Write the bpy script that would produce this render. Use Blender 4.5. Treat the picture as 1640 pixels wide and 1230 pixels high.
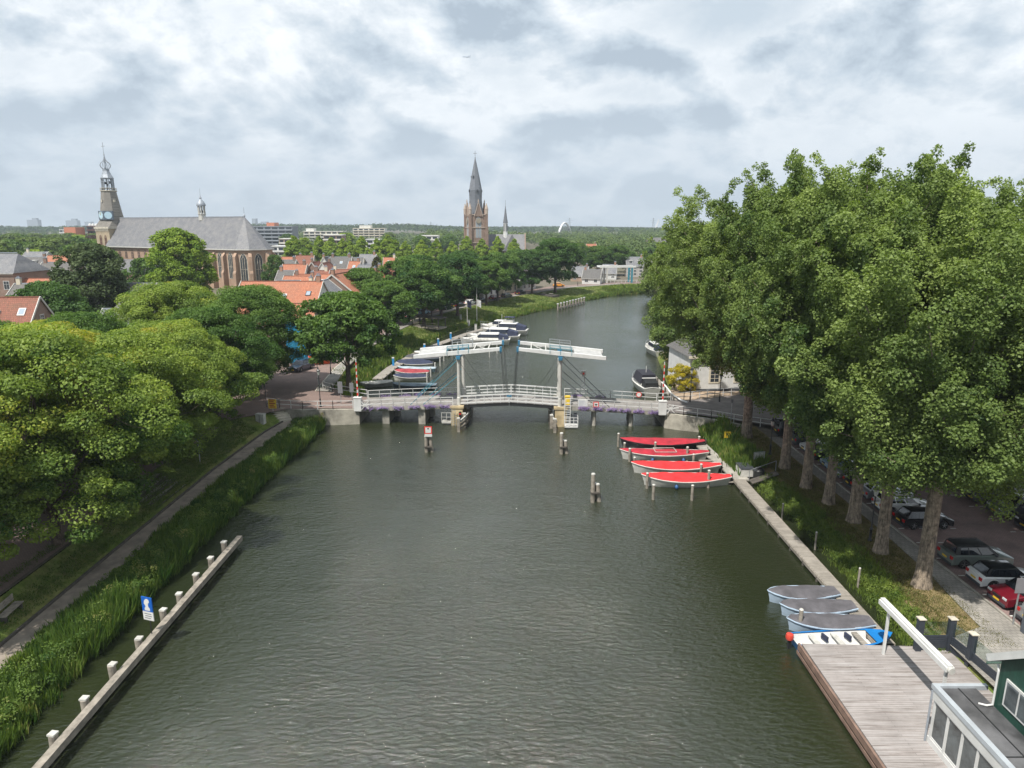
import bpy, bmesh, math, random
import numpy as np
from math import radians as R, sin, cos, pi, sqrt, atan2
from mathutils import Vector, Matrix
for o in list(bpy.data.objects): bpy.data.objects.remove(o)
SC = bpy.context.scene
# ---------------------------------------------------------------- camera
F_PX, PITCH, CAM_H = 1093.0, R(13.1), 24.0
SP, CP = sin(PITCH), cos(PITCH)
cd = bpy.data.cameras.new("camera"); cam = bpy.data.objects.new("camera", cd)
SC.collection.objects.link(cam); SC.camera = cam
cam.location = (0, 0, CAM_H); cam.rotation_euler = (pi/2 - PITCH, 0, 0)
cd.sensor_width = 36; cd.lens = 36 * F_PX / 1640; cd.clip_start = 0.5; cd.clip_end = 30000
# ---------------------------------------------------------------- light
SUN_EL, SUN_AZ = R(58), math.atan2(-0.6, -0.8)      # azimuth measured from +Y towards +X
sd = bpy.data.lights.new("sun", 'SUN'); sun = bpy.data.objects.new("sun", sd); SC.collection.objects.link(sun)
sd.energy = 4.6; sd.angle = R(0.8); sd.color = (1.0, 0.955, 0.88)
sv = Vector((sin(SUN_AZ)*cos(SUN_EL), cos(SUN_AZ)*cos(SUN_EL), sin(SUN_EL)))
sun.rotation_euler = sv.to_track_quat('Z', 'Y').to_euler(); sun.location = (-30, -30, 60)
SC.view_settings.view_transform = 'Standard'; SC.view_settings.look = 'None'
SC.view_settings.exposure = 0.52; SC.view_settings.gamma = 1.0
SC.cycles.use_denoising = True; SC.cycles.max_bounces = 5; SC.cycles.diffuse_bounces = 4
SC.cycles.glossy_bounces = 3; SC.cycles.transparent_max_bounces = 6; SC.cycles.transmission_bounces = 3
SC.cycles.sample_clamp_indirect = 4; SC.cycles.caustics_reflective = False; SC.cycles.caustics_refractive = False

def N(nt, typ, **kw):
    n = nt.nodes.new(typ)
    for k, v in kw.items():
        if k in n.inputs.keys(): n.inputs[k].default_value = v
        else: setattr(n, k, v)
    return n
def mathn(nt, op, a, b=None, clamp=False):
    n = nt.nodes.new('ShaderNodeMath'); n.operation = op; n.use_clamp = clamp
    for i, v in enumerate((a, b)):
        if v is None: continue
        if isinstance(v, (int, float)): n.inputs[i].default_value = v
        else: nt.links.new(v, n.inputs[i])
    return n.outputs[0]
def ramp(nt, fac, stops, interp='LINEAR'):
    n = nt.nodes.new('ShaderNodeValToRGB'); cr = n.color_ramp; cr.interpolation = interp
    while len(cr.elements) < len(stops): cr.elements.new(0.5)
    for e, (p, c) in zip(cr.elements, stops):
        e.position = p; e.color = (*c, 1) if len(c) == 3 else c
    nt.links.new(fac, n.inputs[0]); return n.outputs[0]
def mixc(nt, fac, a, b, mode='MIX'):
    n = nt.nodes.new('ShaderNodeMix'); n.data_type = 'RGBA'; n.blend_type = mode
    for i, v in ((0, fac), (6, a), (7, b)):
        if isinstance(v, (int, float)): n.inputs[i].default_value = v
        elif isinstance(v, (tuple, list)): n.inputs[i].default_value = (*v, 1)
        else: nt.links.new(v, n.inputs[i])
    return n.outputs[2]

# world: Nishita sky behind broken cumulus
W = bpy.data.worlds.new("World"); SC.world = W; W.use_nodes = True; nt = W.node_tree; nt.nodes.clear()
sky = N(nt, 'ShaderNodeTexSky', sky_type='NISHITA', sun_disc=False); sky.sun_elevation = SUN_EL; sky.sun_rotation = SUN_AZ
sky.air_density = 1.0; sky.dust_density = 1.2; sky.ozone_density = 1.0
tc = N(nt, 'ShaderNodeTexCoord'); sx = N(nt, 'ShaderNodeSeparateXYZ'); nt.links.new(tc.outputs['Generated'], sx.inputs[0])
zz = mathn(nt, 'ADD', mathn(nt, 'MAXIMUM', sx.outputs[2], 0.0), 0.46)
u_ = mathn(nt, 'DIVIDE', sx.outputs[0], zz); v_ = mathn(nt, 'DIVIDE', sx.outputs[1], zz)
def cvec(du, dv, w):
    c = N(nt, 'ShaderNodeCombineXYZ'); nt.links.new(mathn(nt, 'ADD', u_, du), c.inputs[0]); nt.links.new(mathn(nt, 'ADD', v_, dv), c.inputs[1]); c.inputs[2].default_value = w
    return c.outputs[0]
def cn(vec, scale, detail, rough, dist):
    n = N(nt, 'ShaderNodeTexNoise', Scale=scale, Detail=detail, Roughness=rough, Distortion=dist); nt.links.new(vec, n.inputs['Vector']); return n.outputs[0]
def billow(vec, scale):
    return mathn(nt, 'MULTIPLY', mathn(nt, 'ABSOLUTE', mathn(nt, 'SUBTRACT', cn(vec, scale, 4, .5, .25), .5)), 3.2)
def dens(du, dv):
    v = cvec(SKY_OFF[0]+du, SKY_OFF[1]+dv, SKY_OFF[2])
    a = mathn(nt, 'MULTIPLY', cn(v, .80, 8, .56, 0.2), .66)
    b = mathn(nt, 'MULTIPLY', billow(v, 1.9), .30); c = mathn(nt, 'MULTIPLY', cn(v, 5.0, 9, .68, .25), .34)
    return mathn(nt, 'ADD', a, mathn(nt, 'ADD', b, c))
SKY_OFF = (12.0, 1.0, 5.1)
d0 = dens(0, 0); d2 = dens(.015, .10)
lit = mathn(nt, 'ADD', mathn(nt, 'MULTIPLY', mathn(nt, 'SUBTRACT', d0, d2), 5.6), .74, True)
thick = ramp(nt, d0, [(0.42, (0, 0, 0)), (0.74, (1, 1, 1))])
shade = mathn(nt, 'SUBTRACT', lit, mathn(nt, 'MULTIPLY', thick, .78), True)
ccol = ramp(nt, shade, [(0.0, (2.5, 3.1, 3.75)), (0.22, (3.9, 4.55, 5.15)), (0.45, (5.6, 6.0, 6.35)), (0.74, (8.0, 8.1, 8.15))])
cover = ramp(nt, d0, [(0.29, (0, 0, 0)), (0.38, (1, 1, 1))], 'EASE')
hz = ramp(nt, sx.outputs[2], [(0.0, (1, 1, 1)), (0.06, (.35, .35, .35)), (0.18, (0, 0, 0))])
skyc = mixc(nt, 0.45, sky.outputs[0], (3.9, 5.0, 6.2))
c1 = mixc(nt, cover, skyc, ccol)
c2 = mixc(nt, mathn(nt, 'MULTIPLY', hz, .55), c1, (4.3, 5.15, 5.8))
bg = N(nt, 'ShaderNodeBackground', Strength=0.108); nt.links.new(c2, bg.inputs[0])
wo = N(nt, 'ShaderNodeOutputWorld'); nt.links.new(bg.outputs[0], wo.inputs[0])

# ---------------------------------------------------------------- pixel calibration -> world metres
def G(px, py, z=0.0):
    u = (px-820)/F_PX; v = (py-615)/F_PX; t = (CAM_H-z)/(SP+v*CP); return (u*t, (CP-v*SP)*t)
def ZT(Y, py):
    v = (py-615)/F_PX; return CAM_H - Y*(SP+v*CP)/(CP-v*SP)
def XA(px, Y, z=2.0):
    return (px-820)/F_PX*(Y*CP-(z-CAM_H)*SP)

# ---------------------------------------------------------------- objects
COL = SC.collection
def tag(o, label=None, cat=None, group=None, kind=None):
    if label: o['label'] = label
    if cat: o['category'] = cat
    if group: o['group'] = group
    if kind: o['kind'] = kind
    return o
def thing(name, label, cat, loc=(0, 0, 0), rz=0.0, group=None):
    o = bpy.data.objects.new(name, None); COL.objects.link(o); o.location = loc; o.rotation_euler = (0, 0, rz)
    o.empty_display_size = .3
    return tag(o, label, cat, group)
def link(name, me, parent=None, loc=None, rz=None):
    o = bpy.data.objects.new(name, me); COL.objects.link(o)
    if parent: o.parent = parent
    if loc is not None: o.location = loc
    if rz is not None: o.rotation_euler = (0, 0, rz)
    return o
KIDS = {}
def copy_tree(o, parent=None):
    c = o.copy(); COL.objects.link(c)
    if parent is not None: c.parent = parent
    for ch in list(o.children): copy_tree(ch, c)
    return c
def clone(root, loc, rz=0.0, label=None, group=None, s=None, cat=None):
    c = copy_tree(root); c.location = loc; c.rotation_euler = (0, 0, rz)
    if s is not None: c.scale = (s, s, s) if isinstance(s, (int, float)) else s
    return tag(c, label, cat, group)

class MB:
    def __init__(s): s.v = []; s.f = []; s.mi = []; s.m = 0; s.T = None
    def av(s, p):
        s.v.append(tuple(s.T @ Vector(p)) if s.T is not None else tuple(p)); return len(s.v)-1
    def face(s, pts):
        ids = [s.av(p) for p in pts]; s.f.append(ids); s.mi.append(s.m)
    def fi(s, ids): s.f.append(list(ids)); s.mi.append(s.m)
    def box(s, x0, x1, y0, y1, z0, z1):
        b = [s.av((x, y, z)) for z in (z0, z1) for x, y in ((x0, y0), (x1, y0), (x1, y1), (x0, y1))]
        for q in ((3, 2, 1, 0), (4, 5, 6, 7), (0, 1, 5, 4), (1, 2, 6, 5), (2, 3, 7, 6), (3, 0, 4, 7)): s.fi([b[i] for i in q])
    def cbox(s, c, d, rz=0.0):
        o = s.T; M = Matrix.Translation(c) @ Matrix.Rotation(rz, 4, 'Z'); s.T = (o @ M) if o is not None else M
        s.box(-d[0]/2, d[0]/2, -d[1]/2, d[1]/2, -d[2]/2, d[2]/2); s.T = o
    def bar(s, a, b, w, h=None):
        """square bar from a to b"""
        h = h or w; a = Vector(a); b = Vector(b); d = (b-a); L = d.length
        if L < 1e-6: return
        d.normalize(); up = Vector((0, 0, 1)) if abs(d.z) < .95 else Vector((0, 1, 0))
        sd_ = d.cross(up).normalized(); up = sd_.cross(d)
        r = []
        for p in (a, b):
            for i, j in ((-1, -1), (1, -1), (1, 1), (-1, 1)): r.append(s.av(p + sd_*(i*w/2) + up*(j*h/2)))
        for q in ((3, 2, 1, 0), (4, 5, 6, 7), (0, 1, 5, 4), (1, 2, 6, 5), (2, 3, 7, 6), (3, 0, 4, 7)): s.fi([r[i] for i in q])
    def tube(s, pts, rad, n=8, cap=True):
        pts = [Vector(p) for p in pts]
        if isinstance(rad, (int, float)): rad = [rad]*len(pts)
        rings = []; px = None
        for i, p in enumerate(pts):
            d = (pts[min(i+1, len(pts)-1)] - pts[max(i-1, 0)])
            if d.length < 1e-9: d = Vector((0, 0, 1))
            d.normalize()
            if px is None: px = d.orthogonal().normalized()
            px = (px - d*px.dot(d)); px = px.normalized() if px.length > 1e-6 else d.orthogonal().normalized()
            py = d.cross(px)
            rings.append([s.av(p + (px*cos(2*pi*k/n) + py*sin(2*pi*k/n))*rad[i]) for k in range(n)])
        for a, b in zip(rings, rings[1:]):
            for k in range(n): s.fi((a[k], a[(k+1) % n], b[(k+1) % n], b[k]))
        if cap: s.fi(rings[0][::-1]); s.fi(rings[-1])
    def cyl(s, x, y, z0, z1, r0, r1=None, n=12): s.tube([(x, y, z0), (x, y, z1)], [r0, r0 if r1 is None else r1], n)
    def lathe(s, c, prof, n=16, rot=0.0):
        rings = []
        for r, z in prof: rings.append([s.av((c[0]+r*cos(rot+2*pi*k/n), c[1]+r*sin(rot+2*pi*k/n), c[2]+z)) for k in range(n)])
        for a, b in zip(rings, rings[1:]):
            for k in range(n): s.fi((a[k], a[(k+1) % n], b[(k+1) % n], b[k]))
        s.fi(rings[0][::-1]); s.fi(rings[-1])
    def prism(s, poly, z0, z1):
        n = len(poly); a = [s.av((p[0], p[1], z0)) for p in poly]; b = [s.av((p[0], p[1], z1)) for p in poly]
        s.fi(a[::-1]); s.fi(b)
        for k in range(n): s.fi((a[k], a[(k+1) % n], b[(k+1) % n], b[k]))
    def extr(s, poly, y0, y1):
        """polygon in x,z extruded in y"""
        n = len(poly); a = [s.av((p[0], y0, p[1])) for p in poly]; b = [s.av((p[0], y1, p[1])) for p in poly]
        s.fi(a); s.fi(b[::-1])
        for k in range(n): s.fi((a[k], b[k], b[(k+1) % n], a[(k+1) % n]))
    def loft(s, rings, close=True, caps=True):
        ids = [[s.av(p) for p in r] for r in rings]; n = len(ids[0])
        for a, b in zip(ids, ids[1:]):
            for k in range(n if close else n-1): s.fi((a[k], a[(k+1) % n], b[(k+1) % n], b[k]))
        if caps: s.fi(ids[0][::-1]); s.fi(ids[-1])
    def mesh(s, name, mats, smooth=False, recalc=True):
        me = bpy.data.meshes.new(name); me.from_pydata(s.v, [], s.f)
        mats = mats if isinstance(mats, (list, tuple)) else [mats]
        for m in mats: me.materials.append(m)
        if len(mats) > 1: me.polygons.foreach_set('material_index', s.mi)
        if recalc:
            bm = bmesh.new(); bm.from_mesh(me); bmesh.ops.recalc_face_normals(bm, faces=bm.faces); bm.to_mesh(me); bm.free()
        if smooth:
            me.polygons.foreach_set('use_smooth', [True]*len(me.polygons))
            if smooth != 'all': me.set_sharp_from_angle(angle=R(40))
        me.update(); return me
    def build(s, name, mats, parent=None, smooth=False, loc=None, rz=None, recalc=True):
        return link(name, s.mesh(name, mats, smooth, recalc), parent, loc, rz)

# ---------------------------------------------------------------- materials
MATS = {}
def mat(name, col, rough=.6, metal=0.0, var=.12, scale=1.5, bump=0.0, bscale=None, spec=.5, col2=None, coat=0.0, emis=None):
    if name in MATS: return MATS[name]
    m = bpy.data.materials.new(name); m.use_nodes = True; nt = m.node_tree; b = nt.nodes['Principled BSDF']
    b.inputs['Roughness'].default_value = rough; b.inputs['Metallic'].default_value = metal
    b.inputs['Specular IOR Level'].default_value = spec; b.inputs['Coat Weight'].default_value = coat; b.inputs['Coat Roughness'].default_value = .06
    if var > 0:
        tc = N(nt, 'ShaderNodeTexCoord'); n = N(nt, 'ShaderNodeTexNoise', Scale=scale, Detail=6, Roughness=.65); nt.links.new(tc.outputs['Object'], n.inputs['Vector'])
        lo = tuple(c*(1-var*1.6) for c in (col2 or col)); hi = tuple(min(1, c*(1+var)) for c in col)
        o = ramp(nt, n.outputs[0], [(.3, lo), (.7, hi)]); nt.links.new(o, b.inputs['Base Color'])
        if bump > 0:
            n2 = N(nt, 'ShaderNodeTexNoise', Scale=bscale or scale*6, Detail=4); nt.links.new(tc.outputs['Object'], n2.inputs['Vector'])
            bp = N(nt, 'ShaderNodeBump', Strength=.6, Distance=bump); nt.links.new(n2.outputs[0], bp.inputs['Height']); nt.links.new(bp.outputs[0], b.inputs['Normal'])
    else: b.inputs['Base Color'].default_value = (*col, 1)
    if emis: b.inputs['Emission Color'].default_value = (*col, 1); b.inputs['Emission Strength'].default_value = emis
    MATS[name] = m; return m
def brickmat(name, c1, c2, mortar, bw=.22, bh=.07, ms=.012, rough=.85, var=.25, vs=.35, plane='wall', bump=.004):
    """brick coursing; 'wall' maps (x+y, z), 'floor' maps (x, y)"""
    if name in MATS: return MATS[name]
    m = bpy.data.materials.new(name); m.use_nodes = True; nt = m.node_tree; b = nt.nodes['Principled BSDF']; b.inputs['Roughness'].default_value = rough
    tc = N(nt, 'ShaderNodeTexCoord'); s = N(nt, 'ShaderNodeSeparateXYZ'); nt.links.new(tc.outputs['Object'], s.inputs[0]); c = N(nt, 'ShaderNodeCombineXYZ')
    if plane == 'wall':
        nt.links.new(mathn(nt, 'ADD', s.outputs[0], s.outputs[1]), c.inputs[0]); nt.links.new(s.outputs[2], c.inputs[1])
    else: nt.links.new(s.outputs[0], c.inputs[0]); nt.links.new(s.outputs[1], c.inputs[1])
    br = N(nt, 'ShaderNodeTexBrick'); nt.links.new(c.outputs[0], br.inputs['Vector'])
    br.inputs['Color1'].default_value = (*c1, 1); br.inputs['Color2'].default_value = (*c2, 1); br.inputs['Mortar'].default_value = (*mortar, 1)
    br.inputs['Scale'].default_value = 1; br.inputs['Mortar Size'].default_value = ms; br.inputs['Brick Width'].default_value = bw; br.inputs['Row Height'].default_value = bh; br.inputs['Mortar Smooth'].default_value = .2
    n = N(nt, 'ShaderNodeTexNoise', Scale=vs, Detail=8, Roughness=.7); nt.links.new(tc.outputs['Object'], n.inputs['Vector'])
    k = ramp(nt, n.outputs[0], [(.3, (1-var,)*3), (.7, (1+var*.6,)*3)])
    o = mixc(nt, 1.0, br.outputs[0], k, 'MULTIPLY'); nt.links.new(o, b.inputs['Base Color'])
    if bump:
        bp = N(nt, 'ShaderNodeBump', Strength=.5, Distance=bump); bp.invert = True; nt.links.new(br.outputs[1], bp.inputs['Height']); nt.links.new(bp.outputs[0], b.inputs['Normal'])
    MATS[name] = m; return m
def tilemat(name, c1, c2, course=.33, rough=.8, moss=.25, mosscol=(.10, .09, .05)):
    """roof tiles: rows up the slope (height) and rolls along it"""
    if name in MATS: return MATS[name]
    m = bpy.data.materials.new(name); m.use_nodes = True; nt = m.node_tree; b = nt.nodes['Principled BSDF']; b.inputs['Roughness'].default_value = rough
    tc = N(nt, 'ShaderNodeTexCoord'); s = N(nt, 'ShaderNodeSeparateXYZ'); nt.links.new(tc.outputs['Object'], s.inputs[0])
    c = N(nt, 'ShaderNodeCombineXYZ'); nt.links.new(s.outputs[0], c.inputs[0]); nt.links.new(mathn(nt, 'MULTIPLY', s.outputs[2], 1.4), c.inputs[1])
    br = N(nt, 'ShaderNodeTexBrick'); nt.links.new(c.outputs[0], br.inputs['Vector']); br.inputs['Scale'].default_value = 1
    br.inputs['Color1'].default_value = (*c1, 1); br.inputs['Color2'].default_value = (*c2, 1); br.inputs['Mortar'].default_value = (*[x*.45 for x in c1], 1)
    br.inputs['Mortar Size'].default_value = .02; br.inputs['Brick Width'].default_value = .26; br.inputs['Row Height'].default_value = course
    n = N(nt, 'ShaderNodeTexNoise', Scale=.5, Detail=9, Roughness=.75); nt.links.new(tc.outputs['Object'], n.inputs['Vector'])
    k = ramp(nt, n.outputs[0], [(.42, (0, 0, 0)), (.75, (1, 1, 1))])
    o = mixc(nt, mathn(nt, 'MULTIPLY', k, moss), br.outputs[0], mosscol)
    n2 = N(nt, 'ShaderNodeTexNoise', Scale=6, Detail=3); nt.links.new(tc.outputs['Object'], n2.inputs['Vector'])
    o = mixc(nt, 1.0, o, ramp(nt, n2.outputs[0], [(.3, (.75,)*3), (.7, (1.2,)*3)]), 'MULTIPLY')
    nt.links.new(o, b.inputs['Base Color'])
    w = N(nt, 'ShaderNodeTexWave', Scale=1/.26*.5, Distortion=0); nt.links.new(tc.outputs['Object'], w.inputs['Vector'])
    bp = N(nt, 'ShaderNodeBump', Strength=.5, Distance=.02); nt.links.new(w.outputs[1], bp.inputs['Height']); nt.links.new(bp.outputs[0], b.inputs['Normal'])
    MATS[name] = m; return m
def leafmat(name, dark, light, trans=.35, odd=None, oddamt=.0, gloss=.012):
    if name in MATS: return MATS[name]
    m = bpy.data.materials.new(name); m.use_nodes = True; nt = m.node_tree; nt.nodes.clear()
    a = N(nt, 'ShaderNodeAttribute', attribute_name='tint'); oi = N(nt, 'ShaderNodeObjectInfo')
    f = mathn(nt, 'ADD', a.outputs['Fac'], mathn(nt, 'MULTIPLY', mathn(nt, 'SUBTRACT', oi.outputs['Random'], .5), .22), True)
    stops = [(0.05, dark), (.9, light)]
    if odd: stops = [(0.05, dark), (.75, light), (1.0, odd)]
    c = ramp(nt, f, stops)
    d = N(nt, 'ShaderNodeBsdfDiffuse'); t = N(nt, 'ShaderNodeBsdfTranslucent'); g = N(nt, 'ShaderNodeBsdfGlossy', Roughness=.5)
    nt.links.new(c, d.inputs[0]); nt.links.new(mixc(nt, 1.0, c, (1.25, 1.35, .5), 'MULTIPLY'), t.inputs[0]); g.inputs[0].default_value = (.9, .95, .9, 1)
    s1 = N(nt, 'ShaderNodeMixShader', Fac=trans); nt.links.new(d.outputs[0], s1.inputs[1]); nt.links.new(t.outputs[0], s1.inputs[2])
    s2 = N(nt, 'ShaderNodeMixShader', Fac=gloss); nt.links.new(s1.outputs[0], s2.inputs[1]); nt.links.new(g.outputs[0], s2.inputs[2])
    o = N(nt, 'ShaderNodeOutputMaterial'); nt.links.new(s2.outputs[0], o.inputs[0]); MATS[name] = m; return m

white = mat('white_paint', (.60, .60, .585), .45, var=.10, scale=1.2)
offwhite = mat('weathered_white_paint', (.50, .49, .455), .55, var=.16, scale=2.5)
plaster = mat('white_plaster', (.62, .61, .57), .8, var=.10, scale=.6)
cream = mat('cream_plaster', (.60, .54, .42), .8, var=.12, scale=.6)
concrete = mat('concrete', (.33, .31, .27), .85, var=.28, scale=.8, bump=.01)
stone = mat('pale_stone', (.50, .46, .38), .85, var=.2, scale=.9)
timber = mat('grey_timber', (.27, .24, .20), .85, var=.32, scale=2.2, bump=.01)
darktimber = mat('dark_timber', (.08, .07, .06), .85, var=.3, scale=2)
black = mat('black_paint', (.018, .019, .02), .45, var=.1)
darkgrey = mat('dark_grey_paint', (.05, .055, .065), .5, var=.12)
glass = mat('window_glass', (.035, .042, .05), .08, var=.0, spec=.8)
rubber = mat('tyre_rubber', (.02, .02, .02), .8, var=.0)
alloy = mat('alloy', (.45, .46, .48), .3, .9, var=.0)
steel = mat('galvanised_steel', (.40, .42, .43), .45, .6, var=.15)
redp = mat('red_paint', (.62, .03, .02), .45, var=.08)
bluep = mat('blue_paint', (.035, .16, .27), .45, var=.1)
teal = mat('teal_paint', (.03, .20, .27), .45, var=.12)
yellow = mat('yellow_paint', (.75, .52, .04), .45, var=.08)
lead = mat('lead_sheet', (.30, .33, .37), .5, .2, var=.2, scale=2)
bark = mat('bark', (.25, .20, .15), .95, var=.38, scale=3.0, bump=.05, bscale=9)
darkbark = mat('dark_bark', (.12, .09, .07), .95, var=.35, scale=3.0, bump=.04, bscale=9)
orange_tile = tilemat('orange_roof_tiles', (.44, .165, .09), (.34, .125, .07), moss=.5, mosscol=(.24, .15, .10))
red_tile = tilemat('red_roof_tiles', (.28, .10, .065), (.22, .08, .055), moss=.5)
grey_tile = tilemat('grey_roof_tiles', (.115, .11, .11), (.15, .145, .14), moss=.35, mosscol=(.13, .12, .09))
slate = tilemat('slate_roof', (.135, .14, .155), (.19, .19, .205), course=.22, moss=.7, mosscol=(.26, .25, .235), rough=.6)
brown_brick = brickmat('brown_brick', (.19, .10, .07), (.24, .13, .09), (.25, .22, .19))
red_brick = brickmat('red_brick', (.30, .13, .08), (.36, .17, .10), (.30, .25, .2))
pink_brick = brickmat('pinkish_brick', (.36, .22, .16), (.42, .27, .19), (.34, .29, .24))
church_brick = brickmat('church_brick', (.40, .25, .16), (.34, .185, .12), (.36, .31, .25), var=.3, vs=.25)
tower_brick = brickmat('tower_stone_brick', (.42, .33, .21), (.36, .27, .17), (.38, .33, .26), var=.3)
klinker = brickmat('brick_paving', (.215, .145, .125), (.25, .175, .15), (.13, .11, .10), bw=.2, bh=.1, ms=.012, plane='floor', var=.25, vs=.3, rough=.9, bump=.003)
parkbrick = brickmat('dark_brick_paving', (.25, .165, .15), (.30, .20, .185), (.16, .13, .12), bw=.2, bh=.1, ms=.012, plane='floor', var=.38, vs=.35, rough=.85, bump=.003)
slabs = brickmat('paving_slabs', (.25, .235, .21), (.30, .28, .25), (.13, .12, .11), bw=.3, bh=.3, ms=.012, plane='floor', var=.35, vs=.5, rough=.9, bump=.003)
# ================================================================ water, ground, banks, roads
def watermat():
    m = bpy.data.materials.new('river_water'); m.use_nodes = True; nt = m.node_tree; b = nt.nodes['Principled BSDF']
    tc = N(nt, 'ShaderNodeTexCoord')
    n0 = N(nt, 'ShaderNodeTexNoise', Scale=.035, Detail=4); nt.links.new(tc.outputs['Object'], n0.inputs['Vector'])
    c = ramp(nt, n0.outputs[0], [(.3, (.015, .0205, .009)), (.7, (.024, .0285, .012))]); nt.links.new(c, b.inputs['Base Color'])
    b.inputs['Roughness'].default_value = .075; b.inputs['IOR'].default_value = 1.95; b.inputs['Specular IOR Level'].default_value = .6
    mp = N(nt, 'ShaderNodeMapping'); mp.inputs['Rotation'].default_value = (0, 0, R(24)); mp.inputs['Scale'].default_value = (.62, 1.35, 1); nt.links.new(tc.outputs['Object'], mp.inputs[0])
    n1 = N(nt, 'ShaderNodeTexNoise', Scale=3.0, Detail=5, Roughness=.6, Distortion=.35); nt.links.new(mp.outputs[0], n1.inputs['Vector'])
    n2 = N(nt, 'ShaderNodeTexNoise', Scale=.33, Detail=2, Distortion=.4); nt.links.new(mp.outputs[0], n2.inputs['Vector'])
    # gusts: calmer and rougher patches of water
    n3 = N(nt, 'ShaderNodeTexNoise', Scale=.045, Detail=3, Distortion=.5); nt.links.new(tc.outputs['Object'], n3.inputs['Vector'])
    sxx = N(nt, 'ShaderNodeSeparateXYZ'); nt.links.new(tc.outputs['Object'], sxx.inputs[0])
    # the tree rows shelter a calmer strip of water along each bank
    shel = ramp(nt, mathn(nt, 'DIVIDE', mathn(nt, 'ABSOLUTE', mathn(nt, 'ADD', sxx.outputs[0], 3.0)), 30.0), [(.25, (1, 1, 1)), (.62, (.30, .30, .30))])
    g = mathn(nt, 'MULTIPLY', ramp(nt, n3.outputs[0], [(.35, (.60,)*3), (.65, (1.2,)*3)]), shel)
    h = mathn(nt, 'ADD', mathn(nt, 'MULTIPLY', mathn(nt, 'MULTIPLY', n1.outputs[0], .31), g), mathn(nt, 'MULTIPLY', mathn(nt, 'MULTIPLY', n2.outputs[0], .26), shel))
    bp = N(nt, 'ShaderNodeBump', Strength=1.0, Distance=1.0); nt.links.new(mathn(nt, 'MULTIPLY', h, .85), bp.inputs['Height']); nt.links.new(bp.outputs[0], b.inputs['Normal'])
    return m
water = watermat()
mb = MB(); mb.face([(-60, -60, 0), (60, -60, 0), (60, 290, 0), (-60, 290, 0)]); mb.face([(60, 240, 0), (400, 240, 0), (400, 290, 0), (60, 290, 0)])
tag(mb.build('water', water), 'greenish brown rippled river water', None, None, 'structure')

def grassmat(name, g1, g2, dry, amt=.35, s=.35):
    m = bpy.data.materials.new(name); m.use_nodes = True; nt = m.node_tree; b = nt.nodes['Principled BSDF']; b.inputs['Roughness'].default_value = .95; b.inputs['Specular IOR Level'].default_value = .15
    tc = N(nt, 'ShaderNodeTexCoord'); n = N(nt, 'ShaderNodeTexNoise', Scale=s, Detail=8, Roughness=.7); nt.links.new(tc.outputs['Object'], n.inputs['Vector'])
    n2 = N(nt, 'ShaderNodeTexNoise', Scale=9, Detail=5, Roughness=.7); nt.links.new(tc.outputs['Object'], n2.inputs['Vector'])
    n3 = N(nt, 'ShaderNodeTexNoise', Scale=1.3, Detail=7, Roughness=.75); nt.links.new(tc.outputs['Object'], n3.inputs['Vector'])
    a = mixc(nt, n2.outputs[0], g1, g2)
    k = ramp(nt, n.outputs[0], [(.5-amt*.5, (0, 0, 0)), (.66-amt*.3, (1, 1, 1))])
    a = mixc(nt, k, a, dry); a = mixc(nt, 1.0, a, ramp(nt, n3.outputs[0], [(.3, (.55,)*3), (.72, (1.3,)*3)]), 'MULTIPLY')
    nt.links.new(a, b.inputs['Base Color'])
    bp = N(nt, 'ShaderNodeBump', Strength=.8, Distance=.06); nt.links.new(n2.outputs[0], bp.inputs['Height']); nt.links.new(bp.outputs[0], b.inputs['Normal'])
    return m
grass = grassmat('lawn_grass', (.075, .12, .022), (.135, .19, .038), (.21, .21, .075), .15)
drygrass = grassmat('dry_mossy_grass', (.115, .125, .03), (.19, .185, .05), (.22, .17, .085), .55, .6)
earth = grassmat('town_ground', (.06, .08, .025), (.10, .11, .045), (.16, .14, .11), .4, .05)

LS = [(-24.2, -30), (-24.2, 26), (-24.4, 45), (-24.0, 63), (-23.4, 76), (-23.4, 84.5), (-23.0, 90), (-23.2, 103), (-21.8, 117.7), (-17.2, 140), (-10.5, 163.5), (1.0, 183), (10.5, 200.7), (20.5, 219), (34.5, 239), (52, 252), (90, 262), (400, 270)]
RE = [(-31, -30), (-31, 26), (-31.2, 45), (-31.5, 63), (-31, 76), (-28, 84.5), (-24.8, 92), (-26, 105), (-26.3, 118), (-24.5, 142), (-21, 164), (-13, 186), (-4, 207), (6, 225), (21, 247), (42, 262), (80, 275), (400, 283)]
def interp_strip(name, lines, zs, m, sub=6, kind='structure', label=None, jig=0.0, smooth=True):
    """surface between polylines given as lists of points with matching stations"""
    rnd = random.Random(5); mb = MB(); rows = []
    for li, (ln, z) in enumerate(zip(lines, zs)):
        row = []
        for i in range(len(ln)-1):
            for k in range(sub):
                t = k/sub; x = ln[i][0]*(1-t)+ln[i+1][0]*t; y = ln[i][1]*(1-t)+ln[i+1][1]*t
                zz = (z[i]*(1-t)+z[i+1]*t) if isinstance(z, (list, tuple)) else z
                row.append((x+rnd.uniform(-jig, jig), y, zz+rnd.uniform(-jig, jig)*.3))
        z_ = z[-1] if isinstance(z, (list, tuple)) else z
        row.append((ln[-1][0], ln[-1][1], z_)); rows.append([mb.av(p) for p in row])
    for a, b in zip(rows, rows[1:]):
        for k in range(len(a)-1): mb.fi((a[k], b[k], b[k+1], a[k+1]))
    return tag(mb.build(name, m, smooth=smooth), label, None, None, kind)
def mid(a, b, t): return [(p[0]*(1-t)+q[0]*t, p[1]*(1-t)+q[1]*t) for p, q in zip(a, b)]
def left_h(x, y): return 2.1
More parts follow.
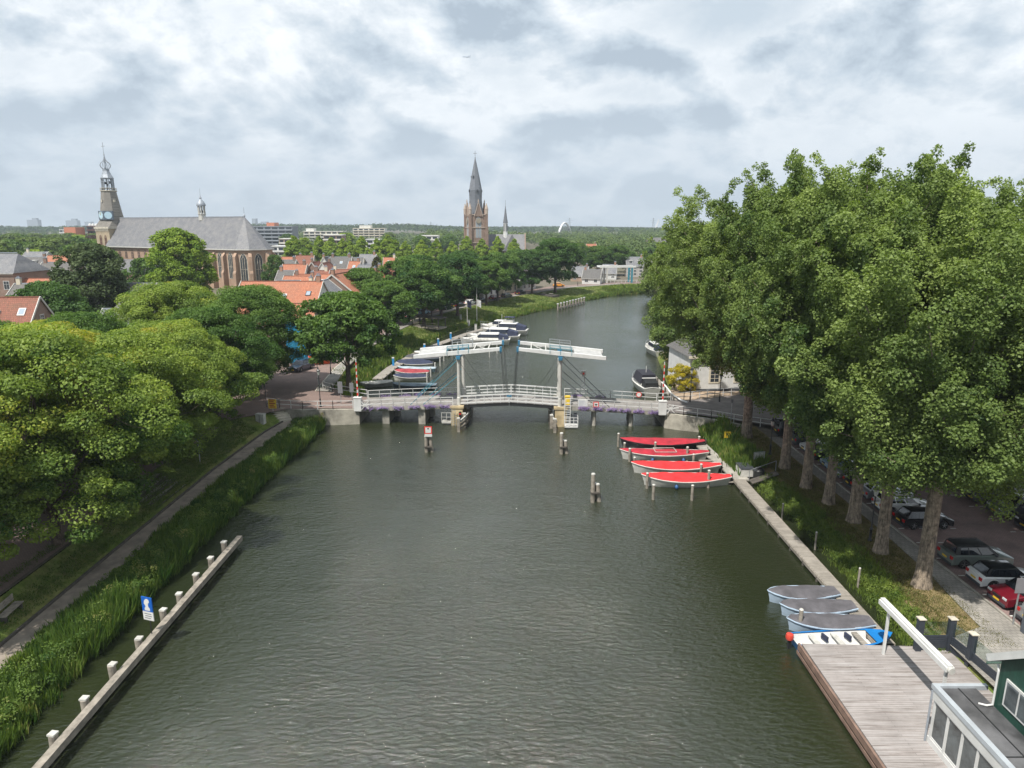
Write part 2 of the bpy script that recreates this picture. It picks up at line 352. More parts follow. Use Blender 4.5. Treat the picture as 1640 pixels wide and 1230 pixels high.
PO = [(-27.0, -30), (-27.0, 26), (-27.2, 45), (-27.2, 63), (-26.6, 75), (-25.6, 80.5)]     # outer (river) edge of the footpath
PI_ = [(-28.8, -30), (-28.8, 26), (-29.0, 45), (-29.0, 63), (-28.4, 75), (-27.5, 80.5)]
Lb = [(x-60 if i < 6 else x-70, y+ (0 if i < 6 else 10)) for i, (x, y) in enumerate(RE)]
# near bank (south of the bridge)
interp_strip('riverbank', [LS[:5]+[(-23.4, 80.5)], PO, PO], [-.4, .75, .78], drygrass, 10, jig=.06, label='low reed bank under the footpath on the left')
interp_strip('path', [PO, PI_], [.80, .84], mat('path_asphalt', (.23, .195, .16), .9, var=.3, scale=.7, bump=.01), 6, label='narrow riverside footpath of dark asphalt')
REn = [(-31, -30), (-31, 26), (-31.2, 45), (-33.0, 60), (-32.5, 75), (-30.6, 80.0)]
mbk = MB()
for a, b in zip(PI_[:-1], PI_[1:]): mbk.bar((a[0], a[1], .86), (b[0], b[1], .86), .14, .3)
tag(mbk.build('kerb_board', darktimber), None, None, None, 'structure')
interp_strip('grass_slope', [PI_, mid(PI_, REn, .5), REn], [.84, [1.3, 1.3, 1.3, 1.4, 1.6, 1.8], [2.0, 2.0, 2.0, 2.0, 2.05, 2.1]], grass, 8, jig=.05, label='grass verge between footpath and quay road')
# far bank (north of the bridge)
LSf = LS[5:]; REf = RE[5:]
interp_strip('riverbank_far', [LSf, [(p[0]-.6, p[1]+.2) for p in LSf], mid(LSf, REf, .45), REf], [-.3, .25, 1.3, 2.08], grass, 8, jig=.10, label='grass bank sloping to the water beyond the bridge')
# big land sheets
far = 9000
gl = [(x, y) for x, y in REn] + [(x, y) for x, y in RE[6:]]
gl += [(900, 300), (far, 600), (far, far), (-far, far), (-far, -30)]
mb = MB(); mb.face([(x, y, 2.06) for x, y in gl]); tag(mb.build('ground', earth, recalc=False), 'flat town ground reaching to the horizon', None, None, 'structure')
# right bank
RS = [(23.2, -30), (23.2, 36), (23.4, 42), (23.7, 50), (23.4, 57), (22.7, 61.5), (21.9, 66), (22.2, 72), (22.6, 78), (22.0, 92), (24.7, 110), (27.8, 133), (34, 168), (48, 205), (70, 228), (400, 236)]
RG = [(24.6, -30), (24.6, 36), (24.9, 42), (25.3, 50), (25.0, 57), (24.3, 61.5), (23.6, 66), (23.8, 72), (24.2, 78), (23.6, 92), (26, 110), (29, 133), (36, 168), (50, 204), (72, 226), (400, 234)]
RP = [(27.2, -30), (27.2, 35.5), (28.0, 42), (28.3, 50), (28.3, 57), (28.3, 61.5), (28.3, 66), (28.3, 72), (28.4, 78), (28.5, 92), (30, 110), (34, 133), (42, 168), (56, 200), (78, 222), (400, 230)]
interp_strip('riverbank_right', [RS, RG], [-.4, .95], grass, 8, jig=.08, label='steep earth edge of the right bank')
interp_strip('grass_verge', [RG, mid(RG, RP, .5), RP], [.95, 1.2, 1.22], drygrass, 6, jig=.05, label='mossy grass strip under the row of poplars')
gr = RP[:] + [(900, 228), (far, 300), (far, -30)]
mb = MB(); mb.face([(x, y, 1.19) for x, y in gr[::-1]]); tag(mb.build('ground_right', earth, recalc=False), 'flat ground on the right side of the river', None, None, 'structure')
# footpath and car park (right)
def sheet(name, pts, z, m, label, kind='structure'):
    mb = MB(); mb.face([(p[0], p[1], (p[2] if len(p) > 2 else z)) for p in pts]); return tag(mb.build(name, m, recalc=False), label, None, None, kind)
sheet('pavement', [(27.3, 20), (29.4, 20), (29.4, 72), (28.3, 72), (28.3, 50), (28.0, 42), (27.3, 36)], 1.235, slabs, 'narrow slab footpath beside the car park')
sheet('pavement_corner', [(24.4, 28), (27.3, 28), (27.3, 35.5), (24.4, 34.2)], 1.237, slabs, 'slab paving outside the terrace fence')
sheet('car_park', [(29.55, 20), (75, 20), (75, 74), (29.55, 74)], 1.225, parkbrick, 'car park of dark red brick paving')
mb = MB(); mb.box(29.4, 29.55, 20, 73, 1.1, 1.33); tag(mb.build('kerb', concrete), None, None, None, 'structure')
mk = MB(); paint = mat('road_marking', (.62, .62, .58), .8, var=.2, scale=5)
for Y in [34.2+2.42*i for i in range(17)]:
    for k in range(6):
        if random.Random(int(Y*7+k)).random() < .85: mk.cbox((30.0+k*.8, Y, 1.236), (.42, .12, .006))
    for k in range(6): mk.cbox((38.2+k*.8, Y-.6, 1.236), (.4, .11, .006))
tag(mk.build('road_markings', paint), 'dashed white lines between the parking bays', None, None, 'structure')
# bridge road, right approach: ramps down from the deck
sheet('road_right', [(18.6, 79.6, 1.93), (22.5, 78.6, 1.9), (34, 73.5, 1.35), (75, 73.0, 1.26), (75, 100, 1.26), (34, 92, 1.35), (22.5, 85.6, 1.9), (18.6, 85.4, 1.93)], 0, mat('asphalt_road', (.17, .15, .14), .9, var=.25, scale=.5), 'road coming off the drawbridge on the right')
sheet('paved_quay', [(22.2, 85.7, 1.86), (27, 88, 1.72), (34, 92.2, 1.34), (50, 97, 1.3), (50, 103, 1.3), (25.2, 103, 1.3), (23.2, 96, 1.4), (21.9, 92, 1.5)], 0, mat('sandy_brick_paving', (.36, .27, .19), .9, var=.25, scale=.8), 'sandy brick yard in front of the white bridge house')
# left plaza and quay road
REl = [(p[0]-.02, p[1]) for p in RE]
pl = [(-18.9, 81.4, 1.93), (-23.4, 81.3, 2.0), (-27.5, 80.6, 2.1), (-32.5, 76, 2.1), (-33.2, 60, 2.1), (-31.4, 45, 2.1), (-31.2, 20, 2.1), (-44, 20, 2.1), (-44, 84, 2.1), (-41.5, 92, 2.1), (-36.5, 105, 2.1), (-35.5, 118, 2.1), (-34.2, 135, 2.1), (-31.5, 150, 2.1), (-27, 168, 2.1), (-19, 192, 2.1), (-10, 212, 2.1), (0, 230, 2.1), (15, 254, 2.1), (38, 271, 2.1), (80, 283, 2.1),
      (80, 275, 2.1), (42, 262.2, 2.1), (21, 247.2, 2.1), (6, 225.2, 2.1), (-4, 207.2, 2.1), (-13, 186.2, 2.1), (-21, 164.2, 2.1), (-24.5, 142, 2.1), (-26.3, 118, 2.1), (-26, 105, 2.1), (-24.8, 92, 2.1), (-22.5, 88, 2.0), (-18.9, 87.2, 1.93)]
sheet('road', pl, 0, klinker, 'brick paved quay road and square left of the bridge')
# pale footpath strip on the river side of the quay road + kerb
inn = [(-24.2, 89.2), (-24.8, 92), (-26, 105), (-26.3, 118), (-24.5, 142), (-21, 164), (-13, 186), (-4, 207), (6, 225), (21, 247), (42, 262)]
out = [(-26.6, 89.8), (-26.8, 92), (-27.8, 105), (-28.0, 118), (-26.2, 142.5), (-22.6, 165), (-14.6, 187), (-5.6, 208), (4.4, 226), (19.6, 248.4), (41.2, 263.8)]
interp_strip('pavement_left', [inn, out], [2.19, 2.19], slabs, 3, label='pale slab footpath along the quay road', smooth=False)
mb = MB()
for a, b in zip(out[:-1], out[1:]): mb.bar((a[0], a[1], 2.13), (b[0], b[1], 2.13), .14, .17)
tag(mb.build('kerb_stones', stone), None, None, None, 'structure')
# worn path and bare patches on the far bank
sheet('dry_grass_patch', [(-25.4, 91, 2.12), (-23.2, 90.5, 1.55), (-22.6, 97, 1.35), (-23.8, 101, 1.62), (-25.6, 101, 2.1)], 0, drygrass, 'dry yellowish grass mound beside the bridge')
# ================================================================ vegetation
def leaf_mesh(name, P, Nn, S, tint, m, rng, asp=.72):
    n = len(P); t = rng.normal(size=(n, 3)); t -= Nn*np.sum(t*Nn, 1)[:, None]; t /= np.linalg.norm(t, axis=1)[:, None]+1e-9
    b = np.cross(Nn, t); s = S[:, None]
    V = np.empty((n, 4, 3)); fold = Nn*s*.16
    V[:, 0] = P-t*s*.5; V[:, 1] = P+b*s*.5*asp-fold; V[:, 2] = P+t*s*.5; V[:, 3] = P-b*s*.5*asp-fold*.4
    me = bpy.data.meshes.new(name); me.vertices.add(n*4); me.vertices.foreach_set('co', V.reshape(-1).astype(np.float32))
    me.loops.add(n*4); me.loops.foreach_set('vertex_index', np.arange(n*4, dtype=np.int32))
    me.polygons.add(n); me.polygons.foreach_set('loop_start', np.arange(0, n*4, 4, dtype=np.int32)); me.polygons.foreach_set('loop_total', np.full(n, 4, dtype=np.int32))
    me.update(calc_edges=True); at = me.attributes.new('tint', 'FLOAT', 'FACE'); at.data.foreach_set('value', np.clip(tint, 0, 1).astype(np.float32))
    me.materials.append(m); return me
def clump_leaves(C, Rr, out, per, size, rng, ct, up=.35, svar=.35, lean=0.0, loose=0.0):
    """leaves on the outer shells of many small clumps"""
    K = len(C); idx = np.repeat(np.arange(K), per); n = len(idx)
    d = rng.normal(size=(n, 3)); d /= np.linalg.norm(d, axis=1)[:, None]
    o = out[idx]; dt = np.sum(d*o, 1); flip = dt < -.25; d[flip] -= 2*(dt[flip])[:, None]*o[flip]
    rad = (.45-.25*loose)+(.55+.45*loose)*rng.random(n)**.5
    P = C[idx]+d*Rr[idx]*rad[:, None]
    Nn = d*(.75-.3*loose)+rng.normal(size=(n, 3))*(.42+.2*loose)+np.array([0, 0, up]); Nn /= np.linalg.norm(Nn, axis=1)[:, None]
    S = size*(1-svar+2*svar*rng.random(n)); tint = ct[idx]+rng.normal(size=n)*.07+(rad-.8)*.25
    return P, Nn, S, tint
def profile(kind, t):
    if kind == 'poplar': return np.clip(np.where(t < .42, .52+.48*(t/.42)**.8, np.sqrt(np.clip(1-((t-.42)/.62)**2.2, 0, 1))), .05, 1)
    if kind == 'dome': return np.clip(np.where(t < .35, .66+.34*(t/.35)**.7, np.sqrt(np.clip(1-((t-.35)/.66)**2, 0, 1))), .08, 1)
    if kind == 'cone': return np.clip(np.where(t < .18, .6+.4*t/.18, (1-(t-.18)/.84)**.8), .05, 1)
    if kind == 'column': return np.clip(np.where(t < .2, .7+.3*t/.2, np.sqrt(np.clip(1-((t-.2)/.82)**3, 0, 1))), .1, 1)
    return np.clip(np.sqrt(np.clip(1-(2*t-1)**2, 0, 1)), .1, 1)
def make_tree_meshes(seed, H, base, Rc, kind, nclump, csize, per, leaf, lm, bm_, trunk_r, wind=(0, 0), lump=.2, flat=.75, limbs=10, twig=True, stretch=(1, 1)):
    rng = np.random.default_rng(seed); rnd = random.Random(seed)
    t = rng.random(nclump)**.85; th = rng.random(nclump)*2*pi
    ph = rng.random(8)*6.28
    lumpf = 1+lump*(np.sin(2*th+ph[0])*.4+np.sin(3*th+5*t+ph[1])*.5+np.sin(5*th-7*t+ph[2])*.4+np.sin(9*t+ph[3]+2*th)*.4)
    r = profile(kind, t)*Rc*lumpf; rf = 1-.62*rng.random(nclump)**1.9
    inner = rng.random(nclump) < .10; rf = np.where(inner, rng.random(nclump)*.6, rf); r = r*rf
    z = base+(H-base)*(t*.97)
    C = np.stack([r*np.cos(th)*stretch[0]+wind[0]*t**2, r*np.sin(th)*stretch[1]+wind[1]*t**2, z], 1)
    out = np.stack([np.cos(th)*.8, np.sin(th)*.8, .35+.5*t], 1); out /= np.linalg.norm(out, axis=1)[:, None]
    cs = csize*(.6+.8*rng.random(nclump)); cs = np.minimum(cs, np.maximum(profile(kind, t)*Rc*.75, csize*.4))
    Rr = np.stack([cs, cs, cs*flat], 1)
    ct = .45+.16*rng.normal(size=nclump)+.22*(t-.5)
    P, Nn, S, tint = clump_leaves(C, Rr, out, per, leaf, rng, ct, loose=.3)
    if wind != (0, 0):   # sprays swept to one side by the wind
        sp = rng.random(len(P)) < .25; P[sp] += (rng.random(sp.sum())[:, None])*np.array([wind[0]*.35, wind[1]*.3, .5])*.9
    crown = leaf_mesh('crown', P, Nn, S, tint, lm, rng)
    # trunk, limbs, twigs
    mb = MB(); top = base+(H-base)*.72; wx, wy = wind
    mb.tube([(0, 0, -.3), (0, 0, .15), (0, 0, .7), (0.0, 0, 2.0), (wx*.02, wy*.02, base+1), (wx*.2, wy*.2, (base+top)/2), (wx*.5, wy*.5, top)],
            [trunk_r*1.75, trunk_r*1.45, trunk_r*1.12, trunk_r, trunk_r*.86, trunk_r*.5, trunk_r*.12], 12)
    L = []
    for i in range(limbs):
        a = 2*pi*i/limbs+rnd.uniform(-.4, .4); tt = rnd.uniform(.12, .75); zz = base+(H-base)*tt
        rr = float(profile(kind, np.array([tt]))[0])*Rc*.68; h0 = max(base*.78, zz-rr*rnd.uniform(.7, 1.2))
        s0 = h0/top; p0 = Vector((wx*.3*s0*s0, wy*.3*s0*s0, h0)); p3 = Vector((rr*cos(a)+wx*tt**2, rr*sin(a)+wy*tt**2, zz))
        p1 = p0.lerp(p3, .33)+Vector((0, 0, -.04*rr+rnd.uniform(-.2, .2))); p2 = p0.lerp(p3, .68)+Vector((rnd.uniform(-.3, .3), rnd.uniform(-.3, .3), rnd.uniform(-.1, .4)))
        q = trunk_r*(.42-.22*tt); mb.tube([p0, p1, p2, p3], [q, q*.72, q*.5, q*.22], 6); L += [p1, p2, p3, p0.lerp(p1, .6)]
    if twig:
        LA = np.array([tuple(p) for p in L])
        for k in range(0, nclump, 1 if nclump < 130 else 2):
            c = C[k]; dd = np.linalg.norm(LA-c, axis=1)+np.maximum(0, LA[:, 2]-c[2])*1.2; j = int(np.argmin(dd)); a_ = Vector(LA[j]); b_ = Vector(c)
            m_ = a_.lerp(b_, .5)+Vector((0, 0, -.12*(b_-a_).length*.5)); q = trunk_r*.10; mb.tube([a_, m_, b_+Vector((0, 0, cs[k]*.2))], [q, q*.7, q*.3], 4, cap=False)
    return crown, mb.mesh('trunk', bm_, smooth=True)
def make_poplar_meshes(seed, H, base, Rc, nplume, leaf, per, lm, bm_, trunk_r, wind=(2.0, .8)):
    """ascending plumes of foliage on long limbs, ragged tips leaning with the wind"""
    rng = np.random.default_rng(seed); rnd = random.Random(seed); C = []; Rr = []; O = []; ct = []; mb = MB(); top = base+(H-base)*.8; wx, wy = wind
    def ax(z): f = max(0, z/H); return Vector((wx*.35*f*f, wy*.35*f*f, z))
    mb.tube([(0, 0, -.3), (0, 0, .15), (0, 0, .8)]+[ax(z) for z in (2.2, base, (base+top)/2, top)], [trunk_r*1.6, trunk_r*1.3, trunk_r*1.06, trunk_r*.94, trunk_r*.8, trunk_r*.45, trunk_r*.12], 12)
    for i in range(nplume):
        t = ((i+.5)/nplume)**.92; a = i*2.39996+rnd.uniform(-.35, .35); zt = base+(H-base)*(t*.96+.02)
        rr = float(profile('poplar', np.array([max(0, t-.04)]))[0])*Rc*rnd.uniform(.74, 1.12); E_ = Vector((rr*cos(a)+wx*t*t, rr*sin(a)+wy*t*t, zt+rnd.uniform(-.5, .9)))
        z0 = max(base*.82, zt-rr*rnd.uniform(.75, 1.35)-1.5); S_ = ax(min(z0, top)); m_ = S_.lerp(E_, .5)+Vector((0, 0, -.10*rr)); L_ = (E_-S_).length
        droop = t < .22 and rnd.random() < .6
        if droop: E_.z -= rnd.uniform(.8, 2.2)
        path = [S_, S_.lerp(m_, .6), m_, m_.lerp(E_, .5)+Vector((0, 0, .05*rr)), E_]; q = trunk_r*(.40-.22*t)
        mb.tube(path, [q, q*.8, q*.55, q*.35, q*.12], 6)
        tc_ = .44+.10*rnd.gauss(0, 1)+.16*(t-.5); n = int(7+L_*.9)
        for k in range(n):
            f = .30+.74*(k+rnd.random())/n; j = min(int(f*4), 3); ff = min(1.25, f*4-j); p = path[j].lerp(path[j+1], ff)
            w_ = (1.75-1.05*f)*rnd.uniform(.65, 1.1)*(Rc/9); off = Vector((rnd.gauss(0, 1), rnd.gauss(0, 1), rnd.gauss(0, .8)))*w_*.62
            c = p+off; C.append(tuple(c)); Rr.append((w_*.95, w_*.95, w_*rnd.uniform(.7, 1.2))); o = Vector((cos(a)*.7, sin(a)*.7, .55)).normalized(); O.append(tuple(o)); ct.append(tc_+rnd.gauss(0, .06))
            if rnd.random() < .5: mb.tube([p, p.lerp(c, .6)+Vector((0, 0, .1)), c+Vector((0, 0, w_*.5))], [q*.22, q*.16, q*.06], 4, cap=False)
        for k in range(3):     # loose tip sprays
            C.append(tuple(E_+Vector((wx*.18*k+rnd.gauss(0, .3), rnd.gauss(0, .3), .45*k+.2)))); Rr.append((.38, .38, .55)); O.append((0, 0, 1)); ct.append(tc_+.08)
    C = np.array(C); Rr = np.array(Rr); O = np.array(O); ct = np.array(ct); P, Nn, S, tint = clump_leaves(C, Rr, O, per, leaf, rng, ct, loose=.55)
    keep = rng.random(len(P)) < np.clip((Rr[np.repeat(np.arange(len(C)), per), 0]/1.1)**1.7, .15, 1); P, Nn, S, tint = P[keep], Nn[keep], S[keep], tint[keep]
    return leaf_mesh('crown', P, Nn, S, tint, lm, rng), mb.mesh('trunk', bm_, smooth=True)
def tree(name, meshes, loc, label, cat='tree', group=None, s=1.0, rz=0.0):
    t = thing(name, label, cat, loc, rz, group); t.scale = (s, s, s) if isinstance(s, (int, float)) else s
    link('crown', meshes[0], t); link('trunk', meshes[1], t); return t
for bm_n in (bark, darkbark):
    nt = bm_n.node_tree; b_ = nt.nodes['Principled BSDF']; tc = N(nt, 'ShaderNodeTexCoord'); mp = N(nt, 'ShaderNodeMapping'); mp.inputs['Scale'].default_value = (5.5, 5.5, .75); nt.links.new(tc.outputs['Object'], mp.inputs[0])
    n_ = N(nt, 'ShaderNodeTexNoise', Scale=1.6, Detail=8, Roughness=.7, Distortion=.5); nt.links.new(mp.outputs[0], n_.inputs['Vector']); old = b_.inputs['Base Color'].links[0].from_socket
    nt.links.new(mixc(nt, 1.0, old, ramp(nt, n_.outputs[0], [(.36, (.35,)*3), (.56, (1.15,)*3)]), 'MULTIPLY'), b_.inputs['Base Color'])
poplar_leaf = leafmat('poplar_leaves', (.042, .088, .024), (.25, .32, .09), .38)
lime_leaf = leafmat('lime_leaves', (.046, .105, .024), (.27, .345, .065), .40, odd=(.36, .30, .04))
dark_leaf = leafmat('dark_leaves', (.018, .058, .016), (.085, .155, .038), .32)
mid_leaf = leafmat('maple_leaves', (.024, .070, .016), (.125, .205, .042), .34)
bright_leaf = leafmat('bright_leaves', (.08, .16, .02), (.30, .39, .05), .32)
far_leaf = leafmat('far_leaves', (.06, .10, .035), (.16, .22, .06), .3)
copper_leaf = leafmat('copper_leaves', (.03, .018, .018), (.085, .045, .035), .2)
gold_leaf = leafmat('golden_leaves', (.16, .16, .015), (.50, .40, .03), .3)

# --- the poplars along the right bank
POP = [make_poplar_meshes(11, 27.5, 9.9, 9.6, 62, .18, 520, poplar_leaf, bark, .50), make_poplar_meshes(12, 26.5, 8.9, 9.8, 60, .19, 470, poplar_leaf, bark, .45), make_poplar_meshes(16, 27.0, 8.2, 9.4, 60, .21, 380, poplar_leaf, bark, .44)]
ORD = ['first', 'second', 'third', 'fourth', 'fifth', 'sixth', 'seventh', 'eighth', 'ninth', 'tenth', 'eleventh', 'twelfth', 'thirteenth', 'fourteenth', 'fifteenth', 'sixteenth', 'seventeenth', 'eighteenth', 'nineteenth', 'twentieth']
pr = [(26.6, 40.2, 0, .97, 0.4), (26.4, 44.9, 1, .93, 1.9), (27.0, 50.1, 0, .9, 3.0), (26.7, 53.8, 2, .94, 4.4), (26.3, 57.4, 1, .95, 5.2), (26.3, 62.3, 2, 1.0, .9), (25.9, 72.2, 0, .95, 2.6)]
lab = ['huge poplar with forked pale trunk nearest the terrace, grey car behind it', 'tall poplar standing between the street lamp and the forked poplar', 'poplar beside the lamp post with silver cars behind its trunk', 'fourth poplar from the terrace end of the river row',
       'fifth poplar from the terrace end, before the blue car', 'poplar right of the black dock boxes on the bank', 'last poplar of the river row, beside the bridge approach']
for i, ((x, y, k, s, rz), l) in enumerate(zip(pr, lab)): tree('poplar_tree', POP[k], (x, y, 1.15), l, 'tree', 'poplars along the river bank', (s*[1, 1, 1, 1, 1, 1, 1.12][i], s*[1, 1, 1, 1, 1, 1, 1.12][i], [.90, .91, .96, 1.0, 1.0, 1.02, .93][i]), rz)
back = [(35.5, 57, 2, 1.03, 1.1), (43, 48, 1, .93, 2.2), (45, 62, 0, 1.0, 0.2), (37, 72, 2, 1.0, 3.1), (36, 86, 1, .96, 4.5), (30.6, 104.5, 2, .92, 1.5), (33.5, 119, 0, .86, 5.5), (48, 80, 2, 1.02, 0.8), (40.5, 136, 1, .84, 2.9)]
lab = ['poplar rising behind the car row at the back of the car park', 'poplar at the right edge beside the dark parked cars', 'poplar behind the far row of parked cars at the right edge', 'poplar in the depth of the car park, behind the black van', 'poplar behind the white bridge house, first past the road',
       'poplar with darker crown reaching over the river past the bridge house', 'farther poplar showing above the river bend', 'tall poplar hidden behind the others at the far end of the car park', 'farthest poplar, its crown the lowest on the left edge of the right hand wood']
for (x, y, k, s, rz), l in zip(back, lab): tree('poplar_tree', POP[k], (x, y, 1.2), l, 'tree', 'poplars around the car park', (s, s, s*.93), rz)

rv = make_tree_meshes(14, 17, 2.0, 7.6, 'dome', 300, 1.4, 260, .30, poplar_leaf, bark, .4, (0, 0), .26, .8, 12)
tree('riverside_tree', rv, (30.0, 107, 1.2), 'low spreading tree hanging over the right bank behind the bridge house', 'tree', None, 1.0, 0)
tree('riverside_tree', rv, (33.5, 128, 1.2), 'second low spreading tree over the right bank near the hidden boat', 'tree', None, (1.05, 1.05, 1.1), 2.0)
# --- limes on the left quay
LIM = [make_tree_meshes(21, 15.5, 2.8, 7.6, 'dome', 300, 1.3, 500, .19, lime_leaf, darkbark, .34, (0, 0), .24, .55, 13),
       make_tree_meshes(22, 14.5, 2.8, 7.2, 'dome', 300, 1.3, 480, .195, lime_leaf, darkbark, .32, (0, 0), .26, .55, 12),
       make_tree_meshes(23, 15.0, 3.2, 7.4, 'dome', 280, 1.35, 420, .22, mid_leaf, darkbark, .33, (0, 0), .26, .6, 12)]
lim = [(-32.2, 44.5, 0, .98, .3, 'light green quayside lime nearest the camera on the left, above the footpath'), (-41.5, 50.5, 1, .9, 1.3, 'lime at the left edge behind the nearest quayside lime'), (-32.8, 55.5, 1, .92, 2.5, 'lime beside the stone steps on the left quay'),
       (-43.5, 62, 0, .84, 3.6, 'yellowish lime standing on the landward side of the quay road'), (-33.2, 65.8, 0, .82, 4.0, 'lime leaning over the grass slope left of the electric box'), (-47, 74, 2, .83, 4.9, 'darker lime in the middle of the left tree group'),
       (-33.6, 74.8, 2, .86, 5.6, 'quayside tree next to the yellow sign, its trunk on the road corner'), (-45, 90, 1, 1.0, .8, 'broad yellow green tree in front of the old church choir'), (-34.8, 90.5, 2, .93, 1.7, 'tree overhanging the brick square and white car left of the bridge'),
       (-57, 84, 0, .68, 2.8, 'lime behind the quay trees below the church nave'), (-55, 70, 2, .80, 2.2, 'dark green tree in the second line at the left edge'), (-34.5, 36.5, 1, .82, 1.2, 'lime cut by the left edge above the bench')]
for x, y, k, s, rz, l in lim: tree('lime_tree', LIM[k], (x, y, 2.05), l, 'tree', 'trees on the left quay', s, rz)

# --- dark round tree, dense tree and bright chestnut in front of the church
rt = make_tree_meshes(31, 14, 2.5, 6.4, 'dome', 200, 1.3, 170, .42, dark_leaf, darkbark, .35, lump=.1, flat=.8)
tree('round_tree', rt, (XA(82, 104, 9), 104, 2), 'dense dark green ball shaped tree above the red tiled roof', 'tree', s=(.92, .92, ZT(104, 457)/14-.14))
dt = make_tree_meshes(32, 20, 2.5, 5.8, 'column', 230, 1.4, 150, .45, leafmat('elm_leaves', (.024, .045, .018), (.085, .115, .045), .2), darkbark, .4, lump=.16, flat=.8)
tree('elm_tree', dt, (XA(152, 128, 10), 128, 2), 'tall dark ragged elm left of the bright green tree', 'tree', s=(1.02, 1.02, (ZT(128, 393)-2)/20))
bt = make_tree_meshes(33, 22, 3, 6.8, 'dome', 260, 1.5, 170, .5, bright_leaf, darkbark, .45, lump=.12, flat=.85)
tree('chestnut_tree', bt, (XA(288, 170, 14), 170, 2), 'bright green tree standing in front of the church nave', 'tree', s=(1.03, 1.03, (ZT(170, 367)-2)/22))
bush = make_tree_meshes(34, 14, 1.0, 5.0, 'dome', 130, 1.3, 120, .5, mid_leaf, darkbark, .3)
tree('small_tree', bush, (XA(232, 185, 10), 185, 2), 'lower dark tree between the elm and the bright green tree', 'tree', s=(.95, .95, .95))
tree('small_tree', bush, (XA(440, 222, 9), 222, 2), 'narrow tree against the right end of the church choir', 'tree', s=(.62, .62, .9))
con = make_tree_meshes(35, 12, 1.0, 2.6, 'cone', 90, .7, 110, .4, leafmat('conifer_needles', (.03, .04, .015), (.09, .085, .03), .1), darkbark, .2)
tree('conifer_tree', con, (XA(604, 200, 8), 200, 2), 'narrow brownish conifer in front of the white house', 'tree', s=(1.2, 1.2, 1.12))

# --- dark trees along the far quay
QT = [make_tree_meshes(41, 13.2, 3.6, 6.2, 'dome', 190, 1.25, 170, .38, mid_leaf, darkbark, .33, lump=.2, flat=.62), make_tree_meshes(42, 14.2, 3.8, 6.6, 'dome', 200, 1.3, 150, .42, mid_leaf, darkbark, .34, lump=.22, flat=.62), make_tree_meshes(43, 15.5, 4.2, 7.2, 'dome', 220, 1.35, 140, .46, dark_leaf, darkbark, .36, lump=.2, flat=.65)]
qt = [(559, 622, 0, .98, 'near quay tree beside the orange skip, just past the bridge'), (620, 547, 0, .86, 'second tree past the bridge on the river side of the quay road'), (679, 521, 1, 1.0, 'quay tree next to the dark timber pavilion'), (707, 508, 1, .82, 'small crowned tree right behind the timber pavilion tree'), (733, 503, 2, .95, 'quay tree left of the flagpoles'),
      (797, 481, 1, .98, 'quay tree right of the flagpoles above the white yachts'), (779, 487, 0, .9, 'slim leaning quay tree behind the flagpoles'), (852, 470, 2, .9, 'quay tree with parked cars on its left, near the river bend'), (889, 467, 2, 1.12, 'largest dark round tree on the quay at the river bend')]
for i, (px, py, k, s, l) in enumerate(qt):
    x, y = G(px, py, 2.1); tree('quay_tree', QT[k], (x, y, 2.05), l, 'tree', 'trees along the far quay', s, i*1.3)
for i, (px, Y, k, s, l) in enumerate([(652, 168, 1, 1.0, 'tree of the inner line behind the second quay tree'), (668, 185, 2, .9, 'tree of the inner line above the parked cars'), (744, 215, 2, .9, 'tree filling the gap left of the brick church tower'), (826, 245, 1, .95, 'dark tree below the grey church roof'), (583, 150, 0, .95, 'tree behind the first quay tree at the house fronts')]):
    tree('street_tree', QT[k], (XA(px, Y, 6), Y, 2.05), l, 'tree', 'trees on the house side of the quay', s, i*1.7)
sap = make_tree_meshes(44, 6, 1.8, 2.3, 'dome', 50, .7, 90, .25, mid_leaf, darkbark, .09)
x, y = G(590, 582, 2.1); tree('young_tree', sap, (-25.6, 116, 2.1), 'small young tree at the pavement edge near the bend in the quay', 'tree', s=1.05)
x, y = G(688, 512, 2); tree('young_tree', sap, (x+.5, y, 2.05), 'small tree standing in front of the timber pavilion tree', 'tree', s=1.2)

# --- pointed bright street limes behind the roofs
PT = [make_tree_meshes(51, 15, 2.0, 4.0, 'cone', 120, 1.0, 90, .55, bright_leaf, darkbark, .22, lump=.14, flat=.9), make_tree_meshes(52, 15, 2.0, 4.2, 'cone', 120, 1.05, 90, .55, bright_leaf, darkbark, .22, lump=.18, flat=.9)]
ppx = [(472, 378), (490, 380), (512, 378), (532, 380), (550, 382), (562, 386), (580, 378), (604, 382), (622, 376), (634, 384), (650, 386), (676, 384), (700, 382), (724, 386), (748, 378), (772, 382), (797, 378), (824, 382)]
for i, (px, py) in enumerate(ppx):
    Y = 300+ (i*37 % 40) + (0 if px < 700 else 25); hh = ZT(Y, py)-2
    tree('pointed_lime_tree', PT[i % 2], (XA(px, Y, 10), Y, 2), f'{ORD[i]} bright pointed lime tree counted from the church choir', 'tree', 'pointed limes behind the tiled roofs', (hh/15*1.05*(1.15 if i % 3 else 1.3), hh/15*1.1, hh/15), i*.9)
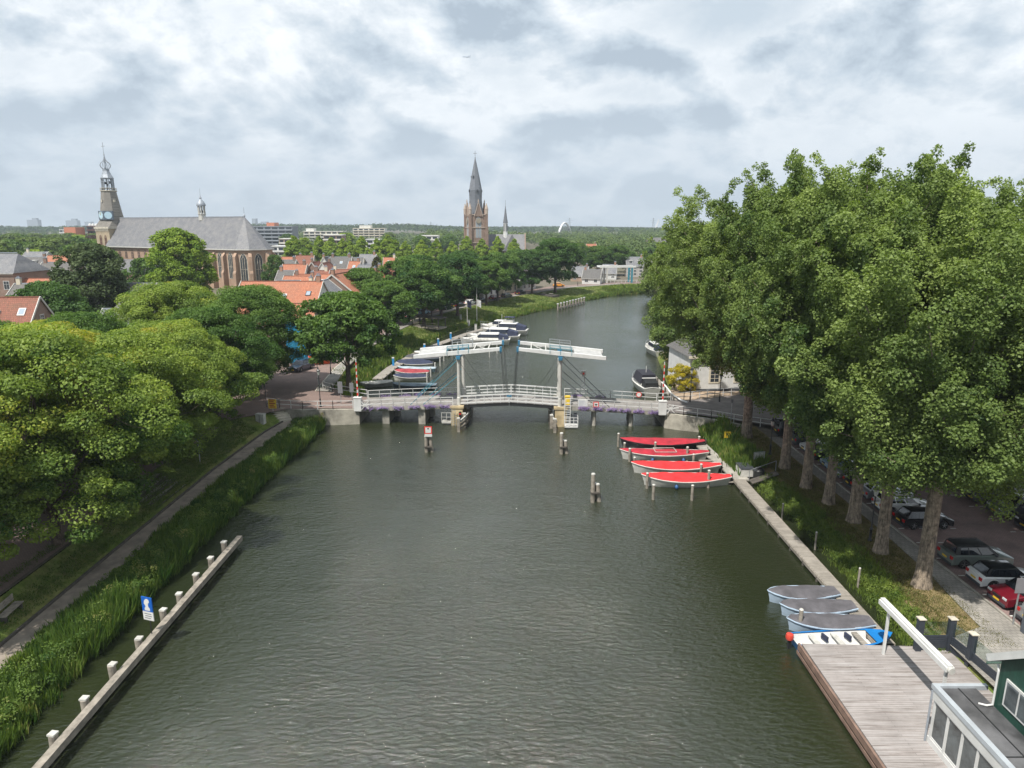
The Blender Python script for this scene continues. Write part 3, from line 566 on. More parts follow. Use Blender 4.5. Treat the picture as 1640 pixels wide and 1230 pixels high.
# --- light trees at the bend and the willow side
for i, (px, Y, py, sc, l) in enumerate([(957, 300, 392, 1.35, 'tall light green tree behind the white cottage'), (985, 308, 393, 1.3, 'light green tree left of the white lift bridge'), (1003, 330, 400, 1.0, 'light tree above the grey gabled house'), (1062, 345, 386, 1.3, 'pointed tree above the pink brick house'), (1040, 360, 395, 1.2, 'tree behind the pink brick house'), (1085, 330, 390, 1.35, 'tree between the brick houses and the poplars'), (925, 330, 388, 1.1, 'light tree behind the largest quay tree')]):
    hh = ZT(Y, py)-2; tree('light_tree', PT[i % 2] if i in (3, 5) else QT[i % 2], (XA(px, Y, 8), Y, 2), l, 'tree', None, ((sc, sc, hh/15) if i in (3, 5) else (hh/14*1.0, hh/14, hh/14)), i)
wil = make_tree_meshes(61, 13, 1.0, 6.5, 'dome', 200, 1.2, 150, .4, leafmat('willow_leaves', (.08, .11, .04), (.20, .24, .09), .3), darkbark, .35, flat=1.2)
tree('willow_tree', wil, (62, 252, 1.2), 'pale green willow at the water beyond the river bend', 'tree', s=1.15)
tree('willow_tree', wil, (48, 222, 1.0), 'nearer pale willow peeping out left of the poplars', 'tree', s=.9)
gold = make_tree_meshes(62, 5.2, .3, 2.6, 'dome', 90, .6, 150, .2, gold_leaf, darkbark, .1)
tree('golden_shrub', gold, (22.9+.9, 92.8, 1.4), 'yellow flowering shrub beside the white bridge house', 'shrub', s=(.72, .8, .72))

# --- park trees left, and beyond the town: individual trees
FT = [make_tree_meshes(71, 12, 1.2, 5.6, 'dome', 90, 1.5, 60, .85, far_leaf, darkbark, .3, lump=.15, limbs=5, twig=False), make_tree_meshes(72, 12, 1.0, 5.2, 'dome', 90, 1.5, 60, .85, mid_leaf, darkbark, .3, lump=.2, limbs=5, twig=False), make_tree_meshes(73, 12, 1.0, 5.5, 'dome', 90, 1.5, 60, .85, bright_leaf, darkbark, .3, lump=.2, limbs=5, twig=False), make_tree_meshes(74, 12, 1.0, 5.5, 'dome', 90, 1.5, 60, .85, copper_leaf, darkbark, .3, lump=.2, limbs=5, twig=False)]
rnd = random.Random(3); PK = []
for i in range(64):
    Y = 250+ i*5.2; px = rnd.uniform(-30, 165) if i % 5 else rnd.uniform(455, 760)
    if i % 5 == 0: Y += 170
    k = rnd.choice([0, 0, 1, 1, 2]); k = 3 if i in (31, 44) else k; s = rnd.uniform(.95, 1.35); PK.append((px, Y, k, s, i))
TENS = {20: 'twenty', 30: 'thirty', 40: 'forty', 50: 'fifty'}
def ordw(n): return ORD[n] if n < 20 else ('thirtieth' if n+1 == 30 else 'twenty ' + ORD[(n+1) % 10-1]) if n+1 <= 30 else 'thirty ' + ORD[(n+1) % 10-1]
cnt = {}
for px, Y, k, s, i in sorted(PK):
    side = 'left of the church' if px < 300 else 'right of the church'; q = (k, side); cnt[q] = cnt.get(q, -1)+1
    tree('park_tree', FT[k], (XA(px, Y, 8), Y, 2), f"{ordw(cnt[q])} {['greyish green', 'mid green', 'bright green', 'copper'][k]} park tree from the left, {side}", 'tree', 'round park trees beyond the town roofs', s, i)
# ================================================================ reeds, grass tufts, far woods
def blades(name, pts, zs, H, w, m, per, label, seed, spread=.35, lean=.25, kind='stuff'):
    rng = np.random.default_rng(seed); K = len(pts); idx = np.repeat(np.arange(K), per); n = len(idx)
    B = np.stack([pts[idx, 0]+rng.normal(size=n)*spread, pts[idx, 1]+rng.normal(size=n)*spread, zs[idx]], 1)
    h = H[idx]*(.5+.6*rng.random(n)); a = rng.random(n)*6.283; d = np.stack([np.cos(a), np.sin(a), np.zeros(n)], 1); l = rng.normal(size=(n, 2))*lean
    top = B+np.stack([l[:, 0]*h, l[:, 1]*h, h], 1); midp = B*.45+top*.55+d*0
    V = np.empty((n, 4, 3)); ww = w*(.6+.8*rng.random(n))[:, None]
    V[:, 0] = B; V[:, 1] = midp+d*ww; V[:, 2] = top; V[:, 3] = midp-d*ww
    me = bpy.data.meshes.new(name); me.vertices.add(n*4); me.vertices.foreach_set('co', V.reshape(-1).astype(np.float32)); me.loops.add(n*4); me.loops.foreach_set('vertex_index', np.arange(n*4, dtype=np.int32))
    me.polygons.add(n); me.polygons.foreach_set('loop_start', np.arange(0, n*4, 4, dtype=np.int32)); me.polygons.foreach_set('loop_total', np.full(n, 4, dtype=np.int32)); me.update(calc_edges=True)
    t = .45+.17*rng.normal(size=K); at = me.attributes.new('tint', 'FLOAT', 'FACE'); at.data.foreach_set('value', np.clip(t[idx]+rng.normal(size=n)*.12, 0, 1).astype(np.float32)); me.materials.append(m)
    return tag(link(name, me), label, None, None, kind)
reed = leafmat('reed_leaves', (.034, .085, .018), (.16, .23, .045), .38, odd=(.34, .29, .12))
reed2 = leafmat('reed_leaves_light', (.06, .11, .02), (.20, .26, .05), .35)
def along(line, step, w0, w1, seed, side=-1):
    rng = np.random.default_rng(seed); P = []
    for (x0, y0), (x1, y1) in zip(line[:-1], line[1:]):
        L = math.hypot(x1-x0, y1-y0); n = max(1, int(L/step)); nx, ny = (y1-y0)/L*side, -(x1-x0)/L*side
        for k in range(n):
            t = (k+rng.random())/n; o = w0+(w1-w0)*rng.random(); P.append((x0+(x1-x0)*t+nx*o, y0+(y1-y0)*t+ny*o, o))
    return np.array(P)
def lushH(P, lo, hi, seed):
    rng = np.random.default_rng(seed); ph = rng.random(4)*6
    q = .5+.25*np.sin(P[:, 1]*.55+ph[0]+P[:, 0]*.3)+.25*np.sin(P[:, 1]*.23+ph[1]-P[:, 0]*.9)
    return lo+(hi-lo)*np.clip(q+.2*rng.normal(size=len(P)), 0, 1)
Ln = [(-24.0, 22), (-24.2, 45), (-23.9, 63), (-23.3, 76), (-23.3, 80.3)]
P = along(Ln, .035, -.35, 3.1, 1); H_ = lushH(P, .55, 1.75, 2)*np.clip(1.25-(P[:, 2]-.5)*.34, .28, 1.15)
blades('reeds', P[:, :2], np.clip(P[:, 2]*.3-.15, -.1, .75), H_, .03, reed, 60, 'tall reeds and nettles along the left waterline', 3, .16, .22)
P = along(Ln, .12, -.1, 3.0, 5)
rng = np.random.default_rng(8); C = np.stack([P[:, 0], P[:, 1], .7+.9*rng.random(len(P))*np.clip(1.3-P[:, 2]*.4, .3, 1)], 1); o = np.tile([.5, -.3, .8], (len(P), 1))
a = clump_leaves(C, np.full((len(P), 3), .42)*(.6+.8*rng.random((len(P), 1))), o, 90, .10, rng, .45+.2*rng.normal(size=len(P))); tag(link('waterside_plants', leaf_mesh('waterside_plants', *a[:4], reed, rng)), 'leafy plants mixed with the reeds on the left bank', None, None, 'stuff')
Lf = LS[6:16]
P = along(Lf, .10, -.3, 1.6, 11); H_ = lushH(P, .5, 1.5, 12); ok = ~((P[:, 1] < 165) & (P[:, 1] > 128) & (P[:, 2] < .6))
P, H_ = P[ok], H_[ok]; blades('reeds_far', P[:, :2], np.clip(P[:, 2]*.35-.1, -.1, .6), H_, .09, reed, 26, 'reeds fringing the far left bank up to the bend', 13, .3, .2)
P = along([(-24.0, 92), (-24.3, 103), (-23.6, 118), (-20.2, 138)], .10, -.4, 3.2, 15); H_ = lushH(P, .3, 1.6, 16)
blades('wild_plants', P[:, :2], 1.9-np.abs(P[:, 2])*.1-1.0+.3, H_, .10, reed2, 26, 'tall wild plants on the slope above the boat jetty', 17, .35, .25)
rng = np.random.default_rng(18); Q = np.stack([-22.6+rng.random(60)*1.6, 88.5+rng.random(60)*6], 1); C = np.stack([Q[:, 0], Q[:, 1], .9+.7*rng.random(60)], 1)
a = clump_leaves(C, np.full((60, 3), .6), np.tile([.3, -.3, .9], (60, 1)), 90, .2, rng, .6+.15*rng.normal(size=60)); tag(link('bright_ground_cover', leaf_mesh('bright_ground_cover', *a[:4], bright_leaf, rng)), 'bright green ground cover behind the bridge railing', None, None, 'stuff')
Rn = [(23.3, 34), (23.5, 42), (23.8, 50), (23.5, 57), (22.9, 60.5)]
P = along(Rn, .05, -.15, 1.6, 21, 1); H_ = lushH(P, .12, .6, 22)
blades('bank_plants_right', P[:, :2], np.clip(P[:, 2]*.75-.1, -.1, 1.0), H_, .022, reed2, 34, 'reeds and weeds between walkway and poplars', 23, .2, .3)
P = along([(22.6, 62.5), (22.2, 66), (22.5, 72), (22.9, 78.5)], .03, -.3, 2.0, 25, 1); H_ = lushH(P, .5, 1.7, 26)
blades('reeds_right', P[:, :2], np.clip(P[:, 2]*.55-.1, -.1, 1.0), H_, .06, reed, 30, 'reed bed between the red boats and the poplars', 27, .2, .22)
P = along([(36, 240), (55, 252), (95, 262)], .25, .2, 9, 29); H_ = lushH(P, .8, 1.6, 30)
blades('meadow', P[:, :2], np.full(len(P), .7)+P[:, 2]*.12, H_, .25, reed2, 20, 'bright meadow on the point at the river bend', 31, .6, .2)
C = P[::14].copy(); C3 = np.stack([C[:, 0], C[:, 1], np.full(len(C), .35)], 1)
P = along(Rn, .13, -.1, 1.3, 71, 1); rng = np.random.default_rng(72); C3 = np.stack([P[:, 0], P[:, 1], P[:, 2]*.7+.15+.25*rng.random(len(P))], 1)
a = clump_leaves(C3, np.full((len(P), 3), .3)*(.6+.8*rng.random((len(P), 1))), np.tile([-.4, -.3, .8], (len(P), 1)), 70, .09, rng, .5+.2*rng.normal(size=len(P))); tag(link('bank_weeds', leaf_mesh('bank_weeds', *a[:4], reed2, rng)), 'leafy weeds between the walkway and the poplars', None, None, 'stuff')
# short grass on the verges
rng = np.random.default_rng(33); n = 9000
Q = np.stack([24.9+rng.random(n)*3.2, 33.5+rng.random(n)*42], 1); blades('short_grass_right', Q, np.full(n, 1.14), np.full(n, .16), .02, leafmat('dry_grass_blades', (.07, .085, .02), (.22, .19, .07), .3), 5, 'short patchy grass around the poplar trunks', 35, .12, .5)
Q = np.stack([-32.3+rng.random(n)*3.1, 24+rng.random(n)*54], 1); z = 1.0+(-28.9-Q[:, 0])/2.6*.9
blades('short_grass_left', Q, z, np.full(n, .16), .02, leafmat('lawn_blades', (.045, .085, .018), (.13, .18, .04), .3), 5, 'short grass on the slope above the footpath', 36, .12, .5)
x = rng.random(12000)
Q = []
for (a0, b0), (a1, b1), (c0, d0_), (c1, d1) in zip(LSf[1:-3], LSf[2:-2], REf[1:-3], REf[2:-2]):
    m_ = 1100; s_ = rng.random(m_); t_ = .15+.8*rng.random(m_); X = (a0*(1-s_)+a1*s_)*(1-t_)+(c0*(1-s_)+c1*s_)*t_; Y = (b0*(1-s_)+b1*s_)*(1-t_)+(d0_*(1-s_)+d1*s_)*t_
    Q.append(np.stack([X, Y, np.where(t_ < .45, .25+1.05*t_/.45, 1.3+.78*(t_-.45)/.55)-.05], 1))
Q = np.concatenate(Q); blades('grass_far', Q[:, :2], Q[:, 2], np.full(len(Q), .3), .06, leafmat('bank_grass_blades', (.05, .10, .02), (.17, .21, .05), .3), 5, 'grass on the bank beyond the bridge', 37, .3, .5)

# far woods: domes of coarse leaf clumps, nobody could count them
def wood(name, n, ylo, yhi, xfun, hfun, m, label, seed, per=34, fs=2.2, rr=6.0, ct0=.4):
    rng = np.random.default_rng(seed); Y = ylo+(yhi-ylo)*rng.random(n); X = xfun(Y, rng); Hh = hfun(X, Y, rng)
    C = np.stack([X, Y, 2+Hh*.6], 1); Rr = np.stack([rr*(.7+.6*rng.random(n)), rr*(.7+.6*rng.random(n)), Hh*.42], 1)
    a = clump_leaves(C, Rr, np.tile([0, -.4, .9], (n, 1)), per, fs, rng, ct0+.26*rng.normal(size=n), up=.5); return tag(link(name, leaf_mesh(name, *a[:4], m, rng)), label, None, None, 'stuff')
wl = leafmat('wood_leaves', (.035, .070, .025), (.13, .18, .055), .2); wd = leafmat('far_wood_leaves', (.03, .058, .030), (.075, .115, .045), .1)
def fan(lo, hi): return lambda Y, r: (lo+(hi-lo)*r.random(len(Y))-820)/F_PX*Y
wood('woods', 1500, 640, 1250, fan(690, 1110), lambda X, Y, r: 9+6*r.random(len(X))+4*np.sin(X*.011+Y*.004)+2*np.sin(X*.05+Y*.03), wl, 'dense belt of plantation trees beyond the town', 81, 44, 1.9, 5.5, .5)
wood('woods_mid', 1300, 620, 1300, fan(-80, 700), lambda X, Y, r: 8+5*r.random(len(X))+3*np.sin(X*.012), wl, 'tree masses behind the town on the left', 82, 40, 2.0, 6)
wood('forest', 2600, 1500, 2600, fan(-100, 760), lambda X, Y, r: 17+5*r.random(len(X))+3.5*np.sin(X*.004+Y*.002)+2.5*np.sin(X*.017), wd, 'dark forest edge along the horizon on the left', 83, 34, 4.2, 11)
wood('forest_right', 1500, 1500, 3000, fan(740, 1240), lambda X, Y, r: 13+3*np.sin(X*.006)+8*r.random(len(X))*np.clip(1.2-(X/Y+.1)*4, .1, 1), wd, 'hazy forest along the horizon on the right', 84, 34, 4.2, 12)
wood('woods_right', 700, 380, 900, fan(915, 1160), lambda X, Y, r: 8+4*r.random(len(X)), wl, 'trees between the houses beyond the river bend', 85, 50, 1.6, 5, .55)
# ================================================================ the double drawbridge
BR = thing('drawbridge', 'white double drawbridge with raised balance beams spanning the river', 'bridge', (-.35, 80.55, 0), R(-2.6))
DW = 5.2                                                       # deck width, local y 0..5.2
asphalt_deck = mat('deck_surface', (.23, .215, .20), .85, var=.2, scale=1.2)
def zdk(x): return 1.93+.72*(1-min(1, abs(x)/18.8)**1.6) if abs(x) > 6 else 2.53+.36*(1-(abs(x)/6)**1.2)
for s in (-1, 1):                                             # fixed side spans
    mb = MB(); xs = [s*(6.25+(18.9-6.25)*k/8) for k in range(9)]
    mb.loft([[(x, 0, zdk(x)-.34), (x, DW, zdk(x)-.34), (x, DW, zdk(x)), (x, 0, zdk(x))] for x in xs]); o = mb.build('side_span', asphalt_deck, BR)
    for y in (-.09, DW+.003):
        mb = MB(); mb.loft([[(x, y, zdk(x)-.42), (x, y+.087, zdk(x)-.42), (x, y+.087, zdk(x)+.05), (x, y, zdk(x)+.05)] for x in xs]); mb.build('edge_beam', concrete, BR)
for s in (-1, 1):                                             # opening leaves
    mb = MB(); xs = [s*(.04+(6.1-.04)*k/6) for k in range(7)]
    mb.loft([[(x, .35, zdk(x)-.10), (x, DW-.35, zdk(x)-.10), (x, DW-.35, zdk(x)), (x, .35, zdk(x))] for x in xs]); lf = mb.build('bascule_leaf', asphalt_deck, BR)
    for y in (.2, DW-.45):
        mb = MB(); mb.loft([[(x, y, zdk(x)-.42), (x, y+.25, zdk(x)-.42), (x, y+.25, zdk(x)-.11), (x, y, zdk(x)-.11)] for x in xs]); mb.build('girder', black, lf)
    # heavy white leaf rails
    for y in (.12, DW-.12):
        mb = MB()
        for h, w in ((.2, .12), (.62, .07), (1.08, .11)):
            for a, b in zip(xs, xs[1:]): mb.bar((a, y, zdk(a)+h), (b, y, zdk(b)+h), w, w*1.25)
        for x in xs[::1]: mb.bar((x, y, zdk(x)), (x, y, zdk(x)+1.15), .06)
        mb.build('leaf_railing', white, BR)
mb = MB(); mb.cbox((0, .12, zdk(0)+.85), (.6, .16, .2)); mb.build('latch', bluep, BR)
# portals
for s in (-1, 1):
    for y in (.15, DW-.35):
        mb = MB(); X = s*6.15
        mb.lathe((X, y+.1, 2.2), [(.27, 0), (.27, 1.25), (.22, 1.3), (.20, 5.6), (.21, 5.7), (.30, 5.95), (.34, 6.15), (.34, 6.3)], 16)
        mb.build('tower_post', offwhite, BR, smooth=True)
    mb = MB(); mb.cbox((s*6.15, DW/2-.1, 8.42), (.46, DW+.3, .30)); mb.cbox((s*6.15, .25, 8.62), (.55, .5, .12)); mb.cbox((s*6.15, DW-.25, 8.62), (.55, .5, .12)); mb.build('pivot_axle', bluep, BR)
    mb = MB()
    for y in (.6, DW-.85): mb.bar((s*6.15, y, 8.25), (s*6.15, y+(.9 if y < 2 else -.9), 8.28), .2, .2)
    mb.build('portal_bracket', offwhite, BR)
# balance beams
def zb(x): return 9.02+(6.15-abs(x))*.098
for s in (-1, 1):
    for y in (.25, DW-.25):
        mb = MB(); pts = [s*.95, s*3, s*6.15, s*9, s*11.6]; hh = [.34, .40, .46, .43, .40]
        mb.loft([[(x, y-.24, zb(x)-h/2), (x, y+.24, zb(x)-h/2), (x, y+.24, zb(x)+h/2), (x, y-.24, zb(x)+h/2)] for x, h in zip(pts, hh)]); bm_ = mb.build('balance_beam', white, BR)
        mb = MB(); mb.cbox((s*1.02, y, zb(1)-.02), (.26, .52, .56)); mb.cbox((s*1.02, y, zb(1)-.4), (.12, .26, .26)); mb.build('end_shoe', bluep, bm_)
        mb = MB(); mb.cbox((s*11.62, y, zb(11.6)), (.06, .4, .4)); mb.build('end_cap', darkgrey, bm_)
        mb = MB()
        for xx in (s*4.9, s*6.15, s*7.5): mb.bar((xx, y-.27, zb(xx)-.1), (xx, y-.27, zb(xx)+.85), .05); mb.bar((xx, y+.27, zb(xx)-.1), (xx, y+.27, zb(xx)+.85), .05)
        for z_ in (.55, .85): mb.bar((s*4.9, y-.27, zb(4.9)+z_), (s*7.5, y-.27, zb(7.5)+z_), .04); mb.bar((s*4.9, y+.27, zb(4.9)+z_), (s*7.5, y+.27, zb(7.5)+z_), .04)
        mb.build('beam_guard', teal if y < 1 else steel, bm_)
    mb = MB(); a, b = s*7.9, s*11.3
    mb.loft([[(x, .5, zb(x)-.3), (x, DW-.5, zb(x)-.3), (x, DW-.5, zb(x)+.02), (x, .5, zb(x)+.02)] for x in (a, b)]); mb.build('counterweight', mat('counterweight', (.42, .42, .41), .7, var=.2), BR)
    mb = MB()
    for x in (s*2.6, s*4.4): mb.bar((x, .5, zb(x)), (x, DW-.5, zb(x)), .12)
    mb.bar((s*2.6, .5, zb(2.6)), (s*4.4, DW-.5, zb(4.4)), .07); mb.bar((s*4.4, .5, zb(4.4)), (s*2.6, DW-.5, zb(2.6)), .07); mb.build('cross_brace', offwhite, BR)
# hangers from the beam tips, stays
def cable(name, a, b, r, m, sag=0.0, n=8):
    a, b = Vector(a), Vector(b); mb = MB(); mb.tube([a.lerp(b, k/n)+Vector((0, 0, -sag*4*(k/n)*(1-k/n))) for k in range(n+1)], r, 6); return mb.build(name, m, BR)
for s in (-1, 1):
    for y in (.25, DW-.25):
        cable('hanger_rod', (s*.98, y, zb(1)-.4), (s*.55, y-.02, zdk(.5)+.2), .028, black); cable('hanger_rod', (s*.86, y, zb(1)-.4), (s*.38, y, zdk(.5)+.2), .022, black)
    for y in (.2, DW-.3):
        m = teal if s < 0 else darkgrey
        cable('stay_rod', (s*6.3, y, 8.1), (s*12.2, y, zdk(12.2)+.15), .045, m); cable('stay_rod', (s*6.3, y, 6.1), (s*10.6, y, zdk(10.6)+.15), .045, m)
        cable('stay_rod', (s*6.0, y, 7.9), (s*2.2, y, zdk(2.2)+.25), .02, black, .75 if s > 0 else .4)
# piers
for s, xs in ((-1, (-15.3, -10.8)), (1, (10.4, 14.9))):
    for x in xs:
        mb = MB()
        if s < 0: mb.box(x-.42, x+.42, .15, 3.4, -1, zdk(x)-.34); mb.box(x+.1, x+.9, 3.5, DW-.2, -1, zdk(x)-.345)
        else: mb.cyl(x, .6, -1, zdk(x)-.34, .26, .26, 14); mb.cyl(x+.12, 2.5, -1, zdk(x)-.34, .26, .26, 14); mb.cyl(x+.2, 4.5, -1, zdk(x)-.34, .26, .26, 14)
        mb.build('pier', concrete, BR, smooth=(s > 0))
for s in (-1, 1):
    mb = MB(); x = s*6.35; mb.box(x-.75, x+.65, -.25, DW+.2, -1, 2.19 if s < 0 else 2.18); mb.box(x-.9, x+.8, -.35, DW+.3, 2.2, 2.48); mb.build('main_pier', mat('sandstone_pier', (.50, .40, .24), .85, var=.25, scale=.9), BR)
# side span railings
def railing(parent, pts, h=1.05, rails=(.5, 1.02), every=1.5, m=None, r=.028, name='railing'):
    mb = MB(); m = m or white; L = 0
    for a, b in zip(pts, pts[1:]):
        for z_ in rails: mb.bar((a[0], a[1], a[2]+z_), (b[0], b[1], b[2]+z_), .06, .06)
        n = max(1, round(math.dist(a, b)/every))
        for k in range(n+1):
            p = [a[i]+(b[i]-a[i])*k/n for i in range(3)]; mb.bar((p[0], p[1], p[2]), (p[0], p[1], p[2]+h), .07)
    return mb.build(name, m, parent)
for s in (-1, 1):
    for y in (-.03, DW+.03):
        xs = [s*(6.9+(18.7-6.9)*k/8) for k in range(9)]; railing(BR, [(x, y, zdk(x)) for x in xs])
# lower machinery bay on the left pier, stairs and platform on the right pier
mb = MB(); mb.box(-8.3, -7.15, -.2, .9, .25, .45); 
for x in (-8.3, -7.7, -7.15): mb.bar((x, -.2, .45), (x, -.2, 1.6), .06)
mb.bar((-8.3, -.2, 1.6), (-7.15, -.2, 1.6), .06); mb.bar((-8.3, -.2, 1.05), (-7.15, -.2, 1.05), .05); mb.build('service_platform', offwhite, BR)
mb = MB(); mb.box(6.75, 8.35, -1.2, .1, .2, .36)
for x in (6.75, 7.3, 7.85, 8.35):
    mb.bar((x, -1.2, .36), (x, -1.2, 1.45), .06)
for z_ in (.7, 1.08, 1.45): mb.bar((6.75, -1.2, z_), (8.35, -1.2, z_), .05); mb.bar((8.35, -1.2, z_), (8.35, .1, z_), .05)
for x in (6.75, 7.45): mb.bar((x, -.35, .36), (x, -.35, 3.6), .07)
for k in range(10): mb.bar((6.75, -.35, .5+k*.28), (7.45, -.35, .5+k*.28), .06, .04)
mb.build('stair_platform', white, BR)
mb = MB(); mb.box(7.9, 8.3, -.05, .5, .36, 1.6); mb.box(7.2, 7.7, .1, .5, .36, 1.4); mb.build('machinery', darkgrey, BR)
# flower boxes
petal = leafmat('petunia_flowers', (.15, .09, .27), (.42, .31, .60), .3); 
rng = np.random.default_rng(91)
def flowers(x, y, z, w, name='flower_box', lab=None):
    t = thing(name, lab, 'flower box', (0, 0, 0), 0, 'purple flower boxes on the bridge railings')
    M = BR.matrix_basis if False else (Matrix.Translation((-.35, 80.55, 0)) @ Matrix.Rotation(R(-2.6), 4, 'Z')); p = M @ Vector((x, y, z)); t.location = p; t.rotation_euler = (0, 0, R(-2.6))
    mb = MB(); mb.cbox((0, 0, -.08), (w*.8, .22, .2)); mb.build('planter', darkgrey, t)
    n = 9; C = np.stack([np.linspace(-w/2, w/2, n), rng.normal(size=n)*.06, -.04+rng.normal(size=n)*.07], 1); a = clump_leaves(C, np.full((n, 3), .27)*(.6+.7*rng.random((n, 1))), np.tile([0, -.5, .8], (n, 1)), 40, .10, rng, .5+.2*rng.normal(size=n)); link('blossoms', leaf_mesh('blossoms', *a[:4], petal, rng), t)
    C2 = C+np.array([0, 0, -.12]); a = clump_leaves(C2, np.full((n, 3), .17), np.tile([0, -.5, .2], (n, 1)), 14, .10, rng, .4+.1*rng.normal(size=n)); link('leaves', leaf_mesh('leaves', *a[:4], mid_leaf, rng), t)
fl = [(-17.2, 0), (-15.6, 0), (-13.6, 0), (-11.6, 0), (-9.7, 0), (-7.9, 0), (9.1, 1), (10.8, 1), (12.5, 1), (14.0, 1), (15.7, 1), (17.6, 1)]
for i, (x, r) in enumerate(fl):
    flowers(x, -.26, zdk(x)-.02, 1.35 if i in (1, 4) else 1.15, lab=f"purple flowers on the near railing, {ORD[i % 6]} box from the {'left end of the bridge' if not r else 'white stairs'}")
for i, x in enumerate((-16.4, -13.9, -12.0, -9.8, -7.8, 8.4, 11.5)):
    flowers(x, DW+.26, zdk(x)+.05, 1.1, lab=f"purple flowers on the far railing, {ORD[i]} box from the left")
def bw(x, y, z=0):       # bridge-local to world
    p = (Matrix.Translation((-.35, 80.55, 0)) @ Matrix.Rotation(R(-2.6), 4, 'Z')) @ Vector((x, y, z)); return tuple(p)
# fenders
def guide(name, pts, label):
    t = thing(name, label, 'fender', (pts[0][0], pts[0][1], 0)); o = pts[0]
    for i, p in enumerate(pts):
        mb = MB(); mb.cbox((p[0]-o[0], p[1]-o[1], .3), (.34, .34, 2.6)); mb.build('pile', timber, t)
        mb = MB(); mb.cbox((p[0]-o[0], p[1]-o[1], 1.66), (.38, .38, .12)); mb.build('pile_cap', offwhite, t)
    for z_ in (.35, .85, 1.3):
        mb = MB()
        for a, b in zip(pts, pts[1:]): mb.bar((a[0]-o[0]+.2, a[1]-o[1], z_), (b[0]-o[0]+.2, b[1]-o[1], z_), .16, .24)
        mb.build('fender_beam', timber if z_ < 1 else offwhite, t)
guide('timber_fender', [bw(-5.9, -2.8), bw(-5.45, -.6), bw(-5.2, 1.8), bw(-5.2, 5), bw(-5.4, 7)], 'weathered timber fender beside the left bridge pier')
guide('timber_fender', [bw(5.55, -2.6), bw(5.15, -.9), bw(5.0, 1.5), bw(5.0, 4.8), bw(5.2, 7)], 'weathered timber fender beside the right bridge pier')
# barriers
def barrier(x, y, label, s):
    p = bw(x, y, zdk(x)); t = thing('bridge_barrier', label, 'barrier', p, R(-2.6), 'raised red and white barriers')
    mb = MB(); mb.box(-.45, .45, -.3, .3, -.2, 1.45); mb.box(-.5, .5, -.35, .35, 1.45, 1.52); mb.build('control_box', white, t)
    mb = MB(); mr = MB(); n = 13; H0 = 1.3
    for k in range(n):
        (mr if k % 2 else mb).cbox((0, .1, H0+.38*k+.19), (.16-.006*k, .1, .38))
    mb.build('barrier_arm', white, t); mr.build('red_band', redp, t)
    mb = MB()
    for k in (-1, 1):
        mb.bar((s*.5, k*.2-.1, 0), (s*1.3, k*.2-.1, 1.0), .07); mb.bar((s*.5, k*.2-.1, 1.0), (s*1.4, k*.2-.1, .1), .07)
    mb.bar((s*.45, -.3, .55), (s*1.9, -.3, .75), .1); mb.build('folded_fence', white, t)
barrier(-18.6, -.25, 'red and white striped raised barrier at the left end of the bridge', 1); barrier(18.5, -.3, 'red and white striped raised barrier at the right end of the bridge', 1)
# approach walls
def wall(name, pts, z0, ztop, th, m, label, cat='wall'):
    mb = MB(); n = len(pts)
    rings = []
    for i, p in enumerate(pts):
        a = Vector(pts[max(i-1, 0)][:2]); b = Vector(pts[min(i+1, n-1)][:2]); d = (b-a).normalized(); nn = Vector((-d.y, d.x))*th; zt = ztop[i] if isinstance(ztop, (list, tuple)) else ztop
        rings.append([(p[0], p[1], z0), (p[0]+nn.x, p[1]+nn.y, z0), (p[0]+nn.x, p[1]+nn.y, zt), (p[0], p[1], zt)])
    mb.loft(rings); o = mb.build(name, m, smooth=False); return tag(o, label, cat)
conc2 = mat('streaked_concrete', (.36, .335, .28), .9, var=.35, scale=.55, bump=.015)
wl_pts = [(-32.5, 85.0), (-29.5, 81.6), (-26.5, 80.5), (-22, 80.75), (-18.85, 81.2)]
wall('quay_wall', [(-18.8, 87.4), (-18.85, 81.2), (-22, 80.75), (-25.6, 80.35), (-28.6, 80.9), (-31, 82.6)], -1, [1.9, 1.9, 1.97, 2.04, 2.07, 2.07], -.5, conc2, 'curved concrete quay wall carrying the left bridge approach')
wall('quay_wall', [(18.45, 85.7), (18.5, 79.5), (20.5, 78.4), (23.5, 77.3), (27, 75.6)], -1, [1.88, 1.88, 1.85, 1.72, 1.45], .5, conc2, 'concrete quay wall carrying the right bridge approach')
def rthing(pts, label, every=1.5):
    t = thing('railing', label, 'railing', pts[0]); o = pts[0]; railing(t, [(p[0]-o[0], p[1]-o[1], p[2]-o[2]) for p in pts], every=every, name='rails'); return t
rthing([(-19.6, 81.35, 1.93), (-22, 81.0, 1.98), (-25.6, 80.6, 2.06), (-28.6, 81.1, 2.1), (-30.6, 82.2, 2.1)], 'thin white railing on top of the curved left quay wall', 1.8)
rthing([(18.9, 79.55, 1.9), (20.5, 78.65, 1.87), (23.5, 77.5, 1.75), (27, 75.9, 1.5), (30, 74.6, 1.4)], 'white railing along the road ramp on the right')
rthing([(-19.0, 86.9, 1.95), (-21.5, 88.2, 1.98), (-24.3, 89.6, 2.1), (-26.0, 91.3, 2.12)], 'white railing running left behind the barrier to the grass mound', 1.7)
rthing([(18.8, 85.3, 1.9), (22.3, 85.8, 1.88), (27, 88.2, 1.72), (31, 90.4, 1.5)], 'white railing on the far side of the right road')
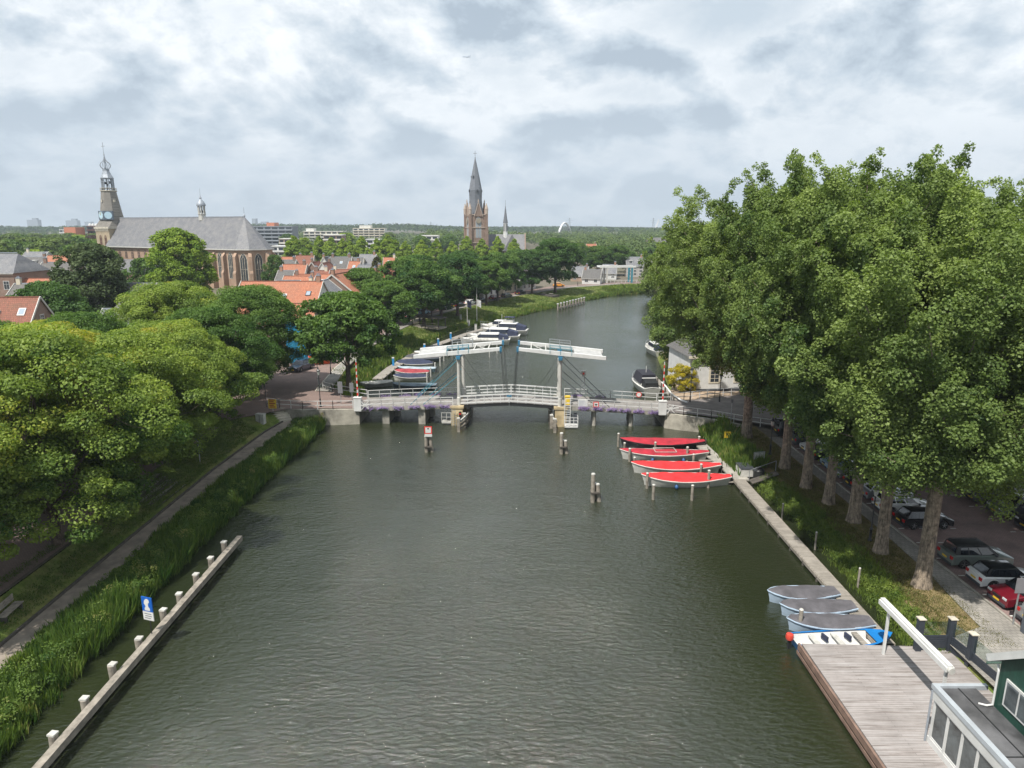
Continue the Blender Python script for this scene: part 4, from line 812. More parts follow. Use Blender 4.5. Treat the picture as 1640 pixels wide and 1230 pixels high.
# swing gates near the right barrier: white curved arm
t = thing('barrier_arm', 'white curved gate arm rising beyond the right barrier', 'gate arm', bw(19.9, 5.6, 1.9)); mb = MB(); mb.tube([(0, 2.6, 1.9), (.4, 1.6, 1.5), (.9, .6, .8), (1.8, -.4, .3), (2.4, -1.6, .25)], .11, 6); mb.build('arm', white, t)
mb = MB(); mb.cyl(.9, .6, -.1, .8, .1); mb.build('post', steel, t)
# signs and signals on the bridge
def board(name, label, cat, loc, w, h, cols, rz=0.0, posts=None, marks=None, th=.05):
    t = thing(name, label, cat, loc, rz); mb = MB(); mb.box(-w/2, w/2, -th/2, th/2, 0, h); mb.build('panel', cols[0], t)
    if len(cols) > 1:
        mb = MB(); b = .09*min(w, h)+.03; mb.box(-w/2+b, w/2-b, -th/2-.004, th/2+.004, b, h-b); mb.build('face', cols[1], t)
    if marks:
        mb = MB()
        for (x0, x1, z0, z1) in marks: mb.box(x0*w, x1*w, -th/2-.009, -th/2-.006, z0*h, z1*h)
        mb.build('lettering', marks_m[0], t)
    if posts:
        mb = MB()
        for (x, zz) in posts: mb.cyl(x, th/2+.05, zz, h*.9, .04, .04, 8)
        mb.build('post', steel, t)
    return t
marks_m = [mat('dull_lettering', (.30, .34, .42), .6, var=0)]
board('information_board', 'white notice board with small lines hung on the near bridge railing', 'notice board', bw(8.95, -.12, zdk(9)+.15), 1.15, .85, [white], R(-2.6), marks=[(-.42, .2, .8, .85), (-.42, .3, .65, .70), (-.42, .1, .5, .54), (-.42, .35, .34, .38), (-.42, .0, .18, .22)])
marks_m[0] = black
board('shipping_sign', 'square white sign with red border on the near bridge railing', 'sign', bw(10.55, -.12, zdk(10.5)+.15), .66, .66, [redp, white], R(-2.6), marks=[(-.22, .22, .42, .62), (-.08, .08, .2, .42)])
t = thing('round_sign', 'round white sign with red ring on the far railing', 'sign', bw(16.4, DW-.1, zdk(16)+.75)); mb = MB(); mb.tube([(0, -.02, 0), (0, .02, 0)], .36, 18); mb.build('ring', redp, t); mb = MB(); mb.tube([(0, -.03, 0), (0, .03, 0)], .27, 18); mb.build('disc', white, t)
t = thing('camera_mast', 'short grey signal mast standing behind the right bridge tower', 'signal mast', bw(9.3, DW+.7, zdk(9)-.3)); mb = MB()
for dx in (-.15, .15): mb.bar((dx, 0, 0), (dx, 0, 3.0), .07)
for k in range(6): mb.bar((-.15, 0, .3+k*.45), (.15, 0, .5+k*.45), .04)
mb.build('lattice', steel, t); mb = MB(); mb.box(-.28, .28, -.2, .2, 3.0, 3.6); mb.build('housing', offwhite, t); mb = MB(); mb.box(-.12, .12, -.22, -.2, 3.15, 3.4); mb.build('lens', redp, t)
t = thing('life_ring_box', 'yellow box beside the right bridge tower', 'box', bw(7.1, .8, zdk(7)+.05)); mb = MB(); mb.box(-.3, .3, -.2, .25, 0, 1.0); mb.box(-.34, .34, -.24, .29, 1.0, 1.1); mb.build('cabinet', yellow, t)
t = thing('traffic_light', 'red signal light on the face of the left pier', 'signal light', bw(-5.95, -.62, .9)); mb = MB(); mb.box(-.16, .16, -.1, .16, 0, .95); mb.build('housing', black, t); mb = MB(); mb.tube([(0, -.13, .72), (0, -.1, .72)], .11, 12); mb.build('lens', redp, t)
t = thing('pier_ladder', 'steel ladder on the face of the left pier', 'ladder', bw(-6.75, -.62, -.3)); mb = MB()
for dx in (-.2, .2): mb.bar((dx, 0, 0), (dx, 0, 2.5), .05)
for k in range(8): mb.bar((-.2, 0, .2+k*.3), (.2, 0, .2+k*.3), .04)
mb.build('rungs', steel, t)

# ================================================================ timber works in the water
def pile(mb, x, y, z0, z1, r, n=8, lean=(0, 0)): mb.tube([(x-lean[0], y-lean[1], z0), (x, y, z1)], [r*1.05, r*.95], n)
t = thing('mooring_wall', 'long weathered timber guide beam with white capped posts on the left', 'fender', (-20.9, 20, 0))
mb = MB(); mb.box(-.12, .28, 0, 28.2, .50, .88); mb.build('guide_beam', timber, t)
mb = MB(); mb.box(-.42, -.14, 0, 28.0, .12, .40); mb.build('lower_beam', darktimber, t)
rnj = random.Random(7)
for i, Y in enumerate([22.6, 24.3, 27.1, 29.5, 32.0, 34.6, 37.4, 39.4, 41.8, 44.1, 46.4]):
    hv = rnj.uniform(-.10, .10); mb = MB(); mb.T = Matrix.Translation((-.36+rnj.uniform(-.04, .04), Y-20, -.08+hv)) @ Matrix.Rotation(rnj.uniform(-.04, .04), 4, 'X') @ Matrix.Rotation(rnj.uniform(-.04, .04), 4, 'Y'); mb.tube([(0, 0, -1.2), (0, 0, 1.2)], .2, 12); p_ = mb.build('post', timber, t)
    mb = MB(); mb.cbox((-.36, Y-20, 1.16+hv), (.36, .34, .09), rnj.uniform(-.2, .2)); mb.build('post_cap', offwhite, p_)
# blue shipping sign with mooring symbol
p = G(237, 1042, .6); t = thing('mooring_sign', 'blue and white shipping sign on a thin pole by the guide beam', 'sign', (-20.95, 35.3, .5), R(-18)); t.scale = (.86, .86, .86)
mb = MB(); mb.cyl(0, .06, 0, 3.35, .035, .035, 8); mb.build('pole', black, t)
mb = MB(); mb.box(-.43, .43, -.03, .03, 2.15, 3.2); mb.build('upper_panel', mat('sign_blue', (.01, .10, .42), .4, var=.05), t)
mb = MB(); mb.box(-.43, .43, -.03, .03, 1.5, 2.13); mb.build('lower_panel', white, t)
mb = MB(); sil = [(-.22, 2.22), (-.22, 2.38), (-.12, 2.5), (-.16, 2.62), (-.24, 2.72), (-.2, 2.92), (-.08, 3.06), (.08, 3.1), (.2, 3.0), (.22, 2.86), (.12, 2.76), (.1, 2.62), (.12, 2.5), (.22, 2.4), (.22, 2.22)]
mb.extr(sil, -.04, -.033); mb.build('symbol', white, t)
mb = MB()
for k, (a, b) in enumerate(((-.3, .28), (-.25, .3), (-.3, .2))): mb.box(a, b, -.036, -.033, 1.95-k*.16, 2.0-k*.16)
mb.build('lettering', mat('sign_text', (.05, .06, .09), .5, var=0), t)
# dolphins
def dolphin(x, y, label, h=2.2, sign=False, tall=True):
    t = thing('mooring_dolphin', label, 'mooring post', (x, y, 0)); r_ = [(0, 0), (.42, .1), (.2, .42)]
    hh = [h, h*.62, h*.6] if tall else [h, h*.97, h]
    for (dx, dy), z_ in zip(r_, hh):
        mb = MB(); mb.tube([(dx*1.7, dy*1.7, -1), (dx, dy, z_)], [.2, .18], 8); mb.build('pile', timber, t, smooth=True)
        mb = MB(); mb.cyl(dx, dy, z_, z_+.1, .2, .17, 8); mb.build('pile_cap', offwhite, t)
    mb = MB(); mb.cbox((.18, .15, h*.35), (.75, .8, .14)); mb.build('tie_beam', darktimber, t); return t
dolphin(*G(683, 724), 'clustered mooring piles carrying the red bordered sign', 1.75, tall=False); dolphin(*G(899, 727), 'leaning mooring piles with one taller white capped post by the right span', 2.3); dolphin(*G(949, 804), 'tallest cluster of mooring piles in open water left of the red boats', 2.6)
x, y = G(685, 724); board('shipping_sign', 'white sign with red border standing on the left mooring piles', 'sign', (x+.15, y-.25, 2.15), .82, .82, [redp, white], 0, marks=[(-.1, .1, .62, .8)])
mb = MB(); mb.box(-.4, .4, -.03, .03, 0, .3); t = tag(mb.build('lower_plate', white), 'narrow white plate below the red bordered sign', 'sign'); t.location = (x+.15, y-.25, 1.83)
# ================================================================ boats
def hull_rings(L, Wd, zk, zs, n=14, bow=1.0, stern=.75, rake=.06, flare=.82, sheer=.25):
    """x runs from stern (-L/2) to bow (+L/2)"""
    out = []
    for i in range(n+1):
        t = i/n; x = -L/2+L*t
        if t < .5: w = stern+(1-stern)*sin(t/.5*pi/2)
        else: w = max(.02, cos(((t-.5)/.5)**1.35*pi/2)**(.75/bow))
        w *= Wd/2; z1 = zs+sheer*((2*t-1)**2)*(1.25 if t > .5 else .6); xb = x*(1-rake*(1 if abs(2*t-1) > .7 else .5)); wk = w*flare
        out.append([(x, w, z1), (xb, wk, (zk+z1)*.45), (xb*.97, wk*.5, zk), (xb*.97, -wk*.5, zk), (xb, -wk, (zk+z1)*.45), (x, -w, z1)])
    return out
def cover_rings(hr, ridge, over=.02, flat=False):
    out = []
    for i, r in enumerate(hr):
        t = i/(len(hr)-1); a = Vector(r[0]); b = Vector(r[-1]); z = a.z+.03; w = a.y+over; e = sin(min(1, max(0, t))*pi)**.5 if not flat else sin(t*pi)**.3
        out.append([(a.x, w, z-.10), (a.x, w, z), (a.x, w*.55, z+ridge*e*.62), (a.x, 0, z+ridge*e), (a.x, -w*.55, z+ridge*e*.62), (a.x, -w, z), (a.x, -w, z-.10)])
    return out
def sloop(name, label, loc, rz, L, Wd, hullm, coverm, group=None, ridge=.32, zs=.62, stripe=None, stern=.3, sheer=.3, cat='boat', extras=True, rubm=None, flat=False):
    t = thing(name, label, cat, (loc[0], loc[1], 0), rz, group); hr = hull_rings(L, Wd, -.3, zs, stern=stern, sheer=sheer, bow=1.1)
    mb = MB(); mb.loft(hr, close=False, caps=False); mb.fi([0*6+k for k in range(6)]); mb.build('hull', hullm, t, smooth=True)
    mb = MB(); mb.tube([Vector(r[0])+Vector((0, .02, -.03)) for r in hr], .05, 5); mb.tube([Vector(r[-1])+Vector((0, -.02, -.03)) for r in hr], .05, 5); mb.build('rubbing_strake', rubm or hullm, t, smooth=True)
    mb = MB(); cr = cover_rings(hr, ridge, flat=flat)
    rnd = random.Random(int(L*100+loc[0]*10)); cr = [[(p[0], p[1], p[2]+rnd.uniform(-.045, .03)) for p in r] for r in cr]
    mb.loft(cr, close=False, caps=False); mb.build('canvas_cover', coverm, t, smooth=True)
    if extras:
        mb = MB(); mb.bar((-L/2-.12, 0, -.2), (-L/2-.12, 0, zs+.35), .06, .3); mb.build('rudder', darktimber, t)
    return t
def canvas(name, col): 
    m = mat(name, col, .85, var=.26, scale=1.1, bump=.06, bscale=2.2); return m
redc, crim, greyc, navyc = canvas('bright_red_canvas', (.68, .028, .032)), canvas('crimson_canvas', (.40, .018, .035)), canvas('grey_canvas', (.105, .10, .11)), canvas('navy_canvas', (.026, .034, .070))
hullw = mat('white_hull', (.62, .61, .57), .35, var=.12, scale=1.5); hullb = mat('black_hull', (.02, .02, .025), .3, var=.1); hullblue = mat('pale_blue_hull', (.36, .45, .55), .4, var=.1)
g = 'long covered rental sloops at the jetty'
rb = [((16.6, 72.0), 9.3, 2.5, hullb, crim, 'black hulled sloop under a dark crimson cover, farthest of the red boats'), ((16.0, 68.3), 9.3, 2.2, hullw, crim, 'white sloop with crimson cover and white stitched rectangle'), ((16.3, 64.3), 8.9, 2.4, hullw, redc, 'white sloop under bright red cover, third from the bridge'), ((16.5, 61.0), 8.5, 2.5, hullw, redc, 'white sloop with bright red cover nearest the camera')]
for i, (l, L, Wd, hm, cm, lab) in enumerate(rb):
    t = sloop('sloop', lab, l, pi+R(-1.5+i*.7), L, Wd, hm, cm, g, ridge=.16, zs=.72, sheer=.30, stern=.25)
    if i == 1:
        mb = MB()
        for a, b in (((-1.2, .5), (1.0, .5)), ((-1.2, -.9), (1.0, -.9))): mb.bar((a[0], a[1], .93), (b[0], b[1], .93), .05)
        for x_ in (-1.2, 1.0): mb.bar((x_, -.9, .91), (x_, .5, .95), .05)
        mb.build('cover_window', offwhite, t)
    if i in (1, 3):
        for x_ in ((-1.8, 1.4) if i == 1 else (1.2,)):
            mb = MB(); mb.lathe((x_, Wd/2*.98+.1, .05), [(.03, 0), (.15, .08), (.19, .22), (.15, .36), (.03, .45)], 10); mb.build('fender', mat('blue_fender', (.03, .09, .22), .5, var=0), t, smooth=True)
# jetty and landing stage
plank = brickmat('weathered_planks', (.26, .235, .20), (.34, .31, .27), (.05, .045, .04), bw=6, bh=.16, ms=.012, plane='floor', var=.3, vs=1.2, rough=.9)
t = thing('walkway', 'narrow weathered plank walkway beside the right bank', 'jetty', (21.1, 35, 0))
mb = MB(); mb.box(0, .98, 0, 26.2, .38, .46); mb.build('planking', plank, t)
mb = MB(); mb.box(-.08, -.003, 0, 26.2, .22, .45); mb.box(.983, 1.06, 0, 26.2, .22, .45); mb.build('edge_board', timber, t)
for k in range(12): mb = MB(); mb.cyl(-.02, 1+k*2.3, -1, .36, .09); mb.cyl(1.0, 1+k*2.3, -1, .36, .09); mb.build('pile', darktimber, t)
t = thing('landing_stage', 'wide concrete landing stage at the stern ends of the red boats', 'jetty', (20.6, 61.3, 0))
mb = MB(); mb.prism([(.4, 0), (2.0, -.2), (1.9, 3), (1.1, 7.5), (.9, 10.8), (-.4, 10.8), (-.2, 7), (.3, 3)], .30, .44); mb.build('deck', mat('pale_concrete_deck', (.34, .32, .28), .9, var=.25), t)
mb = MB(); mb.box(-4.2, .35, -.55, -.1, .28, .36); mb.build('finger_pier', plank, t)
mb = MB(); mb.box(-1.3, .0, 5.4, 5.7, .28, .36); mb.build('short_finger_pier', plank, t)
def mpost(px, py, h, label, r=.13, group='single mooring posts by the boats', m=None):
    x, y = G(px, py); t = thing('mooring_post', label, 'mooring post', (x, y, 0), 0, group); mb = MB(); mb.cyl(0, 0, -1, h, r*1.05, r, 10); mb.build('pile', m or timber, t, smooth=True); mb = MB(); mb.cyl(0, 0, h, h+.06, r*1.12, r*.7, 10); mb.build('pile_cap', offwhite, t)
for i, (px, py, h, l) in enumerate([(990, 715, 1.5, 'mooring post left of the crimson covered boats'), (1000, 722, .9, 'post at the bow of the black hulled sloop'), (1049, 724, 1.1, 'post between the two crimson covered boats'), (1008, 739, 1.4, 'post in front of the white bow of the crimson sloop'), (1100, 738, 1.5, 'post at the stern of the crimson sloop'), (1016, 746, .9, 'post at the bow of the third red boat'), (1110, 747, 1.3, 'post between crimson sloop and third red boat'), (1122, 762, 1.2, 'post between the two bright red boats'), (1036, 782, 1.5, 'post beside the bow of the nearest red boat'), (1134, 781, 1.7, 'post beside the stern of the nearest red boat'), (1046, 800, 1.4, 'free standing post below the nearest red boat, left one'), (1108, 801, 1.4, 'free standing post below the nearest red boat, right one'), (1119, 716, 1.2, 'post at the stern of the farthest red boat')]): mpost(px, py, h, l)
mpost(1280, 1012, 1.5, 'pale post in the water beside the lowest grey covered boat', .12)
mpost(1373, 945, 1.6, 'thin dark post between walkway and bank, nearest the poplar', .07, 'thin posts behind the walkway'); mpost(1305, 880, 1.4, 'thin dark post behind the middle of the walkway', .07, 'thin posts behind the walkway'); mpost(1252, 832, 1.4, 'thin dark post behind the far part of the walkway', .07, 'thin posts behind the walkway')
# grey covered dinghies
g = 'grey covered dinghies at the walkway'
for i, (x, y, L, l) in enumerate([(19.0, 40.4, 4.6, 'pale blue dinghy with grey cover, farthest from the camera'), (19.25, 38.75, 4.7, 'middle one of the three grey covered dinghies'), (19.25, 37.05, 5.1, 'grey covered dinghy nearest the open blue boat')]):
    sloop('dinghy', l, (x, y), pi+R(2-2*i), L, 1.62, hullblue, greyc, g, ridge=.12, zs=.62, sheer=.16, stern=.55, extras=False, flat=True, rubm=hullblue)
# open blue boat with outboard
t = thing('rowing_boat', 'open blue boat with white inside and red outboard beside the terrace', 'boat', (19.3, 35.45, 0), R(4))
hr = hull_rings(6.0, 1.8, -.25, .5, stern=.7, sheer=.2, bow=1.2); blueh = mat('blue_hull', (.015, .17, .46), .3, var=.08)
mb = MB(); mb.loft(hr, close=False, caps=False); mb.fi([k for k in range(6)]); mb.build('hull', blueh, t, smooth=True)
inn_ = [[(p[0]*.97, p[1]*.86, max(p[2]-.06, .12)) for p in r] for r in hr]; mb = MB()
mb.loft([[r[0], r[1], (r[1][0], r[1][1]*.8, .12), (r[1][0], -r[1][1]*.8, .12), r[4], r[5]] for r in inn_[:-1]], close=False, caps=False); mb.build('inner_shell', white, t, smooth=True, recalc=False)
mb = MB()
for a, b in zip(hr, hr[1:]):
    for j in (0, -1): mb.face([a[j], b[j], (b[j][0]*.97, b[j][1]*.84, b[j][2]+.003), (a[j][0]*.97, a[j][1]*.84, a[j][2]+.003)])
mb.build('gunwale', blueh, t)
mb = MB(); mb.face([(x_, y_, z_+.01) for x_, y_, z_ in (hr[-4][0], hr[-3][0], hr[-2][0], hr[-1][0], hr[-1][-1], hr[-2][-1], hr[-3][-1], hr[-4][-1])]); mb.build('foredeck', blueh, t)
for x_ in (-1.6, -.2, 1.1): mb = MB(); mb.box(x_-.16, x_+.16, -.74, .74, .36, .42); mb.build('thwart', plank if x_ > 0 else offwhite, t)
for x_ in (-.9, .5): mb = MB(); mb.cbox((x_, .3, .4), (.12, .5, .3), .2); mb.build('cushion', navyc, t)
mb = MB(); mb.lathe((-3.2, 0, .55), [(.05, 0), (.2, .05), (.24, .2), (.2, .38), (.06, .44)], 12); mb.build('outboard_cowl', mat('red_cowl', (.55, .06, .04), .3, var=.05), t, smooth=True); mb = MB(); mb.cbox((-3.2, 0, .2), (.16, .14, .75)); mb.cbox((-3.2, 0, -.2), (.4, .1, .15)); mb.build('outboard_leg', black, t)
# motor yachts and open boats beyond the bridge
navy_g = mat('tinted_glass', (.02, .025, .04), .1, var=0)
def yacht(label, loc, rz, L=11, Wd=3.4, cab=1.5, cat='motor yacht', hm=None, fly=False, canopy=None, group=None):
    t = thing('motor_yacht', label, cat, (loc[0], loc[1], 0), rz, group); hr = hull_rings(L, Wd, -.4, 1.05, stern=.85, sheer=.3, bow=1.0); hm = hm or hullw
    mb = MB(); mb.loft(hr, close=False, caps=False); mb.fi([k for k in range(6)]); mb.build('hull', hm, t, smooth=True)
    mb = MB(); mb.loft([[ (r[0][0], r[0][1]*.97, r[0][2]-.02), (r[0][0], 0, r[0][2]+.1), (r[-1][0], r[-1][1]*.97, r[-1][2]-.02)] for r in hr[:-1]], close=False, caps=False); mb.build('deck', mat('yacht_deck', (.68, .67, .64), .5, var=.08), t, smooth=True)
    def cabin(x0, x1, w, z0, h, m, nm, tap=.82, nose=.75):
        mb = MB(); a = [(x0, w), (x0, -w), (x1-nose*.4, -w), (x1, -w*.45), (x1, w*.45), (x1-nose*.4, w)]; b = [(x0+.15, w*tap), (x0+.15, -w*tap), (x1-nose*1.2, -w*tap), (x1-nose, -w*.4), (x1-nose, w*.4), (x1-nose*1.2, w*tap)]
        mb.loft([[(p[0], p[1], z0) for p in a], [(p[0], p[1], z0+h) for p in b]]); return mb.build(nm, m, t)
    cabin(-L*.05, L*.33, Wd*.34, 1.15, .5, hm, 'fore_cabin'); cabin(-L*.28, L*.16, Wd*.40, 1.15, cab*.35, hm, 'deckhouse'); cabin(-L*.27, L*.15, Wd*.385, 1.15+cab*.35, cab*.38, navy_g, 'window_band', .86, .7)
    mb = MB(); z_ = 1.15+cab*.73; mb.loft([[(-L*.28, -Wd*.35, z_), (-L*.28, Wd*.35, z_), (L*.08, Wd*.33, z_), (L*.08, -Wd*.33, z_)], [(-L*.27, -Wd*.32, z_+.14), (-L*.27, Wd*.32, z_+.14), (L*.06, Wd*.3, z_+.14), (L*.06, -Wd*.3, z_+.14)]]); mb.build('cabin_roof', white, t)
    if fly:
        mb = MB(); mb.box(-L*.2, 0, -Wd*.25, Wd*.25, z_+.14, z_+.7); mb.build('flybridge', hm, t); mb = MB(); mb.box(-L*.22, -L*.02, -Wd*.27, Wd*.27, z_+1.3, z_+1.4); mb.build('canopy', navyc, t); mb = MB(); 
        for s in (-1, 1): mb.bar((-L*.2, s*Wd*.25, z_+.6), (-L*.2, s*Wd*.25, z_+1.3), .05); mb.bar((-.2, s*Wd*.25, z_+.6), (-L*.04, s*Wd*.25, z_+1.3), .05)
        mb.build('canopy_frame', steel, t)
    mb = MB(); cm = canopy or navyc; mb.loft([[(-L*.46, -Wd*.36, 1.1), (-L*.46, Wd*.36, 1.1), (-L*.46, Wd*.3, 1.9), (-L*.46, -Wd*.3, 1.9)], [(-L*.27, -Wd*.36, 1.1), (-L*.27, Wd*.36, 1.1), (-L*.27, Wd*.3, z_), (-L*.27, -Wd*.3, z_)]]); mb.build('cockpit_cover', cm, t)
    mb = MB()
    for j in (0, -1):
        pts = [Vector(r[j])+Vector((0, (-.08 if j == 0 else .08), .55)) for r in hr[6:]]; mb.tube(pts, .022, 4)
        for r in hr[6:]: mb.bar(Vector(r[j])+Vector((0, (-.08 if j == 0 else .08), 0)), Vector(r[j])+Vector((0, (-.08 if j == 0 else .08), .55)), .03)
    mb.build('guard_rail', steel, t); mb = MB(); mb.cyl(-L*.1, 0, z_+.14, z_+1.5, .04); mb.build('mast', white, t); return t
x, y = G(765, 552); yacht('long white motor yacht with dark windows nearest the raised left beam', (-5.6, 139.5, 0), R(176), 10.5, 3.3, 1.5)
x, y = G(775, 545); yacht('sleek white yacht with raked windscreen behind the nearest one', (-4.0, 144.5, 0), R(174), 11.5, 3.5, 1.9)
x, y = G(797, 530); yacht('white yacht with navy flybridge canopy, farthest in the marina', (-1.8, 153, 0), R(168), 11, 3.6, 1.9, fly=True)
yacht('white cabin boat moored behind the flybridge yacht', (-3.2, 158.5, 0), R(160), 9, 3.0, 1.6)
# small boats at the left jetty
g = 'small boats at the left jetty'; wv = hullw
def small(px, py, L, rz, hm, cm, lab, ridge=.45, W_=2.2): x, y = G(px, py); return sloop('small_boat', lab, (x, y), rz, L*.9, W_*.88, hm, cm, g, ridge=ridge, zs=.6, stern=.65, sheer=.2)
olive = mat('blue_grey_hull', (.09, .12, .15), .5, var=.2); lblue = mat('light_blue_hull', (.30, .42, .50), .4, var=.1)
small(664, 622, 7.6, R(176), olive, canvas('slate_canvas', (.12, .16, .19)), 'blue grey work boat nearest the bridge railing', .2, 2.4)
small(658, 609, 6.2, R(178), hullw, navyc, 'white boat with navy cover behind the work boat', .55)
small(660, 601, 6.4, R(177), hullw, canvas('dull_red_canvas', (.30, .04, .05)), 'boat under a dull red cover between the navy covered ones', .5)
t = small(668, 595, 7.2, R(177), lblue, canvas('pale_blue_canvas', (.35, .42, .46)), 'light blue boat with pale deck', .12)
small(664, 587, 7.2, R(178), hullw, navyc, 'white boat under the larger navy cover', .75, 2.5)
small(678, 578, 7.2, R(177), olive, canvas('dark_grey_canvas', (.07, .07, .075)), 'dark covered boat under the counterweight end', .8, 2.5)
small(692, 570, 7.4, R(177), hullw, canvas('light_grey_canvas', (.5, .5, .48)), 'white boat with light cover below the raised left beam', .35, 2.5)
small(703, 563, 7.4, R(177), olive, greyc, 'grey covered boat just behind the raised left beam', .5, 2.5)
small(603, 619, 5.5, R(200), canvas('grey_tarp_hull', (.3, .3, .28)), canvas('grey_tarp', (.42, .41, .37)), 'upturned grey boat beside the pontoon end', .3, 1.9)
for i, (px, py) in enumerate([(684, 612), (697, 595), (705, 586), (711, 578), (716, 571), (724, 566), (733, 560), (640, 626), (690, 603)]): mpost(px, py, 1.5, f'pale mooring post at the stern of the left jetty boats, {ORD[i]} from the bridge', .11, 'pale posts of the left jetty', m=offwhite)
for i, (px, py) in enumerate([(816, 540), (812, 534), (820, 531), (806, 556), (796, 566), (784, 572)]): mpost(px, py, 1.9, f'white mooring pole off the motor yachts, {ORD[i]} of the scattered poles', .09, 'white poles of the yacht berths', m=offwhite)
# left jetty
jl = [(-20.9, 103.5), (-20.2, 112), (-18.0, 124), (-14.6, 136), (-9.8, 149), (-5.5, 158)]
t = thing('boat_jetty', 'long plank jetty following the far left bank', 'jetty', (jl[0][0], jl[0][1], 0)); o = jl[0]; mb = MB()
rg = []
for i, p in enumerate(jl):
    a = Vector(jl[max(0, i-1)]); b = Vector(jl[min(len(jl)-1, i+1)]); d = (b-a).normalized(); n_ = Vector((d.y, -d.x))*.85; rg.append([(p[0]-o[0]-n_.x, p[1]-o[1]-n_.y, .62), (p[0]-o[0]+n_.x, p[1]-o[1]+n_.y, .62), (p[0]-o[0]+n_.x, p[1]-o[1]+n_.y, .76), (p[0]-o[0]-n_.x, p[1]-o[1]-n_.y, .76)])
mb.loft(rg); mb.build('planking', plank, t)
for i in range(18):
    k = i/17*(len(jl)-1); j = min(int(k), len(jl)-2); f_ = k-j; x = jl[j][0]*(1-f_)+jl[j+1][0]*f_-o[0]; y = jl[j][1]*(1-f_)+jl[j+1][1]*f_-o[1]; mb = MB(); mb.cyl(x+.8, y, -1, .95, .1); mb.build('pile', timber, t)
def pedestal(px, py, l):
    x, y = G(px, py, .8); t = thing('power_pedestal', l, 'power pedestal', (x, y, .76), 0, 'blue power pedestals on the jetty'); mb = MB(); mb.box(-.17, .17, -.14, .14, 0, 1.25); mb.build('column', mat('pedestal_blue', (.02, .22, .50), .4, var=.05), t); mb = MB(); mb.box(-.19, .19, -.16, .16, 1.25, 1.42); mb.build('lamp_cap', white, t)
pedestal(630, 585, 'blue pedestal on the jetty behind the navy covered boats'); pedestal(680, 562, 'blue pedestal above the left end of the raised beam'); pedestal(702, 553, 'second blue pedestal along the jetty'); pedestal(722, 543, 'blue pedestal beside the nearest yacht')
# right side boats beyond the bridge
t = yacht('motor boat with black canopy moored behind the right span', (19.8, 99.8, 0), R(94), 9.5, 3.0, 1.5, 'motor boat', canopy=black); 
mb = MB(); mb.loft([[(-2.6, -1.3, 1.5), (-2.6, 1.3, 1.5), (-2.6, .95, 2.75), (-2.6, -.95, 2.75)], [(2.0, -1.3, 1.4), (2.0, 1.3, 1.4), (1.1, .95, 2.8), (1.1, -.95, 2.8)]]); mb.build('black_canopy', mat('black_canopy', (.02, .02, .03), .7, var=.1), t)
yacht('partly hidden boat under the poplar branches on the right bank', (27.4, 129, 0), R(96), 9, 3.0, 1.5, 'motor boat')
t = thing('bank_quay', 'low timber quay in front of the golden shrub', 'jetty', (22.0, 88.5, 0)); mb = MB(); mb.box(-.3, .5, 0, 17, .9, 1.06); mb.build('planking', plank, t)
for k in range(7): mb = MB(); mb.cyl(-.35, k*2.6, -1, 1.9, .1); mb.build('pile', darktimber, t)
# distant guide wall on the left bank
a = G(893, 497); b = G(935, 486); t = thing('mooring_wall', 'distant guide beam with small white caps near the bend', 'fender', (a[0], a[1], 0), atan2(b[1]-a[1], b[0]-a[0])); L = math.dist(a, b)
mb = MB(); mb.box(0, L, -.15, .15, .3, .75); mb.build('guide_beam', timber, t)
for k in range(10): mb = MB(); mb.cbox((L*k/9, -.1, .5), (.45, .4, 2.6)); p_ = mb.build('post', timber, t); mb = MB(); mb.cbox((L*k/9, -.1, 1.9), (.55, .5, .22)); mb.build('post_cap', white, p_)
